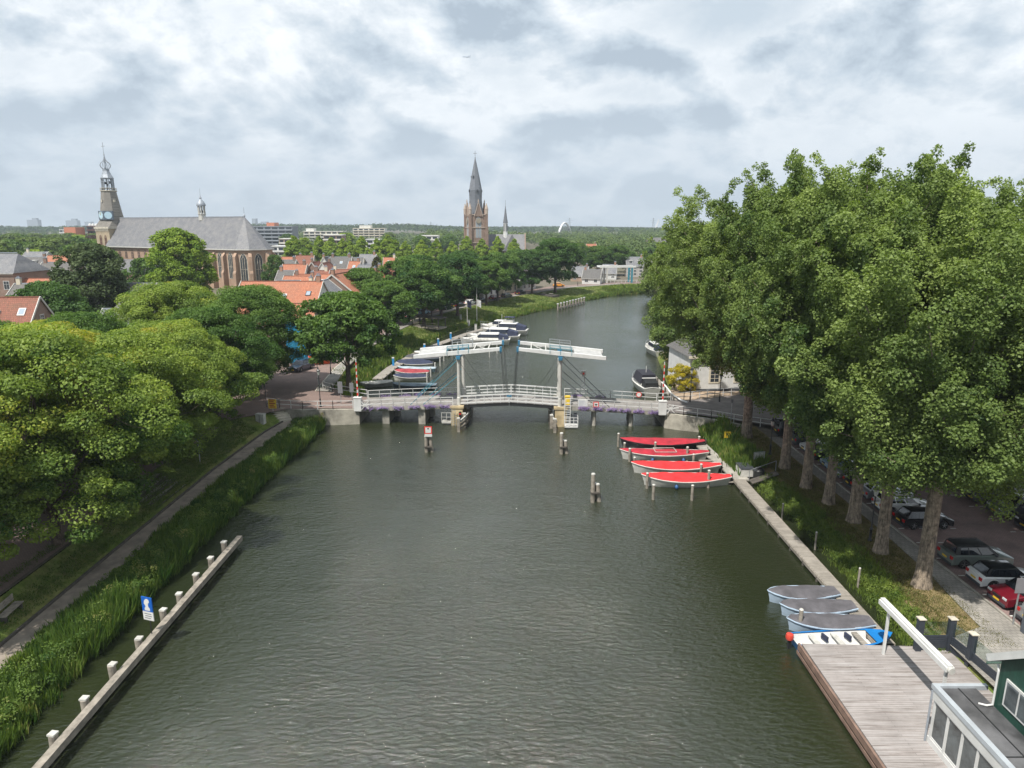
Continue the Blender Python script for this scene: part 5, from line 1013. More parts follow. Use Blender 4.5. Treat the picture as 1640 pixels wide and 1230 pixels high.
# ================================================================ buildings
roofd = {'orange': orange_tile, 'red': red_tile, 'grey': grey_tile, 'slate': slate}
def house(label, X, Y, w, d, hw, hr, rz=0.0, roof='orange', wallm=None, axis='x', wins=(2, 3), group='tiled houses of the old town', z0=2.0, chim=1, skyl=0, trim=True, name='house', cat='house', shops=False, hip=0.0, dorm=0, stepgable=False):
    """gable house; ridge along local x (or y when axis='y'); front faces local -y"""
    wallm = wallm or brown_brick; rnd = random.Random(int(X*13+Y*7)); t = thing(name, label, cat, (X, Y, z0), rz, group)
    mb = MB(); T = None
    if axis == 'y': mb.T = Matrix.Rotation(pi/2, 4, 'Z'); W_, D_ = d, w
    else: W_, D_ = w, d
    def nm(): m = MB(); m.T = mb.T; return m
    mb.loft([[(x, -D_/2, 0), (x, D_/2, 0), (x, D_/2, hw), (x, 0, hw+hr-.02), (x, -D_/2, hw)] for x in (-W_/2, W_/2)]) if hip == 0 else mb.box(-W_/2, W_/2, -D_/2, D_/2, 0, hw)
    mb.build('wall', wallm, t)
    r = nm(); o = .22; k = hr/(D_/2); th = .14; hx = hip*W_/2
    if hip == 0:
        e = W_/2+.12
        for s in (-1, 1): r.loft([[(x, s*(D_/2+o), hw-k*o+.02), (x, 0, hw+hr+.02), (x, 0, hw+hr+.02+th), (x, s*(D_/2+o), hw-k*o+.02+th)] for x in (-e, e)])
    else:
        e = W_/2+o; f = D_/2+o; z1 = hw+hr
        A = [(-e, -f, hw), (e, -f, hw), (e, f, hw), (-e, f, hw)]; B = [(-e+hx, 0, z1), (e-hx, 0, z1)]
        r.face([A[0], A[1], B[1], B[0]]); r.face([A[2], A[3], B[0], B[1]]); r.face([A[1], A[2], B[1]]); r.face([A[3], A[0], B[0]]); r.face(A[::-1])
    ro = r.build('roof', roofd.get(roof, roof), t)
    g = nm(); g.bar((-W_/2-.1+hx, 0, hw+hr+th+.03), (W_/2+.1-hx, 0, hw+hr+th+.03), .22, .16); g.build('ridge', lead if roof in ('slate', 'grey') else red_tile, ro)
    if trim:
        g = nm()
        if hip == 0:
            for x in (-W_/2-.16, W_/2+.16):
                for s in (-1, 1): g.bar((x, s*(D_/2+o), hw-k*o+.12), (x, 0, hw+hr+.16), .10, .26)
        for s in (-1, 1): g.bar((-W_/2-.15, s*(D_/2+o+.08), hw-k*o+.04), (W_/2+.15, s*(D_/2+o+.08), hw-k*o+.04), .14, .14)
        g.build('gutter_trim', offwhite, t)
    for c in range(chim):
        g = nm(); cx = (-W_/2+.7) if c == 0 else W_/2-.8; cx *= rnd.choice([1, -1]) if chim == 1 else 1; g.box(cx-.38, cx+.38, -.3, .3, hw+hr-.6, hw+hr+1.15); ch = g.build('chimney', rnd.choice([brown_brick, red_brick, cream]), ro)
        g = nm(); g.box(cx-.45, cx+.45, -.37, .37, hw+hr+1.15, hw+hr+1.27); g.cyl(cx-.15, 0, hw+hr+1.27, hw+hr+1.6, .1); g.cyl(cx+.15, 0, hw+hr+1.27, hw+hr+1.6, .1); g.build('chimney_cap', lead, ch)
    for c in range(skyl):
        sx_ = -W_/2+W_*(c+.7+rnd.uniform(-.15, .15))/(skyl+.4); s_ = -1 if axis == 'x' else rnd.choice([-1, 1]); f_ = rnd.uniform(.35, .6)
        yy = s_*(D_/2)*(1-f_); zz = hw+hr*f_+.2; n_ = Vector((0, s_*k, 1)).normalized(); tv = Vector((0, -s_, k)).normalized()
        def q(u, v, h): return Vector((sx_+u, yy, zz))+tv*v+n_*h
        g = nm(); g.loft([[q(-.45, -.6, h), q(.45, -.6, h), q(.45, .6, h), q(-.45, .6, h)] for h in (-.05, .08)]); sk = g.build('skylight', white if c % 2 == 0 else darkgrey, ro)
        g = nm(); g.loft([[q(-.34, -.48, h), q(.34, -.48, h), q(.34, .48, h), q(-.34, .48, h)] for h in (.08, .10)]); g.build('pane', mat('sky_lit_glass', (.30, .36, .42), .12, var=0), sk)
    # windows on the front (local -y) and the side faces
    def window(face, u, z, ww, wh):
        g = nm(); p = nm()
        if face == 'f': y = -D_/2; g.box(u-ww/2-.09, u+ww/2+.09, y-.05, y+.02, z-.09, z+wh+.09); p2 = [(u-ww/2, u-.03), (u+.03, u+ww/2)]; [p.box(a, b, y-.062, y-.052, z+c, z+e_) for a, b in p2 for c, e_ in ((0, wh*.6), (wh*.6+.05, wh))]
        else:
            s = -1 if face == 'l' else 1; x = s*W_/2; x0, x1 = (x-.05, x+.02) if s < 0 else (x-.02, x+.05); g.box(x0, x1, u-ww/2-.09, u+ww/2+.09, z-.09, z+wh+.09); x0, x1 = (x-.062, x-.052) if s < 0 else (x+.052, x+.062); [p.box(x0, x1, a, b, z+c, z+e_) for a, b in ((u-ww/2, u-.03), (u+.03, u+ww/2)) for c, e_ in ((0, wh*.6), (wh*.6+.05, wh))]
        w_ = g.build('window', white, t); p.build('pane', glass, w_)
    nf, nc = wins
    for fl_ in range(nf):
        z = .9+fl_*(hw-.6)/max(1, nf)
        if nc:
            for c in range(nc):
                window('f', -W_/2+W_*(c+.5)/nc, z, min(1.1, W_/nc*.5), min(1.7, (hw-.6)/nf*.62))
    if nc and hip == 0:
        face = 'r' if X < 0 else 'l'
        for fl_ in range(nf): 
            for c in range(max(1, int(D_/3))): window(face, -D_/2+D_*(c+.5)/max(1, int(D_/3)), .9+fl_*(hw-.6)/nf, .9, min(1.5, (hw-.6)/nf*.6))
        if hr > 2.4: window(face, 0, hw+hr*.2, .8, 1.1)
    if axis == 'y' and nc:
        pass
    for c in range(dorm):
        dx = -W_/2+W_*(c+.5)/dorm; yy = -D_/2*.62; zz = hw+hr*.28; g = nm(); g.box(dx-.8, dx+.8, yy-.3, yy+2.2*.8, zz, zz+1.25); g.box(dx-.95, dx+.95, yy-.45, yy+1.8, zz+1.25, zz+1.37); dm = g.build('dormer', white, ro); g = nm(); g.box(dx-.6, dx-.04, yy-.32, yy-.305, zz+.2, zz+1.1); g.box(dx+.04, dx+.6, yy-.32, yy-.305, zz+.2, zz+1.1); g.build('pane', glass, dm)
    if stepgable:
        g = nm(); x = -W_/2-.05 if X > 0 else W_/2+.05
        n = 6
        for i in range(n):
            y0 = D_/2*(1-i/n)+.1; g.box(x-.18, x+.18, -y0, y0, hw+hr*i/n-.1, hw+hr*(i+1)/n+.35)
        g.build('stepped_gable', wallm, t)
    return t
def hp(label, x0, x1, ytop, Y, d, hr, roof, wallm=None, rz=0.0, yeave=None, **kw):
    """house whose front spans pixel columns x0..x1 at depth Y with its ridge at pixel row ytop"""
    zt = ZT(Y+d/2, ytop); hw = zt-2.0-hr; X0, X1 = XA(x0, Y, zt-hr), XA(x1, Y, zt-hr); return house(label, (X0+X1)/2, Y+d/2, X1-X0, d, max(2.2, hw), hr, rz, roof, wallm, **kw)
# town left of the church and below it
hp('long low brown tiled roof behind the round dark tree', 5, 232, 455, 128, 9, 3.2, 'grey', pink_brick, R(2), wins=(1, 5), chim=1)
hp('red tiled house with chimney and skylights at the left edge', -70, 34, 478, 88, 8, 4.2, 'red', brown_brick, R(6), skyl=3, wins=(2, 3))
hp('brick building with dark hipped roof cut by the left edge', -60, 21, 406, 150, 12, 4.0, 'slate', brown_brick, hip=.5, wins=(3, 3), chim=0)
hp('house with stepped brown gable and dark roof left of the elm', 52, 104, 421, 168, 10, 4.5, 'grey', brown_brick, R(3), skyl=2, stepgable=True, wins=(2, 3))
hp('brown house with slate roof next to the stepped gable', 78, 118, 424, 176, 9, 4, 'slate', pink_brick, skyl=2, wins=(2, 2), dorm=0)
hp('orange tiled roof between park trees and the stepped gable', 64, 104, 410, 205, 9, 3.5, 'orange', cream, wins=(1, 2))
hp('low orange ridge in front of the stepped gable', 22, 72, 447, 150, 7, 2.2, 'orange', pink_brick, wins=(1, 2), chim=0)
hp('grey roofed house far left between the trees', 8, 62, 412, 215, 9, 3, 'grey', cream, wins=(2, 3), dorm=2)
hp('light grey roofed house behind the left edge houses', 30, 66, 404, 245, 9, 3, 'slate', white, wins=(2, 2))
hp('white rendered house with grey hipped roof below the church', 188, 246, 461, 120, 9, 3.0, 'grey', plaster, R(-4), wins=(2, 3), hip=.35, chim=0)
hp('orange roof peeping out between elm and white house', 168, 232, 455, 132, 7, 2.6, 'orange', pink_brick, R(2), wins=(1, 0))
hp('small house with dark purple roof among the lime crowns', 148, 196, 496, 92, 7, 2.6, 'slate', brown_brick, R(5), wins=(1, 2), chim=0)
# roofs right of the choir
hp('long grey roof behind the large orange roof', 436, 474, 450, 160, 8, 3.4, 'grey', brown_brick, wins=(2, 2), chim=0)
L_ = [(448, 500, 443, 172, 'orange', cream, 'orange roofed house with a dark flat dormer'), (466, 532, 440, 180, 'orange', pink_brick, 'orange roof with row of white dormer windows'), (498, 522, 434, 187, 'red', brown_brick, 'small dark red roof house beside the chimney pair'), (448, 486, 424, 200, 'orange', plaster, 'bright orange gable with white verge near the choir'),
      (486, 515, 420, 205, 'red', brown_brick, 'red gabled house with brown brick side wall'), (504, 531, 421, 206, 'red', plaster, 'red roof with white end gable in the middle of the town'), (440, 470, 417, 225, 'grey', cream, 'grey roofed house with round white gable window'), (470, 498, 410, 238, 'red', cream, 'long red roof at the back of the town roofs'),
      (446, 480, 412, 240, 'orange', pink_brick, 'orange roof just right of the choir trees'), (508, 528, 412, 228, 'grey', plaster, 'grey roof with white verges behind the red gables'), (526, 560, 412, 232, 'grey', cream, 'dark grey roof with cream chimneys'), (552, 580, 413, 240, 'grey', cream, 'dark roof left of the conifer'), (556, 574, 419, 226, 'orange', cream, 'short orange roof left of the white house with arched windows'),
      (574, 600, 408, 244, 'slate', cream, 'slate roof with a small white dormer beside the conifer'), (612, 632, 413, 238, 'orange', plaster, 'orange roof with white verge right of the conifer'), (566, 598, 424, 206, 'slate', plaster, 'white house with black windows and slate hip roof by the conifer'), (528, 562, 432, 190, 'red', pink_brick, 'red roof half hidden by the first quay trees'),
      (560, 592, 438, 176, 'grey', brown_brick, 'grey roof behind the crown of the first quay tree'), (600, 640, 430, 188, 'orange', brown_brick, 'orange roof among the quay tree crowns'), (440, 466, 434, 182, 'grey', pink_brick, 'low grey roof touching the choir buttress')]
for i, (a, b, yt, Y, rf, wm, lab) in enumerate(L_):
    hp(lab, a, b, yt, Y, 8, 3.4 if i != 15 else 2.0, rf, wm, R((i*37) % 13-6), axis='y' if i in (4, 5, 9) else 'x', wins=(2, 2), skyl=1 if i % 2 == 0 else 0, hip=.3 if i in (15,) else 0, dorm=2 if i in (1,) else 0, chim=2 if i in (2, 10) else 1)
# quay houses behind the trees, their fronts turned to the river
def quayh(label, x, y, w, d, hw, hr, rz, roof, wm, **kw): return house(label, x, y, w, d, hw, hr, rz, roof, wm, group='house fronts along the quay', **kw)
fr = pi/2
Q_ = [(-35.4, 113.0, 7.0, brown_brick, 'brown', 'brick house at the quay corner beside the blue sheeting', 8.2), (-38.6, 124, 9, plaster, 'white', 'white classical house front behind the white van', 7.2), (-38.2, 134.5, 9.5, white, 'white2', 'second white house front along the quay', 7.6), (-37.2, 145.5, 10, brown_brick, 'b', 'brown brick house front behind the second quay tree', 8.4),
      (-35, 157.5, 10, pink_brick, 'p', 'pinkish brick house front in the middle of the quay', 7.6), (-31.5, 169, 9.5, plaster, 'w', 'white house front behind the timber pavilion', 7.4), (-27, 181, 10, brown_brick, 'b', 'brown house front left of the brick tower foot', 8.0), (-21.5, 193, 9.5, plaster, 'w', 'white front behind the flagpole trees', 7.0), (-16, 205, 10, pink_brick, 'p', 'brick front behind the slim leaning tree', 7.8), (-9.5, 217, 10, plaster, 'w', 'white house front near the parked cars at the bend', 7.2), (-3.5, 229, 10, cream, 'c', 'cream house front left of the largest tree', 7.0), (3.5, 241, 10, white, 'w', 'white house front right behind the largest tree', 6.6)]
for i, x_ in enumerate((-33.3, -34.6, -34.2, -32.6, -31.2, -28, -23.8, -18.8, -13.2, -7, -1, 5.5)): Q_[i] = (x_,)+Q_[i][1:]
house('brick corner house on the quay with orange roof, beside the blue sheeting', -39.3, 113.2, 14, 7.6, 6.2, 3.0, 0, 'orange', brown_brick, group='house fronts along the quay', wins=(2, 4), skyl=1)
house('big orange roofed house with white quay front and four skylights', -41.4, 124.0, 14.5, 10.5, 8.3, 3.7, 0, 'orange', plaster, group='house fronts along the quay', wins=(2, 4), skyl=4)
for i, (x, y, w, wm, _, lab, hw) in enumerate(Q_):
    if i < 2: continue
    ang = atan2(*( (Q_[min(i+1, len(Q_)-1)][0]-Q_[max(0, i-1)][0]), (Q_[min(i+1, len(Q_)-1)][1]-Q_[max(0, i-1)][1])))
    quayh(lab, x-3.5, y, w, 9, hw, 3.6, fr-ang, ['orange', 'grey', 'slate', 'orange', 'red'][i % 5], wm, wins=(2 if hw < 7.5 else 3, 3))
# white buildings at the bend
hp('white cottage with large shuttered window at the river bend', 936, 965, 437, 262, 8, 3.0, 'grey', white, R(-14), wins=(1, 2), z0=2.0)
hp('grey roofed extension behind the white cottage', 918, 944, 429, 275, 8, 3.4, 'slate', pink_brick, R(-14), wins=(2, 2))
hp('white gabled house left of the white lift bridge', 968, 990, 424, 285, 9, 3.4, 'slate', white, R(-10), wins=(2, 2))
hp('grey mansion with dark roof and pointed gables behind the lift bridge', 1005, 1032, 412, 300, 9, 3.6, 'slate', mat('grey_render', (.38, .36, .34), .8, var=.12), R(-4), wins=(3, 3), dorm=2)
hp('pink brick house with flat cornice right of the grey mansion', 1030, 1055, 416, 302, 8, 1.8, 'grey', pink_brick, R(-2), wins=(3, 3), hip=.4)
hp('brown roofed row house beyond the pink brick house', 1052, 1084, 414, 318, 8, 2.4, 'grey', brown_brick, wins=(2, 3))
hp('orange roof at the edge of the poplar crowns', 1084, 1106, 416, 290, 8, 3, 'orange', pink_brick, wins=(2, 2))
hp('red roof above the light green trees at the bend', 940, 956, 391, 420, 9, 4, 'orange', pink_brick, wins=(2, 2))
hp('grey roofed apartment row right of the river bend', 1040, 1075, 381, 560, 14, 3, 'grey', pink_brick, wins=(3, 5))
hp('second grey roofed apartment row right of the river bend', 1076, 1106, 384, 520, 14, 3, 'grey', brown_brick, wins=(3, 5))
# far apartment blocks
def block(label, x0, x1, ytop, Y, d, floors, wallm, bandm, pent=None, ybot=None):
    zt = ZT(Y, ytop); X0, X1 = XA(x0, Y, zt), XA(x1, Y, zt); t = thing('apartment_block', label, 'apartment block', ((X0+X1)/2, Y, 2), 0, 'flat roofed blocks beyond the town'); w = X1-X0; h = zt-2
    mb = MB(); mb.box(-w/2, w/2, 0, d, 0, h); mb.build('wall', wallm, t)
    n = max(3, int(w/6))
    for f_ in range(floors):
        z = h-(f_+1)*3.0; 
        if z < 0: break
        mb = MB(); [mb.box(-w/2+w*(k+.12)/n, -w/2+w*(k+.88)/n, -.08, .05, z+.9, z+2.4) for k in range(n)]; mb.build('window_row', glass, t)
        mb = MB(); mb.box(-w/2, w/2, -1.1, -.09, z-.15, z+.75); mb.build('balcony', bandm, t)
    mb = MB(); mb.box(-w/2-.2, w/2+.2, -.4, d+.2, h, h+.5); mb.build('parapet', bandm, t)
    if pent: mb = MB(); mb.box(w*pent[0], w*pent[1], 2, d-2, h+.5, h+pent[2]); mb.build('roof_house', pent[3], t)
    return t
terr = mat('terracotta_panel', (.52, .20, .12), .7, var=.08)
block('dark brown apartment block with balconies left of the church tower', 139, 166, 363, 560, 14, 6, mat('dark_brown_cladding', (.08, .045, .04), .7, var=.2), mat('brown_panel', (.13, .07, .06), .7, var=.1))
mb = MB(); X = XA(113, 555, 15); mb.box(0, 9, 0, 12, 0, ZT(555, 364)-2); t = thing('stair_tower', 'orange stair tower at the left end of the dark apartment block', 'building', (X, 548, 2)); mb.build('wall', terr, t)
for k, px in enumerate((144, 149, 154, 159)):
    t = tag(MB_o := (lambda m: (m.lathe((0, 0, 0), [(1.2, 0), (1.2, .8), (.9, 1.6), (.2, 2.0)], 10), m.build('roof_dome', white))[1])(MB()), f'small white roof dome on the dark apartment block, {ORD[k]} from the left', 'roof dome', 'roof domes'); t.location = (XA(px, 566, 24), 566, ZT(560, 363)+.5)
block('grey apartment block with long balconies right of the choir', 400, 468, 363, 600, 16, 5, mat('grey_cladding', (.20, .22, .25), .6, var=.15), mat('grey_panel', (.30, .33, .37), .6, var=.1), (-.12, .06, 3.4, terr))
block('cream block far behind the pointed limes', 486, 549, 371, 760, 14, 4, cream, plaster, (-.45, -.25, 3.5, plaster))
block('cream apartment block with roof houses left of the woods', 565, 616, 366, 900, 16, 4, plaster, cream, (-.3, .05, 4, plaster))
block('white school building behind the left pointed limes', 434, 466, 395, 420, 12, 2, white, white)
block('pinkish low block beside the choir end', 447, 470, 383, 500, 12, 3, pink_brick, plaster)
block('white cube building above the town trees', 673, 701, 378, 520, 14, 1, plaster, plaster)
block('white modern houses between the pointed limes', 586, 622, 384, 480, 10, 2, white, white)
block('brown and white house row behind the limes', 518, 548, 377, 460, 10, 3, brown_brick, plaster)
block('long white roofed hall left of the stair tower', 95, 112, 368, 650, 14, 1, white, white)
block('pale low block beside the church tower foot', 150, 165, 382, 480, 12, 1, plaster, plaster)
for i, (px0, px1, yt, Y) in enumerate([(44, 61, 352, 3600), (106, 124, 353, 3700), (136, 146, 355, 4200), (404, 410, 350, 3600), (418, 428, 355, 3800), (942, 951, 362.5, 4400), (955, 968, 364.5, 4300), (1074, 1079, 356, 4300), (1084, 1090, 360, 4400)]):
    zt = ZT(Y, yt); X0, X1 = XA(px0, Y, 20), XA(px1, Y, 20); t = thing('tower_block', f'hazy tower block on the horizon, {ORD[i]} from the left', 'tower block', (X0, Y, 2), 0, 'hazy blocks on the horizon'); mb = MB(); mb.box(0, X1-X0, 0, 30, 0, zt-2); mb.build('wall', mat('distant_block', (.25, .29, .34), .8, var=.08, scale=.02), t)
    if X1-X0 > 40: mb = MB(); mb.box((X1-X0)*.45, (X1-X0)*.85, 5, 25, zt-2, zt+7); mb.build('roof_house', mat('distant_block', (.3, .3, .3)), t)

# ---------------------------------------------------------------- old church with slated roof
a = Vector((.869, -.494)); CH = thing('old_church', 'large brick church with long slate roof and clock tower with open lantern', 'church', (-95.8, 241, 2), atan2(a.y, a.x))
# local: x along axis to the east (towards the choir), y across (north), south wall at y=0, width 14; x<0 is nave
Wc = 14.0; EZ, RZ = 13.6, 24.9
apse = [(0, 0), (4.6, 2.0), (7.0, 7.0), (4.6, 12.0), (0, 14.0)]
mb = MB(); mb.prism([(-40, 0)]+apse+[(-40, 14)], 0, EZ); mb.build('choir_wall', church_brick, CH)
mb = MB(); mb.prism([(-77, .15), (-40.003, .15), (-40.003, 13.85), (-77, 13.85)], 0, EZ-.003); mb.build('nave_wall', church_brick, CH)
mb = MB(); o = .5; ap = [(0.3, -o), (5.1, 1.6), (7.7, 7.0), (5.1, 12.4), (.3, 14+o)]; top = (-2.6, 7.0, RZ); R0 = (-77, 7.0, RZ)
mb.face([(-77, -o, EZ), (ap[0][0], ap[0][1], EZ), top, R0]); mb.face([(ap[4][0], ap[4][1], EZ), (-77, 14+o, EZ), R0, top])
for p, q in zip(ap, ap[1:]): mb.face([(p[0], p[1], EZ), (q[0], q[1], EZ), top])
mb.face([(-77, 14+o, EZ), (-77, -o, EZ), R0]); mb.face([(-77, -o, EZ-.01)]+[(p[0], p[1], EZ-.01) for p in ap]+[(-77, 14+o, EZ-.01)])
rf = mb.build('roof', slate, CH)
mb = MB(); mb.bar((-77, 7, RZ+.05), (-2.6, 7, RZ+.05), .35, .3); mb.cyl(-2.6, 7, RZ, RZ+3.2, .09, .05); mb.lathe((-2.6, 7, RZ), [(.3, 0), (.35, .4), (.12, .8)], 8); mb.build('ridge_capping', lead, rf)
mb = MB(); mb.bar((-77, -.62, EZ+.1), (.3, -.62, EZ+.1), .3, .35)
for p, q in zip(ap, ap[1:]): mb.bar((p[0], p[1]-.1, EZ+.1), (q[0], q[1]-.1, EZ+.1), .25, .35)
mb.build('gutter', offwhite, CH)
# lower aisle
mb = MB(); mb.box(-74, -30, -8, .1, 0, 4.6); mb.build('aisle_wall', brown_brick, CH)
mb = MB(); mb.loft([[(x, -8.4, 4.6), (x, .12, 8.8), (x, .12, 9.0), (x, -8.4, 4.8)] for x in (-74.3, -29.7)]); mb.build('aisle_roof', slate, CH)
def gothic(parent, c, nrm, w, h, z0, lights=2, dark=glass, recess=True, frame=stone):
    """pointed window: centre c on the wall, outward normal nrm"""
    n = Vector((nrm[0], nrm[1], 0)).normalized(); u = Vector((-n.y, n.x, 0)); c = Vector((c[0], c[1], 0))
    def arch(w_, h_, z_):
        pts = [(-w_/2, z_), (w_/2, z_), (w_/2, z_+h_-w_*.85)]; 
        for k in range(1, 5): f = k/5; pts.append((w_/2*(1-f**1.5), z_+h_-w_*.85+w_*.85*sin(f*pi/2)))
        pts.append((0, z_+h_)); pts += [(-x, z) for x, z in pts[3:-1]][::-1]; pts.append((-w_/2, z_+h_-w_*.85)); return pts
    def place(pts, d0, d1):
        m = MB(); m.loft([[c+u*x+n*d+Vector((0, 0, z)) for x, z in pts] for d in (d0, d1)]); return m
    wn = place(arch(w+.5, h+.35, z0-.15), -.1, .05).build('window', frame, parent)
    place(arch(w, h, z0), .02, .07).build('pane', dark, wn)
    m = MB()
    for k in range(1, lights): x = -w/2+w*k/lights; m.bar(c+u*x+n*.1+Vector((0, 0, z0)), c+u*x+n*.1+Vector((0, 0, z0+h-w*.7)), .12)
    m.bar(c+u*(-w*.25)+n*.1+Vector((0, 0, z0+h-w*.75)), c+u*(w*.12)+n*.1+Vector((0, 0, z0+h-w*.15)), .1); m.bar(c+u*(w*.25)+n*.1+Vector((0, 0, z0+h-w*.75)), c+u*(-w*.12)+n*.1+Vector((0, 0, z0+h-w*.15)), .1)
    m.bar(c-u*w/2+n*.1+Vector((0, 0, z0+h*.45)), c+u*w/2+n*.1+Vector((0, 0, z0+h*.45)), .08); m.build('tracery', frame, wn)
for i in range(9):
    gothic(CH, (-72.5+i*4.1, .15), (0, -1), 1.5, 3.4, 9.4, 2, mat('brick_infill', (.085, .06, .05), .8, var=.2), frame=church_brick)
for x in (-36.5, -31, -25.5, -20, -14.2, -8.6, -3.1): gothic(CH, (x, 0), (0, -1), 2.3, 8.8, 3.8, 3)
for (p, q) in zip(apse, apse[1:]):
    m_ = ((p[0]+q[0])/2, (p[1]+q[1])/2); nn = Vector((q[1]-p[1], -(q[0]-p[0]))); gothic(CH, m_, nn, 2.4, 9.6, 2.6, 3)
def buttress(x, y, nx, ny, h=12.6):
    n = Vector((nx, ny)).normalized(); u = Vector((-n.y, n.x)); mb = MB()
    pr = [(0, 0), (1.9, 0), (1.9, h*.45), (1.4, h*.52), (1.4, h*.9), (0.3, h), (0, h)]
    mb.loft([[(x+n.x*d-0+u.x*s, y+n.y*d+u.y*s, z) for d, z in pr] for s in (-.55, .55)]); mb.build('buttress', church_brick, CH)
for x in (-39.4, -33.8, -28.2, -22.7, -17.1, -11.4, -5.8): buttress(x, 0, 0, -1)
for (x, y) in apse: buttress(x, y, x+1.6, y-7)
# fleche
mb = MB(); fx = (-25.5, 7, RZ)
mb.lathe(fx, [(1.25, -1.2), (1.25, .9), (1.45, 1.0), (1.45, 1.2), (1.1, 1.25)], 8)
for k in range(8): mb.cyl(fx[0]+1.15*cos(k*pi/4), fx[1]+1.15*sin(k*pi/4), RZ+1.2, RZ+4.0, .17, .17, 6)
fl = mb.build('fleche', offwhite, CH)
mb = MB(); mb.lathe((fx[0], fx[1], RZ+4.0), [(1.6, 0), (1.65, .3), (1.45, .9), (1.0, 1.7), (.45, 2.2), (.3, 2.5), (.42, 2.9), (.2, 3.3), (.06, 4.0), (.04, 6.2)], 12); mb.build('dome', lead, fl, smooth=True)
mb = MB(); mb.lathe((fx[0], fx[1], RZ+4.0), [(.5, -2.4), (.6, -2.2), (.35, -1.4), (.1, -1.2)], 8); mb.build('bell', darkgrey, fl)
# tower
tx, ty = -80.6, 6.0; hs = 4.7
mb = MB(); mb.box(tx-hs, tx+hs, ty-hs, ty+hs, 0, 20.6); mb.build('tower_shaft', tower_brick, CH)
mb = MB(); mb.box(tx-hs-.35, tx+hs+.35, ty-hs-.35, ty+hs+.35, 20.6, 21.3)
for k in range(-5, 6): mb.box(tx+k*.85-.18, tx+k*.85+.18, ty-hs-.3, ty-hs, 19.6, 20.6); mb.box(tx-hs-.3, tx-hs, ty+k*.85-.18, ty+k*.85+.18, 19.6, 20.6)
mb.build('cornice', stone, CH)
for c, n in (((tx-1.6, ty-hs), (0, -1)), ((tx+1.8, ty-hs), (0, -1)), ((tx-hs, ty), (-1, 0))): gothic(CH, c, n, 1.6, 4.6, 13.6, 1, mat('louvre', (.10, .05, .035), .8, var=.1), frame=tower_brick)
def octa(r, z, sq=0.0): 
    pts = []
    for k in range(8): 
        an = pi/8+k*pi/4; x, y = r*cos(an), r*sin(an)
        if sq: m = max(abs(x), abs(y)); x, y = x*(1-sq)+sq*math.copysign(r*.92, x), y*(1-sq)+sq*math.copysign(r*.92, y)
        pts.append((tx+x, ty+y, z))
    return pts
brs = tilemat('tower_slates', (.20, .185, .165), (.24, .22, .195), course=.3, moss=.3, mosscol=(.34, .32, .27))
mb = MB(); mb.loft([octa(5.2, 21.3, .9), octa(4.2, 24.0, .25), octa(3.95, 27.0), octa(2.75, 35.2)]); sp = mb.build('tapered_spire', brs, CH)
mb = MB()
for c in ((tx, ty-4.15),):
    mb.box(tx-1.75, tx+1.75, ty-4.35, ty-2.6, 24.1, 27.6); mb.box(tx-4.35, tx-2.6, ty-1.75, ty+1.75, 24.1, 27.6)
mb.cbox((tx+2.75, ty-2.75, 25.85), (3.3, 2.2, 3.4), R(45)); ck = mb.build('clock_housing', mat('clock_frame', (.10, .13, .17), .5, var=.1), CH)
mb = MB(); mb.tube([(tx, ty-4.36, 25.85), (tx, ty-4.42, 25.85)], 1.45, 24); mb.tube([(tx-4.36, ty, 25.85), (tx-4.42, ty, 25.85)], 1.45, 24); mb.tube([(tx+3.53, ty-3.53, 25.85), (tx+3.58, ty-3.58, 25.85)], 1.4, 24); cf = mb.build('clock_face', mat('clock_blue', (.42, .58, .68), .4, var=.05), ck)
mb = MB(); mb.bar((tx, ty-4.45, 25.85), (tx-.55, ty-4.45, 26.7), .1); mb.bar((tx, ty-4.45, 25.85), (tx+.15, ty-4.45, 27.1), .08)
for k in range(12): an = k*pi/6; mb.bar((tx+1.15*sin(an), ty-4.44, 25.85+1.15*cos(an)), (tx+1.38*sin(an), ty-4.44, 25.85+1.38*cos(an)), .09)
mb.build('hands', mat('gilt', (.55, .40, .12), .4, .6, var=0), cf)
mb = MB()
for k in range(8):
    an = k*pi/4; r_ = 3.1
    if k % 2 == 0: mb.box(tx+r_*cos(an)-.35, tx+r_*cos(an)+.35, ty+r_*sin(an)-.35, ty+r_*sin(an)+.35, 31.0, 32.0)
mb.build('spire_dormer', stone, sp)
mb = MB(); mb.lathe((tx, ty, 35.2), [(3.0, 0), (3.1, .3), (2.7, .45)], 8, pi/8); 
for k in range(16): an = k*pi/8; mb.bar((tx+2.9*cos(an), ty+2.9*sin(an), 35.5), (tx+2.9*cos(an), ty+2.9*sin(an), 36.5), .1)
mb.lathe((tx, ty, 36.45), [(2.95, 0), (2.95, .12)], 8, pi/8)
gy = mb.build('gallery', stone, CH)
mb = MB(); 
for k in range(8): an = pi/8+k*pi/4; mb.tube([(tx+2.2*cos(an), ty+2.2*sin(an), 35.5), (tx+2.1*cos(an), ty+2.1*sin(an), 40.2)], .24, 6); a2 = an+pi/4; mb.bar((tx+2.1*cos(an), ty+2.1*sin(an), 38.9), (tx+2.1*cos(a2), ty+2.1*sin(a2), 38.9), .2)
mb.lathe((tx, ty, 40.1), [(2.35, 0), (2.45, .35), (2.2, .5)], 8, pi/8); ln = mb.build('lantern', lead, CH)
mb = MB()
for (bx, by, bz) in ((0, 0, 37.4), (.9, .3, 38.3), (-.8, -.4, 38.1)): mb.lathe((tx+bx, ty+by, bz), [(.65, 0), (.5, .25), (.38, .8), (.1, 1.0)], 8)
mb.build('bell', darkgrey, ln)
mb = MB(); mb.lathe((tx, ty, 40.5), [(2.4, 0), (1.7, 1.4), (1.25, 2.6), (1.2, 3.4), (1.3, 3.5)], 8, pi/8); mb.build('bell_roof', lead, CH)
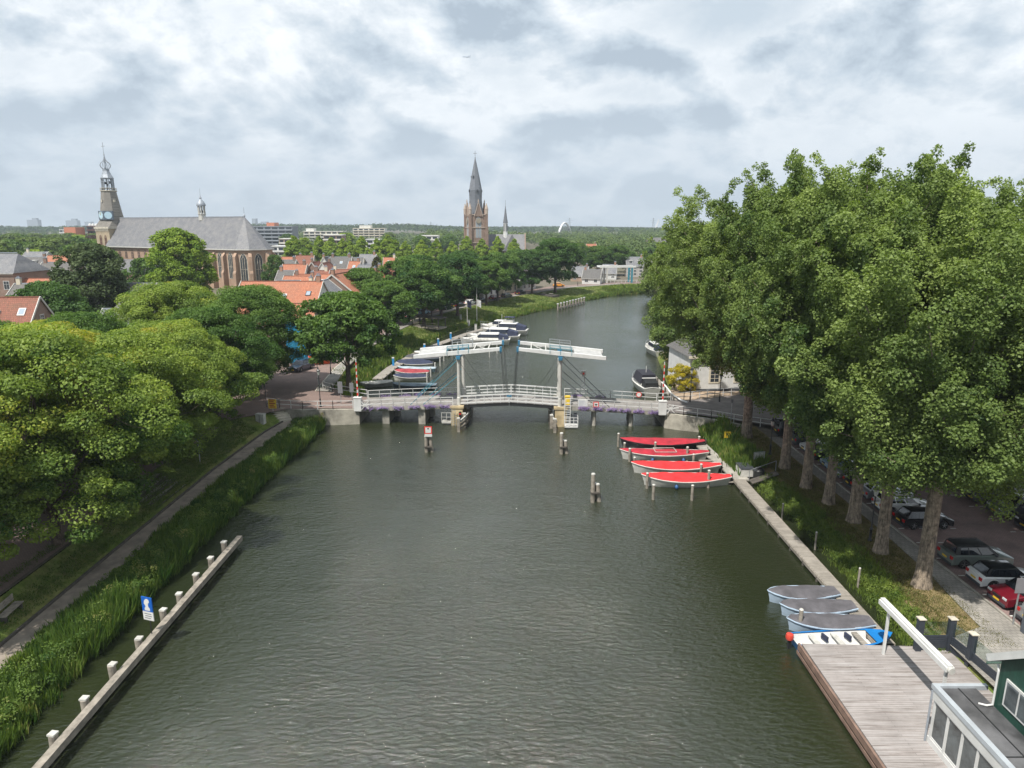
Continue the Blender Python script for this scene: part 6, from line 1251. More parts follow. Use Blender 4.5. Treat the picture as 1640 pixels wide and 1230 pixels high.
mb = MB()
for k in range(8): an = k*pi/4; mb.tube([(tx+r_*cos(an), ty+r_*sin(an), z) for r_, z in ((1.0, 43.9), (1.75, 44.6), (2.0, 45.4), (1.5, 46.3), (.7, 46.9), (.3, 47.8), (.12, 48.8))], .10, 5)
mb.lathe((tx, ty, 44), [(.2, 0), (.14, 5), (.3, 5.3), (.1, 5.7), (.06, 7.5), (.05, 10.2)], 8); mb.bar((tx-1.2, ty, 52.6), (tx+1.2, ty, 52.6), .12); mb.bar((tx, ty, 51.4), (tx, ty, 53.9), .12); mb.build('open_crown', lead, CH)

# ---------------------------------------------------------------- neo-gothic church
CY = 372.0; TX = XA(762, CY, 30); NC = thing('gothic_church', 'brown brick gothic church with tall slate spire and pinnacled tower', 'church', (TX, CY, 2), R(20))
dk = brickmat('gothic_brick', (.23, .145, .11), (.27, .17, .13), (.27, .22, .18), var=.25)
s = 4.5; mb = MB(); mb.box(-s, s, -s, s, 0, 27.2); mb.build('tower_shaft', dk, NC)
pst = mat('pale_trim_stone', (.42, .34, .28), .85, var=.15)
mb = MB(); 
for z in (12.8, 20.6, 27.2): mb.box(-s-.3, s+.3, -s-.3, s+.3, z, z+.45)
mb.build('string_course', pst, NC)
for sx_, sy_ in ((-1, -1), (1, -1), (1, 1), (-1, 1)):
    mb = MB(); x, y = sx_*s, sy_*s; mb.box(x-.75, x+.75, y-.75, y+.75, 0, 21.2); mb.box(x-.6, x+.6, y-.6, y+.6, 21.2, 27.6); mb.build('corner_buttress', dk, NC)
    mb = MB(); mb.lathe((x, y, 27.6), [(.8, 0), (.85, 2.4), (.95, 2.6), (.1, 5.6)], 8, pi/8); mb.build('pinnacle', pst, NC)
for n in ((0, -1), (1, 0), (-1, 0)):
    gothic(NC, (n[0]*s, n[1]*s), n, 2.9, 10.6, 15.6, 2, mat('louvre_pale', (.30, .33, .36), .6, var=.1), frame=pst)
    u = Vector((-n[1], n[0])); 
    for k in (-1, 1): gothic(NC, (n[0]*s+u.x*k*1.4, n[1]*s+u.y*k*1.4), n, 1.0, 4.6, 6.6, 1, mat('louvre', (.1, .05, .03)), frame=pst)
    mb = MB(); c = Vector((n[0]*(s+.1), n[1]*(s+.1), 0)); uu = Vector((u.x, u.y, 0)); nn = Vector((n[0], n[1], 0))
    mb.loft([[c+uu*x+nn*d+Vector((0, 0, z)) for x, z in ((-2.2, 26.5), (2.2, 26.5), (0, 33.5))] for d in (-.4, .25)]); gb = mb.build('gable', dk, NC)
    mb = MB()
    for k in (-1, 1): mb.bar(c+uu*k*2.3+nn*.3+Vector((0, 0, 26.4)), c+nn*.3+Vector((0, 0, 33.8)), .3)
    mb.lathe((c.x+nn.x*.2, c.y+nn.y*.2, 33.6), [(.2, 0), (.35, .4), (.1, 1.6)], 6); mb.build('coping', pst, gb)
    mb = MB(); mb.tube([c+nn*.26+Vector((0, 0, 24.2)), c+nn*.38+Vector((0, 0, 24.2))], 1.35, 16); mb.build('clock_face', mat('tower_clock', (.30, .26, .20), .5, var=.1), NC)
spm = tilemat('spire_slates', (.15, .165, .19), (.19, .20, .225), course=.3, moss=.1, rough=.5)
H0 = 27.4; HT = ZT(CY, 252)-2
mb = MB(); mb.lathe((0, 0, 0), [(3.9, H0), (3.3, H0+7.5), (3.45, H0+12.5), (2.2, H0+19), (.12, HT)], 8, pi/8); sp = mb.build('spire', spm, NC)
mb = MB()
for (r_, z, k) in ((3.3, H0+11.5, 0), (3.3, H0+11.5, 2), (3.3, H0+11.5, 4), (3.3, H0+11.5, 6), (2.2, H0+18.5, 7), (2.2, H0+18.5, 5)): an = k*pi/4-pi/2+.35*0; mb.box(r_*cos(an)-.35, r_*cos(an)+.35, r_*sin(an)-.35, r_*sin(an)+.35, z, z+1.2)
mb.build('spire_dormer', darkgrey, sp)
mb = MB(); mb.cyl(0, 0, HT-.5, HT+3.2, .14, .1); mb.bar((-.9, 0, HT+2.0), (.9, 0, HT+2.0), .22); mb.lathe((0, 0, HT-.4), [(.1, 0), (.35, .3), (.1, .7)], 8); mb.build('cross', lead, sp)
# body: nave behind, ridge to the right
NB = MB(); zr = 17.2; NB.T = Matrix.Rotation(R(-20), 4, 'Z')
NB.box(3.0, 29, 3, 14, 0, 8.4); NB.build('nave_wall', dk, NC)
NB = MB(); NB.T = Matrix.Rotation(R(-20), 4, 'Z')
NB.loft([[(x, 2.4, 8.4), (x, 8.5, zr), (x, 14.6, 8.4)] for x in (2.6, 26.0)]); NB.build('nave_roof', slate, NC)
NB = MB(); NB.T = Matrix.Rotation(R(-20), 4, 'Z')
NB.loft([[(14.5, y, 8.6), (19.2, y, zr+.1), (24.0, y, 8.6)] for y in (-3, 20)]); NB.build('transept_roof', slate, NC)
NB = MB(); NB.T = Matrix.Rotation(R(-20), 4, 'Z'); NB.loft([[(14.9, y, 0), (23.6, y, 0), (23.6, y, 8.6), (19.2, y, zr-.4), (14.9, y, 8.6)] for y in (-2.6, 19.6)]); NB.build('transept_wall', dk, NC)
NB = MB(); NB.T = Matrix.Rotation(R(-20), 4, 'Z'); NB.loft([[(x, 2.1, 8.0), (x, 8.5, zr+.6), (x, 14.9, 8.0), (x, 14.9, 0), (x, 2.1, 0)] for x in (26.003, 26.6)]); NB.build('end_gable', dk, NC)
NB = MB(); NB.T = Matrix.Rotation(R(-20), 4, 'Z'); NB.lathe((15.6, 8.5, zr-2.4), [(1.5, 0), (1.2, 3.2), (1.1, 8.2), (1.35, 8.4)], 8); f2 = NB.build('ridge_turret', white, NC)
NB = MB(); NB.T = Matrix.Rotation(R(-20), 4, 'Z'); NB.lathe((15.6, 8.5, zr+6), [(1.35, 0), (.9, 2.5), (.08, 9.2), (.05, 12)], 8); NB.build('turret_spire', spm, f2)
NB = MB(); NB.T = Matrix.Rotation(R(-20), 4, 'Z')
for k in range(8): an = k*pi/4+pi/8; NB.box(15.6+1.13*cos(an)-.14, 15.6+1.13*cos(an)+.14, 8.5+1.13*sin(an)-.14, 8.5+1.13*sin(an)+.14, zr+1.6, zr+5.4)
NB.build('turret_louvre', darkgrey, f2)
NB = MB(); NB.T = Matrix.Rotation(R(-20), 4, 'Z'); NB.lathe((4.6, -.5, 0), [(1.3, 0), (1.3, 12), (1.5, 12.2), (.08, 18)], 8); NB.build('stair_turret', lead, NC)

# ---------------------------------------------------------------- white bridge house on the right
t = thing('bridge_house', 'white painted house with cream framed window under the poplars', 'house', (27.2, 92.6, 1.45), R(6))
x0, x1 = -2.6, 12
mb = MB(); mb.box(x0, x1, 0, 9, -.6, 4.9); mb.build('wall', white, t); mb = MB(); mb.box(x0-.06, x1+.06, -.06, 9.06, -.7, .3); mb.build('plinth', darkgrey, t)
mb = MB(); mb.loft([[(x0-.4, -.5, 4.9), (x1+.4, -.5, 4.9), (x1+.4, 9.5, 4.9), (x0-.4, 9.5, 4.9)], [(x0+3.5, 3.8, 8.0), (x1-3.5, 3.8, 8.0), (x1-3.5, 5.2, 8.0), (x0+3.5, 5.2, 8.0)]]); mb.build('roof', grey_tile, t)
mb = MB(); mb.box(x0-.45, x1+.45, -.6, -.45, 4.75, 5.05); mb.build('cornice', cream, t)
for x_ in (1.0, 4.6, 8.4):
    mb = MB(); mb.box(x_-.85, x_+.85, -.07, .02, 1.1, 3.6); w = mb.build('window', cream, t); mb = MB()
    for i in range(2):
        for k in range(4): mb.box(x_-.6+i*.62, x_-.6+i*.62+.55, -.085, -.072, 1.3+k*.54, 1.3+k*.54+.46)
    mb.build('pane', glass, w)
# second lift bridge at the bend
t = thing('lift_bridge', 'small white lift bridge with teal posts at the river bend', 'bridge', (XA(992, 268, 4), 268, 2), R(8)); zt = ZT(268, 427)-2
for x_ in (-5, 5):
    for y_ in (0, 4): mb = MB(); mb.box(x_-.3, x_+.3, y_-.3, y_+.3, 0, zt-.4); mb.build('tower_post', teal if x_ > 0 else offwhite, t)
mb = MB(); mb.box(-8, 6.5, -.4, 0, zt-.4, zt+.3); mb.box(-8, 6.5, 4, 4.4, zt-.4, zt+.3); mb.box(-8, -3, .003, 3.997, zt-.3, zt); mb.build('balance_beam', white, t)
mb = MB(); mb.box(-5.5, 14, 0, 4, -.4, 0); mb.build('deck', asphalt_deck, t)
mb = MB(); [mb.bar((-5+k*1.5, -.05, 0), (-5+k*1.5, -.05, 1.1), .1) for k in range(13)]; mb.bar((-5, -.05, 1.1), (13, -.05, 1.1), .1); mb.build('railing', white, t)

# ---------------------------------------------------------------- green boathouse with flat roofed annex and terrace
deckm = brickmat('terrace_planks', (.24, .215, .20), (.30, .27, .255), (.10, .085, .08), bw=3.6, bh=.145, ms=.008, plane='floor', var=.2, vs=.9, rough=.75)
nt = deckm.node_tree; b_ = nt.nodes['Principled BSDF']; old = b_.inputs['Base Color'].links[0].from_socket; tc = N(nt, 'ShaderNodeTexCoord'); mp = N(nt, 'ShaderNodeMapping'); mp.inputs['Scale'].default_value = (.35, 6.5, 1); nt.links.new(tc.outputs['Object'], mp.inputs[0])
n_ = N(nt, 'ShaderNodeTexNoise', Scale=1.0, Detail=9, Roughness=.72); nt.links.new(mp.outputs[0], n_.inputs['Vector']); n3 = N(nt, 'ShaderNodeTexNoise', Scale=.45, Detail=4); nt.links.new(tc.outputs['Object'], n3.inputs['Vector'])
k_ = mathn(nt, 'MULTIPLY', ramp(nt, n_.outputs[0], [(.42, (0, 0, 0)), (.66, (1, 1, 1))]), ramp(nt, n3.outputs[0], [(.3, (.35,)*3), (.65, (1,)*3)])); dkk = ramp(nt, n_.outputs[0], [(.30, (.50, .44, .42)), (.46, (1, 1, 1))])
nt.links.new(mixc(nt, mathn(nt, 'MULTIPLY', k_, .75), mixc(nt, 1.0, old, dkk, 'MULTIPLY'), (.43, .41, .405)), b_.inputs['Base Color'])
t = thing('terrace', 'large weathered plank terrace built over the water', 'terrace', (16.4, 20, .8))
mb = MB(); mb.prism([(0, -12), (8.4, -12), (8.4, 9.6), (8.25, 12.6), (8.05, 14.0), (6.3, 14.25), (.1, 14.5)], -.10, 0); mb.build('decking', deckm, t)
mb = MB(); mb.box(-.12, -.004, -12, 14.5, -.34, -.12); mb.box(-.12, -.004, -12, 14.5, -.10, .03); mb.box(-.16, -.125, -12, 14.5, -.6, -.4); mb.build('edge_boards', mat('brown_boards', (.20, .13, .10), .8, var=.25, scale=2), t)
for k in range(9): mb = MB(); mb.box(.3, .55, -11.5+k*3.2, -11.2+k*3.2, -2, -.12); mb.build('pile', darktimber, t)
t = thing('sun_screen_frame', 'white awning beam on two white posts above the terrace', 'awning', (20.6, 28.0, .8))
mb = MB(); mb.box(-.2, .2, .2, 6.25, 2.7, 2.95); mb.box(-.12, .12, .2, 6.25, 2.955, 3.05); mb.build('beam', white, t)
for y_ in (.45, 5.5): mb = MB(); mb.box(-.06, .06, y_-.06, y_+.06, 0, 2.7); mb.build('post', white, t)
mb = MB(); mb.tube([(-.0, .05, 2.84), (.0, .2, 2.84)], .16, 12); mb.build('end_roller', offwhite, t)
t = thing('terrace_fence', 'dark slatted terrace fence with glass upper panels and stone capped posts', 'fence', (22.7, 33.9, .8))
fp = [(0, 0), (1.75, 0), (1.95, -1.45), (2.15, -4.6)]
fcol = mat('anthracite_boards', (.035, .042, .055), .55, var=.15, scale=3)
for p in fp: mb = MB(); mb.box(p[0]-.15, p[0]+.15, p[1]-.15, p[1]+.15, -.05, 1.95); po = mb.build('post', fcol, t); mb = MB(); mb.loft([[(p[0]-r_, p[1]-r_, z), (p[0]+r_, p[1]-r_, z), (p[0]+r_, p[1]+r_, z), (p[0]-r_, p[1]+r_, z)] for r_, z in ((.2, 1.95), (.2, 2.0), (.05, 2.09))]); mb.build('post_cap', stone, po)
gl_ = bpy.data.materials.new('clear_glass'); gl_.use_nodes = True; nt = gl_.node_tree; nt.nodes.clear(); tr = N(nt, 'ShaderNodeBsdfTransparent'); gs = N(nt, 'ShaderNodeBsdfGlossy', Roughness=.03); mx = N(nt, 'ShaderNodeMixShader', Fac=.14); oo = N(nt, 'ShaderNodeOutputMaterial'); tr.inputs[0].default_value = (.86, .92, .9, 1); nt.links.new(tr.outputs[0], mx.inputs[1]); nt.links.new(gs.outputs[0], mx.inputs[2]); nt.links.new(mx.outputs[0], oo.inputs[0])
for a_, b_ in zip(fp, fp[1:]):
    A, B = Vector((a_[0], a_[1], 0)), Vector((b_[0], b_[1], 0)); d = (B-A).normalized(); A = A+d*.16; B = B-d*.16; mb = MB()
    for k in range(7): mb.bar(A+Vector((0, 0, .06+k*.135)), B+Vector((0, 0, .06+k*.135)), .05, .118)
    mb.build('slat_panel', fcol, t); mb = MB(); mb.bar(A+Vector((0, 0, 1.4)), B+Vector((0, 0, 1.4)), .015, .76); mb.build('glass_panel', gl_, t)
mb = MB(); mb.box(1.9, 2.5, .6, .64, 1.0, 1.15); 
# annex
t = thing('garden_room', 'flat roofed white annex with a row of tall windows beside the green house', 'annex', (19.2, 27.0, .8))
W0, H_ = 1.75, 2.75
mb = MB(); mb.box(.12, 1.6, -13, -.12, 0, H_-.05); mb.build('inner_wall', darkgrey, t)
mb = MB(); mb.box(0.02, 1.5, -.12, -.02, 0, H_+.02); mb.build('end_wall', offwhite, t)
roofing = mat('bitumen_roofing', (.115, .115, .12), .35, var=.45, scale=.55, bump=.003)
mb = MB(); mb.box(.1, 1.75, -13, -.1, H_, H_+.08); rf = mb.build('flat_roof', roofing, t)
mb = MB(); mb.bar((.95, -13, H_+.09), (.95, -.1, H_+.09), .05, .02); mb.bar((.1, -4.2, H_+.09), (1.7, -4.2, H_+.09), .05, .02); mb.build('roofing_seam', black, rf)
mb = MB(); mb.box(-.14, .1, -13, .1, H_-.02, H_+.2); mb.box(.1, 2.3, -.1, .1, H_-.02, H_+.195); mb.build('roof_edge', mat('zinc_edge', (.52, .56, .60), .4, .3, var=.08), t)
mb = MB(); mb.box(-.1, .02, -13, 0.02, 2.25, H_-.02); mb.box(-.06, .06, -13, 0, 0, .3); mb.build('fascia', white, t)
for k in range(12):
    y_ = -.1-k*.98; mb = MB(); mb.box(-.05, .07, y_-.12, y_, .3, 2.25); mb.box(-.035, .05, y_-.98, y_-.12, .3, .4); mb.box(-.035, .05, y_-.98, y_-.12, 2.15, 2.25); w = mb.build('window', white, t); mb = MB(); mb.box(0, .02, y_-.96, y_-.13, .405, 2.145); mb.build('pane', mat('pale_glass', (.09, .105, .11), .05, var=.4, scale=1.2, spec=.9), w)
mb = MB(); mb.cyl(-.12, .0, 0, H_-.1, .045, .045, 8); mb.build('downpipe', lead, t)
# green house: gable end facing the river, ridge running inland
GH = thing('green_house', 'dark green timber house with white window and tiled gable roof', 'house', (20.95, 25.75, .8))
gm = bpy.data.materials.new('green_boards'); gm.use_nodes = True; nt = gm.node_tree; b = nt.nodes['Principled BSDF']; b.inputs['Roughness'].default_value = .35; tc = N(nt, 'ShaderNodeTexCoord'); s_ = N(nt, 'ShaderNodeSeparateXYZ'); nt.links.new(tc.outputs['Object'], s_.inputs[0])
w_ = mathn(nt, 'FRACT', mathn(nt, 'MULTIPLY', s_.outputs[1], 5.5)); lin = ramp(nt, w_, [(0, (.25,)*3), (.05, (1,)*3), (.95, (1,)*3), (1, (.25,)*3)]); n = N(nt, 'ShaderNodeTexNoise', Scale=2.5, Detail=5); nt.links.new(tc.outputs['Object'], n.inputs['Vector'])
c = mixc(nt, 1.0, ramp(nt, n.outputs[0], [(.3, (.010, .045, .032)), (.7, (.018, .075, .052))]), lin, 'MULTIPLY'); nt.links.new(c, b.inputs['Base Color'])
D_ = 11.0; EH = 5.15; RH = 9.4
mb = MB(); mb.loft([[(x_, 0, 0), (x_, 0, EH), (x_, -D_/2, RH), (x_, -D_, EH), (x_, -D_, 0)] for x_ in (0, 7)]); mb.build('wall', gm, GH)
kk = (RH-EH)/(D_/2)
mb = MB()
for s_, y0 in ((1, .35), (-1, -D_-.35)):
    mb.loft([[(x_, y0, EH-kk*.35+.02), (x_, -D_/2, RH+.02), (x_, -D_/2, RH+.22), (x_, y0, EH-kk*.35+.22)] for x_ in (-.25, 7.2)])
rf = mb.build('roof', grey_tile, GH)
mb = MB(); mb.bar((-.3, .42, EH-kk*.42+.1), (-.3, -D_/2, RH+.1), .08, .3); mb.bar((-.3, -D_-.42, EH-kk*.42+.1), (-.3, -D_/2, RH+.1), .08, .3); mb.bar((-.3, .42, EH-.28), (7.2, .42, EH-.28), .16, .18); mb.build('bargeboard', white, GH)
mb = MB(); mb.tube([(-.08, .05, EH-.3), (-.10, -.06, 4.6), (-.10, -.06, 2.95), (-.35, -.06, 2.9), (-.6, .1, 2.88)], .045, 8); mb.build('downpipe', white, GH)
for yy, ww, z_ in ((-1.3, 1.6, 3.3), (-5.5, 1.6, 3.3)):
    mb = MB(); mb.box(-.06, .02, yy-ww/2, yy+ww/2, z_, z_+1.25); w = mb.build('window', white, GH); mb = MB(); mb.box(-.075, -.062, yy-ww/2+.1, yy-.05, z_+.1, z_+1.15); mb.box(-.075, -.062, yy+.05, yy+ww/2-.1, z_+.1, z_+1.15); mb.build('pane', mat('pale_glass', (.2, .2, .2)), w)
# ================================================================ vehicles
carglass = mat('car_glass', (.012, .015, .02), .06, var=0, spec=.9)
lampred = mat('tail_lamp_red', (.45, .01, .01), .2, var=0); lampw = mat('head_lamp_glass', (.55, .58, .6), .12, var=0); plate = mat('number_plate_yellow', (.70, .48, .03), .5, var=0)
def paint_(name, c, metal=.3): return mat('car_paint_'+name, c, .28, metal, var=0, coat=.8)
def car_proto(name, kind, L, Wd, H, hood, rear, low=.24):
    """local x forward, wheels on z=0"""
    t = thing(name, 'x', 'car', (0, -500, 0)); zb = H*.60; w = Wd/2; wb = L*.30; wr = .33
    def side(shr):
        pts = []; n = 7
        def arch(cx):
            r = wr+.06+shr*.3
            return [(cx+r*cos(pi-k*pi/n), low+.10+r*sin(pi-k*pi/n)*1.0) for k in range(n+1)]
        pts = [(-L/2+.02+shr, low+shr)] + [(x, max(z, low+shr)) for x, z in arch(-wb)] + [(x, max(z, low+shr)) for x, z in arch(wb)] + [(L/2-.05-shr, low+shr), (L/2-shr, low+.28), (L/2-.05-shr, zb*.80), (L/2-.35, zb*.90-shr), (L/2-hood, zb*1.03-shr), (0, zb*1.02-shr), (-L/2+rear*.4, zb*1.04-shr), (-L/2+.05+shr, zb*.98-shr), (-L/2+shr, zb*.6)]
        return pts
    mb = MB(); P0, P1 = side(0), side(.05)
    mb.loft([[(x, -w, z) for x, z in P1], [(x, -w+.09, z) for x, z in P0], [(x, w-.09, z) for x, z in P0], [(x, w, z) for x, z in P1]]); body = mb.build('body', None, t, smooth=True)
    # greenhouse
    xb0, xb1 = -L/2+rear*.25+.12, L/2-hood+.05; xt0, xt1 = -L/2+rear+.05, L/2-hood-.66*(.75 if kind == 'van' else 1)
    if kind in ('suv', 'wagon'): xt0 = -L/2+.42
    if kind == 'van': xt0 = -L/2+.12; xb0 = -L/2+.05
    wb_, wt = w-.10, w-.27; z0, z1 = zb*1.0, H-.05
    A = [Vector((xb0, -wb_, z0)), Vector((xb1, -wb_, z0)), Vector((xb1, wb_, z0)), Vector((xb0, wb_, z0))]; B = [Vector((xt0, -wt, z1)), Vector((xt1, -wt, z1)), Vector((xt1, wt, z1)), Vector((xt0, wt, z1))]
    mb = MB(); mb.loft([A, B, [Vector((b.x*.93, b.y*.86, H)) for b in B]]); roof = mb.build('roof', None, t, smooth=True)
    def pane(nm, a, b, c, d, u0, u1, v0, v1, off=.006):
        def q(u, v): return (a*(1-u)+b*u)*(1-v)+(d*(1-u)+c*u)*v
        n = (b-a).cross(d-a).normalized(); ctr = (a+b+c+d)/4
        if n.dot(ctr-Vector((0, 0, H*.6))) < 0: n = -n
        m = MB(); m.loft([[q(u0, v0)+n*o, q(u1, v0)+n*o, q(u1, v1)+n*o, q(u0, v1)+n*o] for o in (-.01, off)]); return m.build(nm, carglass, t)
    pane('windscreen', A[1], A[2], B[2], B[1], .05, .95, .08, .94); 
    pane('rear_window', A[3], A[0], B[0], B[3], .08, .92, .22, .92)
    for s in (0, 1):
        a, b, c, d = (A[0], A[1], B[1], B[0]) if s == 0 else (A[3], A[2], B[2], B[3])
        if kind != 'van': pane('side_window', a, b, c, d, .10, .30, .12, .88); pane('side_window', a, b, c, d, .33, .58, .12, .90); pane('side_window', a, b, c, d, .61, .90, .12, .90)
        else: pane('side_window', a, b, c, d, .74, .93, .15, .88)
    for sx_ in (-1, 1):
        for sy in (-1, 1):
            mb = MB(); cx, cy = sx_*wb, sy*(w-.13); mb.tube([(cx, cy-.12, wr), (cx, cy-.10, wr), (cx, cy+.10, wr), (cx, cy+.12, wr)], [wr-.03, wr, wr, wr-.03], 18); wh = mb.build('wheel', rubber, t, smooth=True)
            mb = MB(); y0, y1 = (cy+sy*.115, cy+sy*.135); 
            for k in range(5): an = k*2*pi/5+.3; mb.bar((cx, (y0+y1)/2, wr), (cx+.2*cos(an), (y0+y1)/2, wr+.2*sin(an)), .075, .03)
            mb.tube([(cx, y0-sy*.0, wr), (cx, y1, wr)], .06, 10); mb.build('rim', alloy, wh)
    for sy in (-1, 1):
        mb = MB(); mb.box(L/2-.16, L/2-.02, sy*w*.86-.14, sy*w*.86+.10 if sy < 0 else sy*w*.86+.04, zb*.66, zb*.80) if False else mb.cbox((L/2-.09, sy*(w-.27), zb*.74), (.16, .34, .13)); mb.build('headlight', lampw, t)
        mb = MB(); mb.cbox((-L/2+.07, sy*(w-.2), zb*.80), (.16, .28, .22)); mb.build('taillight', lampred, t)
        mb = MB(); mb.cbox((xb1-.35, sy*(w+.06), zb*1.07), (.12, .17, .13)); mb.build('mirror', darkgrey, t)
    mb = MB(); mb.cbox((-L/2+.0, 0, zb*.62), (.03, .5, .12)); mb.build('number_plate', plate, t); mb = MB(); mb.cbox((L/2-.0, 0, low+.18), (.03, .5, .12)); mb.build('number_plate', plate, t)
    mb = MB(); mb.cbox((L/2-.03, 0, low+.05), (.10, Wd*.84, .16)); mb.build('front_bumper_trim', darkgrey, t); mb = MB(); mb.cbox((L/2-.02, 0, zb*.66), (.06, Wd*.36, .14)); mb.build('grille', black, t); mb = MB(); mb.cbox((-L/2+.04, 0, low+.06), (.10, Wd*.84, .18)); mb.build('rear_bumper_trim', darkgrey, t); mb = MB(); mb.cbox((0, 0, low-.02), (wb*2-.9, Wd*.94, .10)); mb.build('sill_trim', darkgrey, t)
    if kind in ('suv', 'wagon'): mb = MB(); [mb.bar((xt0+.1, s*(wt-.06), H+.03), (xt1-.1, s*(wt-.06), H+.03), .04) for s in (-1, 1)]; mb.build('roof_rail', black, t)
    return t
PROTO = {'suv': car_proto('parked_suv', 'suv', 4.4, 1.84, 1.64, 1.08, .62), 'hatch': car_proto('parked_car', 'hatch', 4.1, 1.76, 1.50, 1.0, .6), 'wagon': car_proto('parked_estate_car', 'wagon', 4.5, 1.8, 1.52, 1.1, .7), 'van': car_proto('parked_van', 'van', 5.0, 1.95, 2.0, .75, .3)}
USED = set()
def car(kind, loc, rz, col, label, group=None, roof=None, s=1.0, cat=None):
    pr_ = PROTO[kind]
    if kind in USED: t = clone(pr_, loc, rz, label, group, s)
    else: USED.add(kind); t = pr_; t.location = loc; t.rotation_euler = (0, 0, rz); t.scale = (s,)*3; tag(t, label, None, group)
    t['category'] = cat or ('van' if kind == 'van' else 'car')
    if group: t['group'] = group
    elif 'group' in t: del t['group']
    for ch in t.children:
        base = ch.name.split('.')[0]
        if base in ('body', 'roof'):
            if not ch.material_slots: ch.data.materials.append(None)
            ch.material_slots[0].link = 'OBJECT'; ch.material_slots[0].material = (roof or col) if base == 'roof' else col
    return t
for p_ in PROTO.values():
    for ch in p_.children:
        if ch.name.split('.')[0] in ('body', 'roof'): ch.data.materials.clear(); ch.data.materials.append(black)
bl, wt_, sil, gry, red_c, blu, gg, lbl = paint_('black', (.012, .013, .016)), paint_('white', (.72, .72, .71), 0), paint_('silver', (.42, .44, .46), .6), paint_('grey', (.13, .14, .15), .5), paint_('red', (.17, .010, .022), .3), paint_('blue', (.10, .28, .48), .4), paint_('green_grey', (.20, .235, .215), .4), paint_('light_blue', (.32, .48, .62), .3)
g = 'cars in the row along the right kerb'; zc_ = 1.23
row = [('suv', 43.2, 0, gg, 'green grey SUV with dark roof parked alone behind the forked poplar', black), ('hatch', 40.35, 0, wt_, 'white car with black roof next to the green grey SUV', bl), ('suv', 38.0, pi, red_c, 'dark red SUV parked nose to the kerb between white and silver cars', bl), ('suv', 35.5, 0, sil, 'silver car at the charging post with a yellow cable', None),
       ('hatch', 49.3, 0, bl, 'black hatchback behind the forked poplar trunk', None), ('wagon', 52.1, 0, wt_, 'white estate car beside the black hatchback', None), ('hatch', 54.7, 0, sil, 'silver hatchback with red tail lamps behind the lamp post', None), ('wagon', 57.2, 0, bl, 'dark estate between the silver hatchback and the pale silver car', None), ('hatch', 59.8, pi, sil, 'pale silver car with nose to the kerb', None),
       ('hatch', 62.2, pi, lbl, 'light blue car with nose to the kerb', None), ('suv', 64.7, 0, bl, 'black SUV beyond the light blue car', None), ('hatch', 67.1, pi, wt_, 'white car near the far end of the kerb row', None), ('suv', 69.4, 0, gry, 'dark SUV with bright tail lamp next to the black van', None)]
for kd, Y, rz, c, lab, rf in row: car(kd, (31.95 if rz == 0 else 31.9, Y, zc_), rz+R(random.Random(int(Y*10)).uniform(-2, 2)), c, lab, g, rf, .96)
v = car('van', (31.6, 72.3, zc_), R(0), bl, 'black van with pale letters at the far end of the car park', None)
def txt(s, parent, loc, rot, size, m, name='lettering', ext=.005):
    c = bpy.data.curves.new(name, 'FONT'); c.body = s; c.size = size; c.extrude = ext; c.align_x = 'CENTER'; c.align_y = 'CENTER'; c.materials.append(m); tmp = bpy.data.objects.new('tmp', c); COL.objects.link(tmp); me = bpy.data.meshes.new_from_object(tmp.evaluated_get(bpy.context.evaluated_depsgraph_get())); bpy.data.objects.remove(tmp); me.name = name; o = bpy.data.objects.new(name, me); COL.objects.link(o); o.parent = parent; o.location = loc; o.rotation_euler = rot; return o
txt('bar', v, (-.9, -.99, 1.15), (pi/2, 0, 0), .75, offwhite)
g = 'cars in the opposite row of the car park'
for kd, x, Y, rz, c, lab in [('suv', 41.0, 51.4, pi, gry, 'dark blue grey SUV facing the driveway at the right edge'), ('suv', 41.3, 48.6, pi, bl, 'black SUV at the right edge, second from the camera'), ('wagon', 41.0, 54.2, pi, gry, 'grey car behind the dark SUV, under the branches'), ('hatch', 40.8, 57.4, pi, lbl, 'light blue car glimpsed between the poplar branches'), ('hatch', 41.0, 60.4, pi, wt_, 'white car in the opposite row behind the trunk'), ('wagon', 41, 63.4, pi, bl, 'black car deeper in the opposite row'), ('hatch', 41, 66.4, pi, sil, 'silver car at the end of the opposite row')]: car(kd, (x, Y, zc_), rz+R(3), c, lab, g)
car('suv', (-32.6, 103.6, 2.11), R(250), paint_('navy', (.02, .028, .06)), 'dark blue car parked near the blue direction sign')
car('hatch', (-38.8, 99.2, 2.11), R(235), wt_, 'white car under the overhanging tree left of the bridge square')
car('hatch', (-40.5, 95.0, 2.11), R(235), blu, 'blue car half hidden under the overhanging tree')
car('van', (-30.4, 117.4, 2.11), R(80), wt_, 'white van parked in front of the white house front')
g = 'cars parked along the far quay'
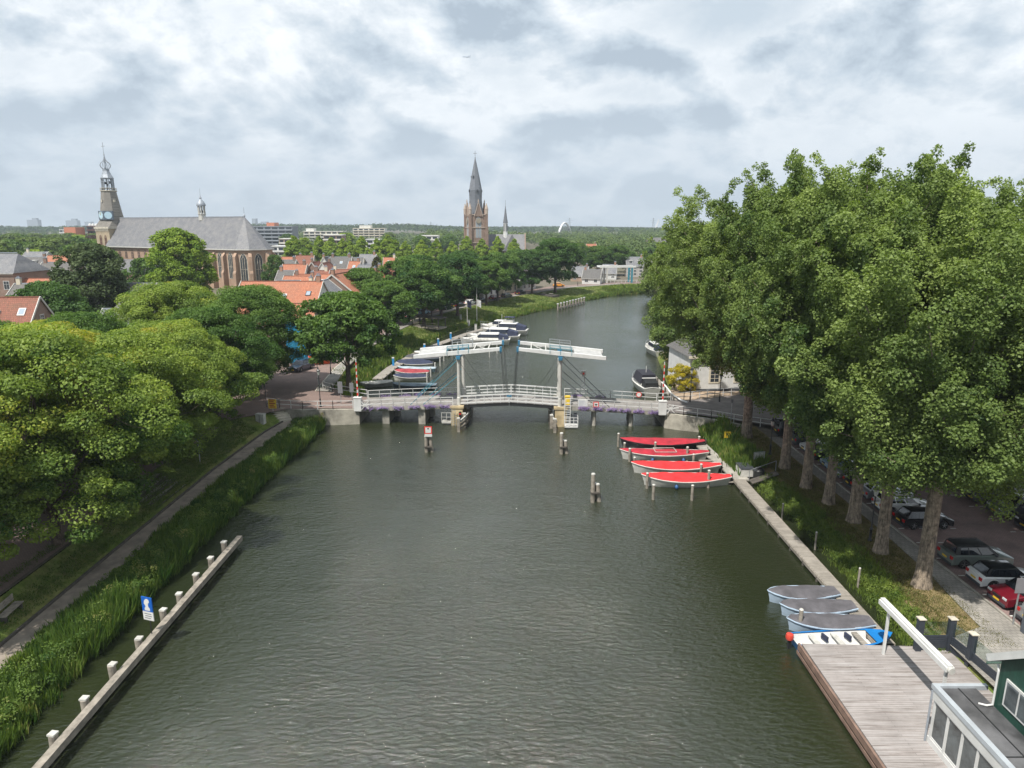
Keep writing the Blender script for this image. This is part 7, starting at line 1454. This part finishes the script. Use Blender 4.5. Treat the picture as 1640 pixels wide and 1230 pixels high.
QC = [(-31.6, 126.5, 'suv', bl, 'black car parked ahead of the white van'), (-31.0, 132.2, 'hatch', gry, 'grey car behind the first quay tree'), (-30.4, 137.6, 'hatch', red_c, 'dark red car among the quay cars'), (-29.6, 143, 'wagon', blu, 'blue car left of the second quay tree trunk'), (-28.6, 148.4, 'hatch', wt_, 'white car right of the second quay tree'), (-26.8, 158, 'hatch', sil, 'silver car behind the timber pavilion'), (-24.6, 164, 'hatch', wt_, 'white car above the timber pavilion'), (-22.2, 171, 'wagon', lbl, 'light blue car right of the pavilion tree'),
      (-17.2, 181.5, 'suv', bl, 'black car left of the flagpoles'), (-14.4, 187, 'wagon', bl, 'second black car beside the flagpoles'), (-11.4, 193, 'hatch', wt_, 'white car behind the leaning tree'), (-8.6, 199, 'hatch', bl, 'dark car past the leaning quay tree'), (-5.0, 206.4, 'hatch', red_c, 'red car under the tree beyond the yachts'), (-1.4, 213, 'wagon', gry, 'grey car near the two last trees'), (3.0, 221.5, 'suv', bl, 'black car left of the largest tree')]
for i, (x, y, kd, c, lab) in enumerate(QC):
    x += .9; car(kd, (x-1.2, y, 2.11), atan2(1, .12 if y < 150 else .55), c, lab, g)
car('hatch', (17.0, 250.5, 2.11), R(20), mat('car_paint_orange', (.75, .30, .02), .3, coat=.8, var=0), 'orange yellow sports car driving at the river bend', cat='sports car')

# ================================================================ street furniture
def lamp(name, label, loc, H=4.2, s=1.0, old=True, group=None):
    t = thing(name, label, 'street lamp', loc, 0, group); mb = MB(); mb.lathe((0, 0, 0), [(.16, 0), (.16, .1), (.10, .2), (.09, .9), (.12, .95), (.055, 1.1), (.045, H-.5), (.09, H-.45), (.04, H-.35)], 10); mb.build('pole', black, t, smooth=True)
    if old:
        mb = MB(); mb.bar((-.28, 0, H-.75), (.28, 0, H-.75), .04); mb.build('ladder_bar', black, t)
        mb = MB(); mb.lathe((0, 0, H-.35), [(.10, 0), (.21, .5)], 6); mb.build('lantern_glass', mat('milk_glass', (.45, .46, .42), .2, var=0), t)
        mb = MB(); mb.lathe((0, 0, H+.15), [(.26, 0), (.24, .06), (.08, .25), (.05, .32), (.07, .38), (.01, .52)], 6); mb.build('lantern_cap', black, t)
    else: mb = MB(); mb.bar((0, 0, H-.4), (.9, 0, H-.3), .07); mb.cbox((1.0, 0, H-.3), (.6, .22, .1)); mb.build('lamp_head', darkgrey, t)
    return t
lamp('street_lamp', 'black lantern on the near side of the left bridge square', (-23.8, 82.0, 2.0), 4.4)
x, y = G(1393, 866, 1.2); lamp('street_lamp', 'black lamp post between the two nearest poplar trunks', (x, y, 1.2), 3.9)
lamp('street_lamp', 'slim lamp post at the car park edge beside the black dock boxes', (G(1233, 728, 1.2)[0], G(1233, 728, 1.2)[1], 1.2), 3.4)
x, y = G(911, 1000, 2); 
lamp('street_lamp', 'black lamp on the quay pavement beside the orange skip', (-27.3, 100.5, 2.2), 5.0, old=True)
lamp('street_lamp', 'dark lamp post in front of the white bridge house', (G(1105, 645, 1.8)[0], G(1105, 645, 1.8)[1], 1.6), 4.4); lamp('street_lamp', 'second dark lamp right of the bridge house window', (G(1152, 646, 1.6)[0], G(1152, 646, 1.6)[1], 1.5), 3.6)
lamp('street_lamp', 'thin quay lamp left of the seated people on the lawn', (-23.6, 141, 2.1), 4.6, old=False); lamp('street_lamp', 'thin lamp beside the flagpoles on the quay', (-18.0, 170, 2.1), 5.0, old=False)
def signpost(label, loc, h, w, hh, col, m2=None, lines=3, rz=0.0, postm=None, z0=None, cat='sign', name='road_sign'):
    t = thing(name, label, cat, loc, rz); mb = MB(); mb.cyl(0, .05, 0, h, .045, .045, 8); mb.build('pole', postm or steel, t); z0 = h-hh if z0 is None else z0
    mb = MB(); mb.box(-w/2, w/2, -.03, .0, z0, z0+hh); mb.build('panel', col, t)
    if lines:
        mb = MB()
        for k in range(lines): zz = z0+hh*(1-(k+.7)/(lines+.3)); mb.box(-w*.38, w*.38-(k % 2)*w*.18, -.038, -.032, zz, zz+hh*.10)
        mb.build('lettering', m2 or white, t)
    return t
x, y = G(430, 690, 1.6); t = signpost('yellow notice with dark red lines beside the steps at the left bridge end', (-28.9, 79.6, 1.9), 1.7, .95, 1.15, yellow, mat('dark_red_text', (.35, .03, .02), .6, var=0), 5)
x, y = G(1168, 706, 1.0); t = thing('cable_sign', 'square yellow sign reading K in the grass beside the last poplar', 'sign', (x-.25, y, 1.0)); mb = MB(); mb.cyl(0, .05, 0, .9, .04); mb.build('pole', steel, t); mb = MB(); mb.box(-.36, .36, -.03, 0, .35, 1.05); mb.build('panel', yellow, t); txt('K', t, (0, -.045, .70), (pi/2, 0, 0), .62, black)
t = signpost('blue direction sign pair on a white striped pole at the road bend', (-28.0, 93.3, 2.15), 4.6, 1.5, .5, mat('direction_blue', (.02, .25, .62), .4, var=.05), white, 1, 0, white, 4.05); t.children[1].location.x = .8; t.children[2].location.x = .8
mb = MB(); mb.box(.05, 1.5, -.03, 0, 3.45, 3.93); mb.build('panel', MATS['direction_blue'], t)
signpost('grey backed traffic sign on the railing side of the bridge square', (-21.6, 83.4, 2.0), 2.9, .6, 1.5, mat('sign_back', (.18, .18, .19), .5, var=.1), lines=0); signpost('second grey backed sign next to the lantern', (-19.9, 82.3, 2.0), 3.0, .5, 1.2, MATS['sign_back'], lines=0)
signpost('waymarker post with black finger boards near the yellow notice', (-30.4, 81.6, 2.1), 3.6, .9, .18, black, lines=0, postm=black)
signpost('tall grey sign beside the silver car at the charging post', (29.35, 35.7, 1.23), 3.0, .6, .95, MATS['sign_back'], lines=0, name='parking_sign')
signpost('slim dark post beside the last poplar at the road', (25.2, 75.6, 1.6), 3.0, .25, .4, MATS['sign_back'], lines=0)
signpost('small sign on a pole at the footpath in the left trees', (-30.3, 62.8, 1.6), 2.5, .5, .35, MATS['sign_back'], lines=0)
# charging post with cable
t = thing('charging_post', 'dark grey charging post with a yellow cable next to the silver car', 'charging post', (29.45, 34.9, 1.23)); mb = MB(); mb.loft([[(-.2, -.15, z), (.2, -.15, z), (.2, .15, z), (-.2, .15, z)] for z in (0, 1.75)]); mb.build('housing', mat('slate_grey', (.09, .105, .13), .4, var=.08), t); mb = MB(); mb.box(-.22, .22, -.17, .17, 1.75, 1.8); mb.build('top_plate', steel, t)
mb = MB(); mb.tube([(.2, 0, 1.2), (.5, -.15, .75), (.62, -.3, .2), (.8, -.8, .05), (1.3, -1.1, .04), (2.2, -1.0, .04), (2.6, -.5, .05)], .03, 6); mb.build('cable', mat('cable_yellow', (.60, .50, .16), .5, var=0), t)
# low green display fence beside the terrace
board('advert_banner', 'long green banner on the fence beside the green house', 'banner', (26.6, 32.0, 1.3), 2.7, .36, [mat('banner_green', (.05, .16, .12), .5, var=.08)], 0.0, marks=None)
# electric cabinet, steps, benches, bins on the left bank
t = thing('electric_cabinet', 'white electricity cabinet on the grass beside the path steps', 'cabinet', (-28.35+ -1.1, 77.0, 1.3), R(-12)); mb = MB(); mb.box(-.5, .5, -.28, .28, 0, 1.15); mb.build('housing', offwhite, t); mb = MB(); mb.box(-.54, .54, -.32, .32, 1.15, 1.22); mb.build('lid', offwhite, t); mb = MB(); mb.box(-.02, .02, -.29, -.28, .05, 1.1); mb.build('door_gap', darkgrey, t)
t = thing('stone_steps', 'flight of low stone steps from the path up to the left bridge corner', 'steps', (-27.6, 79.3, .85), R(35))
for k in range(6): mb = MB(); mb.box(-1.0, 1.0, k*.36, k*.36+.36, -.2, .2*(k+1)); mb.build('step', stone, t)
t = thing('seating_steps', 'wide flight of dark seating steps between footpath and quay road', 'steps', (-29.6, 55.8, .8), R(90))
for k in range(5): mb = MB(); mb.box(-2.6, 2.6, k*.55, k*.55+.5, -.2, .26*(k+1)); mb.build('step', concrete, t); mb = MB(); mb.box(-2.65, 2.65, k*.55-.03, k*.55+.04, .26*k, .26*(k+1)+.02); mb.build('step_edge', darktimber, t)
t = thing('path_bench', 'weathered wooden bench beside the footpath at lower left', 'bench', (-29.9, 36.6, 1.25), R(96))
mb = MB(); [mb.box(-.9, .9, -.25+k*.14, -.14+k*.14, .42, .46) for k in range(4)]; mb.build('seat', timber, t); mb = MB(); [mb.box(-.9, .9, .32, .36, .58+k*.15, .70+k*.15) for k in range(3)]; mb.build('backrest', timber, t)
for s in (-1, 1): mb = MB(); mb.box(s*.75-.05, s*.75+.05, -.2, .36, 0, .42); mb.build('leg', darktimber, t)
for (x, y, l) in ((-32.0, 54.0, 'black litter bin beside the seating steps under the lime'), (-30.9, 64.2, 'dark bin by the path sign in the left trees')):
    t = thing('litter_bin', l, 'litter bin', (x, y, 2.0)); mb = MB(); mb.lathe((0, 0, 0), [(.25, 0), (.3, .1), (.3, .95), (.26, 1.0)], 12); mb.build('bin', black, t); mb = MB(); mb.lathe((0, 0, 1.0), [(.29, 0), (.29, .05), (.1, .14)], 12); mb.build('lid', darkgrey, t)
# dock boxes and gangway at the landing
t = thing('dock_box', 'grey topped storage box on the landing stage', 'storage box', (22.0, 61.8, .46)); mb = MB(); mb.box(0, 1.2, 0, 1.7, 0, .75); mb.build('box', offwhite, t); mb = MB(); mb.box(-.04, 1.24, -.04, 1.74, .75, .85); mb.build('lid', darkgrey, t)
t = thing('water_tank', 'black round topped tank beside the storage box', 'tank', (23.5, 61.4, .5)); mb = MB(); mb.lathe((0, 0, 0), [(.5, 0), (.52, .8), (.35, 1.0), (.1, 1.05)], 12); mb.build('tank', black, t, smooth=True); mb = MB(); mb.cyl(0, 0, 1.05, 1.12, .12); mb.build('cap', darkgrey, t)
t = thing('gangway', 'dark gangway leading from the walkway up to the bank', 'gangway', (22.4, 60.3, .5)); mb = MB(); mb.loft([[(0, -.5, 0), (0, .5, 0), (2.6, .9, .75), (2.6, -.1, .75)], [(0, -.5, .07), (0, .5, .07), (2.6, .9, .82), (2.6, -.1, .82)]]); mb.build('ramp', darktimber, t)
mb = MB()
for y_ in (.5, .9): mb.bar((0 if y_ == .5 else 2.6, y_, 0 if y_ == .5 else .8), (0 if y_ == .5 else 2.6, y_, 1 if y_ == .5 else 1.8), .05)
mb.bar((0, .5, 1), (2.6, .9, 1.8), .05); mb.build('handrail', steel, t)
t = thing('notice_rack', 'grey metal rack with two white panels on the bank behind the dock boxes', 'rack', (24.1, 63.2, 1.0), R(15)); mb = MB(); [mb.bar((x_, 0, 0), (x_, 0, 1.5), .05) for x_ in (-.6, 0, .6)]; mb.bar((-.6, 0, 1.5), (.6, 0, 1.5), .05); mb.bar((-.6, 0, .8), (.6, 0, .8), .05); mb.build('frame', steel, t); mb = MB(); mb.box(-.55, -.05, -.04, -.01, .85, 1.45); mb.box(.05, .55, -.04, -.01, .85, 1.45); mb.build('panel', white, t)
# skip, trailer box, blue sheeting
t = thing('skip', 'orange red builders skip standing on the quay road', 'skip', (-31.0, 108.6, 2.11), R(20)); op = mat('skip_orange', (.62, .10, .03), .5, var=.12)
mb = MB(); lo = [(-1.3, -.8), (1.3, -.8), (1.3, .8), (-1.3, .8)]; hi = [(-1.9, -.95), (1.9, -.95), (1.9, .95), (-1.9, .95)]; inn2 = [(-1.8, -.86), (1.8, -.86), (1.8, .86), (-1.8, .86)]; mb.loft([[(x, y, .1) for x, y in lo], [(x, y, 1.25) for x, y in hi], [(x, y, 1.25) for x, y in inn2], [(x*.72, y*.9, .5) for x, y in inn2]]); mb.build('container', op, t)
mb = MB(); [mb.bar((x_, -.92, .3), (x_, -1.0, 1.2), .08) for x_ in (-1.0, 0, 1.0)]; mb.build('rib', op, t); mb = MB(); mb.box(-.8, .8, -1.03, -.99, .72, .95); mb.build('white_stripe', offwhite, t)
t = thing('site_cabin', 'pale blue grey closed trailer between skip and white van', 'trailer', (-30.9, 112.4, 2.11), R(-10)); mb = MB(); mb.box(-1.1, 1.1, -1.5, 1.5, .45, 2.6); mb.build('box', mat('pale_blue_panel', (.42, .50, .56), .5, var=.1), t); mb = MB(); mb.box(-1.15, 1.15, -1.55, 1.55, 2.6, 2.7); mb.build('roof', white, t)
for s in (-1, 1): mb = MB(); mb.tube([(s*1.12, 0, .32), (s*1.3, 0, .32)], .32, 12); mb.build('wheel', rubber, t)
t = thing('scaffold_sheeting', 'tall blue sheeting over scaffolding on the corner house', 'sheeting', (-36.5, 108.9, 2.11)); mb = MB()
rn = random.Random(4); cols_ = [[(x_, rn.uniform(-.12, .12), z_) for z_ in np.linspace(0, 7.4, 9)] for x_ in np.linspace(0, 4.2, 10)]
for a_, b_ in zip(cols_, cols_[1:]):
    for k in range(8): mb.face([a_[k], b_[k], b_[k+1], a_[k+1]])
mb.T = Matrix.Translation((4.2, 0, 0)) @ Matrix.Rotation(R(80), 4, 'Z')
for a_, b_ in zip(cols_[:5], cols_[1:5]):
    for k in range(8): mb.face([a_[k], b_[k], b_[k+1], a_[k+1]])
mb.build('sheet', mat('blue_sheet', (.02, .20, .34), .5, var=.15, scale=1.5), t, recalc=False); mb = MB(); [mb.bar((x_, .2, 0), (x_, .2, 7.8), .06) for x_ in (0, 1.4, 2.8, 4.2)]; [mb.bar((0, .2, z_), (4.2, .2, z_), .06) for z_ in (2, 4, 6, 7.6)]; mb.build('scaffold_frame', steel, t)
# flagpoles, pavilion, planters on the bank
for (x, y, h, l, fc) in ((-8.6, 166.5, 8.5, 'pale flagpole with a white flag on the bank above the yachts', white), (-10.8, 164, 5.5, 'shorter flagpole with a dark blue flag', navyc)):
    t = thing('flagpole', l, 'flagpole', (x, y, 1.4)); mb = MB(); mb.tube([(0, 0, -.3), (0, 0, h)], [.09, .05], 8); mb.build('pole', offwhite, t); mb = MB()
    pts_ = [[(.05+.25*k, .12*sin(k*1.3+j), 3.4+j*.55-.10*k) for k in range(5)] for j in range(4)]
    for a_, b_ in zip(pts_, pts_[1:]):
        for k in range(4): mb.face([a_[k], a_[k+1], b_[k+1], b_[k]])
    mb.build('flag', fc, t, recalc=False)
t = thing('timber_pavilion', 'dark open timber pavilion beneath the quay trees', 'pavilion', (-18.6, 151.5, 1.9), R(-30)); mb = MB(); mb.box(-4, 4, -1.6, 1.6, 2.1, 2.3); mb.build('roof', darktimber, t)
for x_ in (-3.6, 0, 3.6):
    for y_ in (-1.3, 1.3): mb = MB(); mb.box(x_-.09, x_+.09, y_-.09, y_+.09, 0, 2.1); mb.build('post', darktimber, t)
mb = MB(); mb.box(-3.8, 3.8, -1.5, 1.5, -.2, .15); mb.build('platform', timber, t); mb = MB(); [mb.bar((-3.6, -1.4, z_), (3.6, -1.4, z_), .07) for z_ in (.6, 1.0)]; mb.build('handrail', timber, t)
t = thing('terrace_platform', 'dark terrace platform under the largest tree at the bend', 'platform', (10.5, 224.5, 1.6), R(-42)); mb = MB(); mb.box(-5, 5, -1.8, 1.8, -.3, .35); mb.build('deck', darktimber, t)
for x_ in (-3, 0, 3): mb = MB(); mb.cbox((x_, 0, .75), (1.4, .9, .08)); mb.cbox((x_, 0, .5), (.1, .1, .5)); mb.build('table', timber, t)
for i, (px, py) in enumerate([(751, 521), (762, 528), (738, 512)]):
    x, y = G(px, py, 1.2); t = thing('information_pillar', f'small pale pillar on the far grass bank, {ORD[i]} from the yachts', 'pillar', (x, y, 1.1), 0, 'small pale pillars on the bank'); mb = MB(); mb.box(-.25, .25, -.12, .12, 0, 1.3); mb.build('slab', offwhite, t); mb = MB(); mb.box(-.28, .28, -.15, .15, 1.3, 1.38); mb.build('cap', steel, t)
# ================================================================ people
skin = mat('skin', (.42, .25, .17), .6, var=0); hair_ = mat('dark_hair', (.03, .02, .015), .8, var=0); jeans = mat('dark_jeans', (.03, .04, .07), .8, var=.1)
def body(name, pose, mats_, t):
    """one continuous skinned body from a joint skeleton"""
    P = pose; keys = list(P.keys()); idx = {k: i for i, k in enumerate(keys)}
    E = [('pelvis', 'waist'), ('waist', 'chest'), ('chest', 'neck'), ('neck', 'head'), ('head', 'crown')]
    for s in 'lr': E += [('pelvis', 'hip'+s), ('hip'+s, 'knee'+s), ('knee'+s, 'ankle'+s), ('ankle'+s, 'toe'+s), ('chest', 'shoulder'+s), ('shoulder'+s, 'elbow'+s), ('elbow'+s, 'hand'+s)]
    rad = {'pelvis': .14, 'waist': .125, 'chest': .15, 'neck': .055, 'head': .10, 'crown': .075, 'hip': .10, 'knee': .06, 'ankle': .042, 'toe': .04, 'shoulder': .065, 'elbow': .042, 'hand': .035}
    me = bpy.data.meshes.new(name); me.from_pydata([P[k] for k in keys], [(idx[a], idx[b]) for a, b in E], []); o = link(name, me, t)
    m1 = o.modifiers.new('skin', 'SKIN')
    for k in keys:
        r_ = rad.get(k, rad.get(k[:-1], .05)); me.skin_vertices[0].data[idx[k]].radius = (r_, r_*.85)
    me.skin_vertices[0].data[idx['pelvis']].use_root = True
    m2 = o.modifiers.new('sub', 'SUBSURF'); m2.levels = 1; m2.render_levels = 1
    dg = bpy.context.evaluated_depsgraph_get(); me2 = bpy.data.meshes.new_from_object(o.evaluated_get(dg)); o.modifiers.clear(); o.data = me2; me2.materials.clear()
    for m in mats_: me2.materials.append(m)
    hz_ = P['waist'][2]; nz = P['neck'][2]
    for p in me2.polygons:
        p.use_smooth = True; c = p.center; arm = max(abs(c.x), 0) > .26 and c.z > hz_-.1
        p.material_index = 2 if c.z > nz-.01 else (1 if c.z > hz_-.03 else 0)
        if math.dist(c, P['handl']) < .12 or math.dist(c, P['handr']) < .12: p.material_index = 2
    mb = MB(); h = Vector(P['head']); mb.lathe((h.x, h.y+.02, h.z-.02), [(.06, 0), (.115, .05), (.12, .10), (.09, .17), (.03, .20)], 10); mb.build('hair', hair_, t, smooth=True)
    mb = MB(); mb.tube([(h.x, h.y-.10, h.z-.01), (h.x, h.y-.135, h.z-.03)], [.02, .014], 5); mb.build('nose', mats_[2], t); return o
def standing(step=.18):
    return dict(pelvis=(0, 0, .93), waist=(0, 0, 1.08), chest=(0, 0, 1.32), neck=(0, 0, 1.48), head=(0, -.01, 1.62), crown=(0, 0, 1.70), hipl=(-.10, 0, .88), hipr=(.10, 0, .88), kneel=(-.11, -step*.7, .49), kneer=(.11, step*.2, .49), anklel=(-.11, -step, .09), ankler=(.11, step*1.3, .10), toel=(-.11, -step-.16, .04), toer=(.11, step*1.3-.16, .04), shoulderl=(-.19, 0, 1.40), shoulderr=(.19, 0, 1.40), elbowl=(-.25, .04, 1.13), elbowr=(.25, .02, 1.13), handl=(-.25, -.10, .90), handr=(.25, -.06, .90))
def seated(h=.95):
    d = dict(pelvis=(0, .15, h), waist=(0, .12, h+.16), chest=(0, .02, h+.40), neck=(0, -.03, h+.56), head=(0, -.06, h+.69), crown=(0, -.05, h+.77))
    d.update(hipl=(-.1, .12, h-.03), hipr=(.1, .12, h-.03), kneel=(-.12, -.25, h-.14), kneer=(.12, -.22, h-.32), anklel=(-.12, -.10, h-.52), ankler=(.12, .0, h-.72), toel=(-.12, -.26, h-.56), toer=(.12, -.16, h-.76), shoulderl=(-.18, 0, h+.47), shoulderr=(.18, 0, h+.47), elbowl=(-.24, -.20, h+.25), elbowr=(.24, -.20, h+.25), handl=(-.22, -.42, h+.14), handr=(.22, -.42, h+.14)); return d
def shirt(nm_, c): return mat(nm_, c, .8, var=.05)
def bicycle(label, loc, rz):
    t = thing('bicycle', label, 'bicycle', loc, rz)
    for y_ in (-.55, .55):
        mb = MB(); n = 20; ring = [(0, y_+.33*cos(k*2*pi/n), .34+.33*sin(k*2*pi/n)) for k in range(n+1)]; mb.tube(ring, .018, 5, cap=False)
        for k in range(6): an = k*pi/6; mb.bar((0, y_+.32*cos(an), .34+.32*sin(an)), (0, y_-.32*cos(an), .34-.32*sin(an)), .006)
        mb.build('wheel', black, t)
    mb = MB()
    for a_, b_ in (((0, .55, .34), (0, .05, .30)), ((0, .05, .30), (0, .2, .88)), ((0, .55, .34), (0, .18, .80)), ((0, .2, .78), (0, -.38, .82)), ((0, .05, .30), (0, -.38, .78)), ((0, -.38, 1.05), (0, -.55, .34))): mb.bar(a_, b_, .03)
    mb.build('bicycle_frame', darkgrey, t); mb = MB(); mb.bar((-.25, -.36, 1.06), (.25, -.36, 1.06), .03); mb.build('handlebar', steel, t); mb = MB(); mb.cbox((0, .2, .91), (.15, .26, .06)); mb.build('saddle', black, t); return t
def person(label, loc, rz, top, pose, bottom=None, s=1.0):
    t = thing('person', label, 'person', loc, rz); t.scale = (s,)*3; body('body', pose, [bottom or jeans, top, skin], t); return t
bicycle('bicycle ridden past the orange skip', (-28.3, 111.0, 2.11), R(15)); person('person in dark top cycling past the orange skip', (-28.3, 111.0, 2.11), R(15), shirt('dark_shirt', (.05, .05, .06)), seated())
bicycle('bicycle on the quay left of the lawn', (-22.9, 133.5, 2.20), R(-10)); person('cyclist in black on the quay pavement near the lawn', (-22.9, 133.5, 2.20), R(-10), shirt('black_shirt', (.02, .02, .025)), seated())
person('person in white shirt walking on the quay near the pavilion', (-21.3, 158, 2.20), R(20), shirt('white_shirt', (.7, .7, .7)), standing()); person('person in red top walking on the quay at the left of the lawn', (-25.5, 130, 2.20), R(170), shirt('red_shirt', (.35, .06, .05)), standing())
person('person in dark clothes standing beside the white cottage', (24.2, 253, 2.12), R(60), shirt('grey_shirt', (.06, .07, .08)), standing(.05))

# ================================================================ far landmarks
t = thing('arch_bridge', 'large white lattice arch bridge above the distant woods', 'bridge', (XA(905, 1500, 20), 1500, 2)); wm_ = mat('distant_white', (.62, .64, .66), .6, var=.05)
for k in range(2):
    mb = MB(); pts_ = [(-17+34*i/18, k*16+(-20+40*i/18), 27*sin(pi*i/18)) for i in range(19)]; mb.tube(pts_, 1.9, 6); mb.build('arch', wm_, t)
mb = MB()
for i in range(2, 17): mb.bar((-17+34*i/18, -20+40*i/18, 27*sin(pi*i/18)), (-17+34*i/18, 16-20+40*i/18, 27*sin(pi*i/18)), .9)
for i in range(1, 18): mb.bar((-17+34*i/18, -20+40*i/18, 27*sin(pi*i/18)), (-17+34*i/18, -20+40*i/18, 0), .5)
mb.build('hanger', wm_, t)
t = thing('pylon_bridge', 'white cable bridge with leaning pylon and low arch on the horizon', 'bridge', (XA(1049, 2600, 20), 2600, 2)); zt = ZT(2600, 351)-2
mb = MB(); mb.loft([[(-6, -3, 0), (4, -3, 0), (4, 3, 0), (-6, 3, 0)], [(12, -1.5, zt), (15, -1.5, zt), (15, 1.5, zt), (12, 1.5, zt)]]); mb.build('pylon', wm_, t)
mb = MB(); mb.tube([(30+110*i/14, 0, 6+ (ZT(2600, 364.5)-8)*sin(pi*i/14)) for i in range(15)], 2.4, 6); mb.build('arch', wm_, t); mb = MB(); mb.box(-30, 170, -4, 4, ZT(2600, 369.5)-3, ZT(2600, 369.5)-1); mb.build('deck', wm_, t)
mb = MB(); [mb.bar((13, 0, zt-i*6), (28+i*9, 0, ZT(2600, 369)-1), .35) for i in range(5)]; mb.build('cable', wm_, t)
for i, (px, yt, Y) in enumerate([(912, 349, 1900), (955, 359, 2600), (1046, 349, 2000), (537, 357, 2400), (690, 355, 2400), (1021, 361, 3000), (1091, 354, 2600), (970, 362, 3200)]):
    t = thing('power_pylon', f'thin lattice power pylon on the horizon, {ORD[i]} of the line', 'pylon', (XA(px, Y, 20), Y, 2), 0, 'power pylons on the horizon'); h = ZT(Y, yt)-2; mb = MB(); b_ = h*.09
    for sx_ in (-1, 1):
        for sy in (-1, 1): mb.bar((sx_*b_, sy*b_, 0), (sx_*.6, sy*.6, h), .5)
    for k in range(7): z0_, z1_ = h*k/7, h*(k+1)/7; w0, w1 = b_*(1-k/7)+.6*k/7, b_*(1-(k+1)/7)+.6*(k+1)/7; mb.bar((-w0, -w0, z0_), (w1, -w1, z1_), .3); mb.bar((w0, -w0, z0_), (-w1, -w1, z1_), .3)
    mb.build('lattice', mat('pylon_grey', (.25, .28, .31), .6, var=0), t); mb = MB(); [mb.bar((-w_, 0, h*z_), (w_, 0, h*z_), .5) for w_, z_ in ((h*.16, .72), (h*.22, .82), (h*.13, .93))]; mb.build('cross_arm', MATS['pylon_grey'], t)
# airliner
Yp = 2600; zp = ZT(Yp, 91); t = thing('airliner', 'small airliner flying under the clouds', 'aircraft', (XA(747, Yp, zp), Yp, zp), R(12)); pm = mat('aircraft_paint', (.35, .40, .48), .4, var=0); mb = MB(); mb.tube([(-14, 0, 0), (-12, 0, -.2), (10, 0, 0), (14, 0, .6)], [.4, 1.7, 1.7, .4], 10); mb.build('fuselage', pm, t)
for s in (-1, 1): mb = MB(); mb.loft([[(-1+3, s*1, -.6), (4.5, s*1, -.6), (4.5, s*1, -.2), (2, s*1, -.2)], [(6, s*15, .8), (7.5, s*15, .8), (7.5, s*15, 1), (6, s*15, 1)]]); mb.build('wing', pm, t); mb = MB(); mb.tube([(.5, s*5, -1.2), (3.5, s*5, -1.2)], .9, 8); mb.build('engine', pm, t)
mb = MB(); mb.loft([[(10, -.15, .8), (13.5, -.15, .8), (13.5, .15, .8), (10, .15, .8)], [(13.5, -.1, 6), (15, -.1, 6), (15, .1, 6), (13.5, .1, 6)]]); mb.build('tail_fin', pm, t)
# ================================================================ air
hz_m = bpy.data.materials.new('haze'); hz_m.use_nodes = True; nt = hz_m.node_tree; nt.nodes.clear(); pv = N(nt, 'ShaderNodeVolumePrincipled', Density=.00016); pv.inputs['Color'].default_value = (.78, .88, 1.0, 1); oo = N(nt, 'ShaderNodeOutputMaterial'); nt.links.new(pv.outputs[0], oo.inputs['Volume'])
mb = MB(); mb.box(-4600, 4600, -80, 9500, -1.2, 760); tag(mb.build('haze', hz_m), 'thin bluish summer haze', None, None, 'stuff')
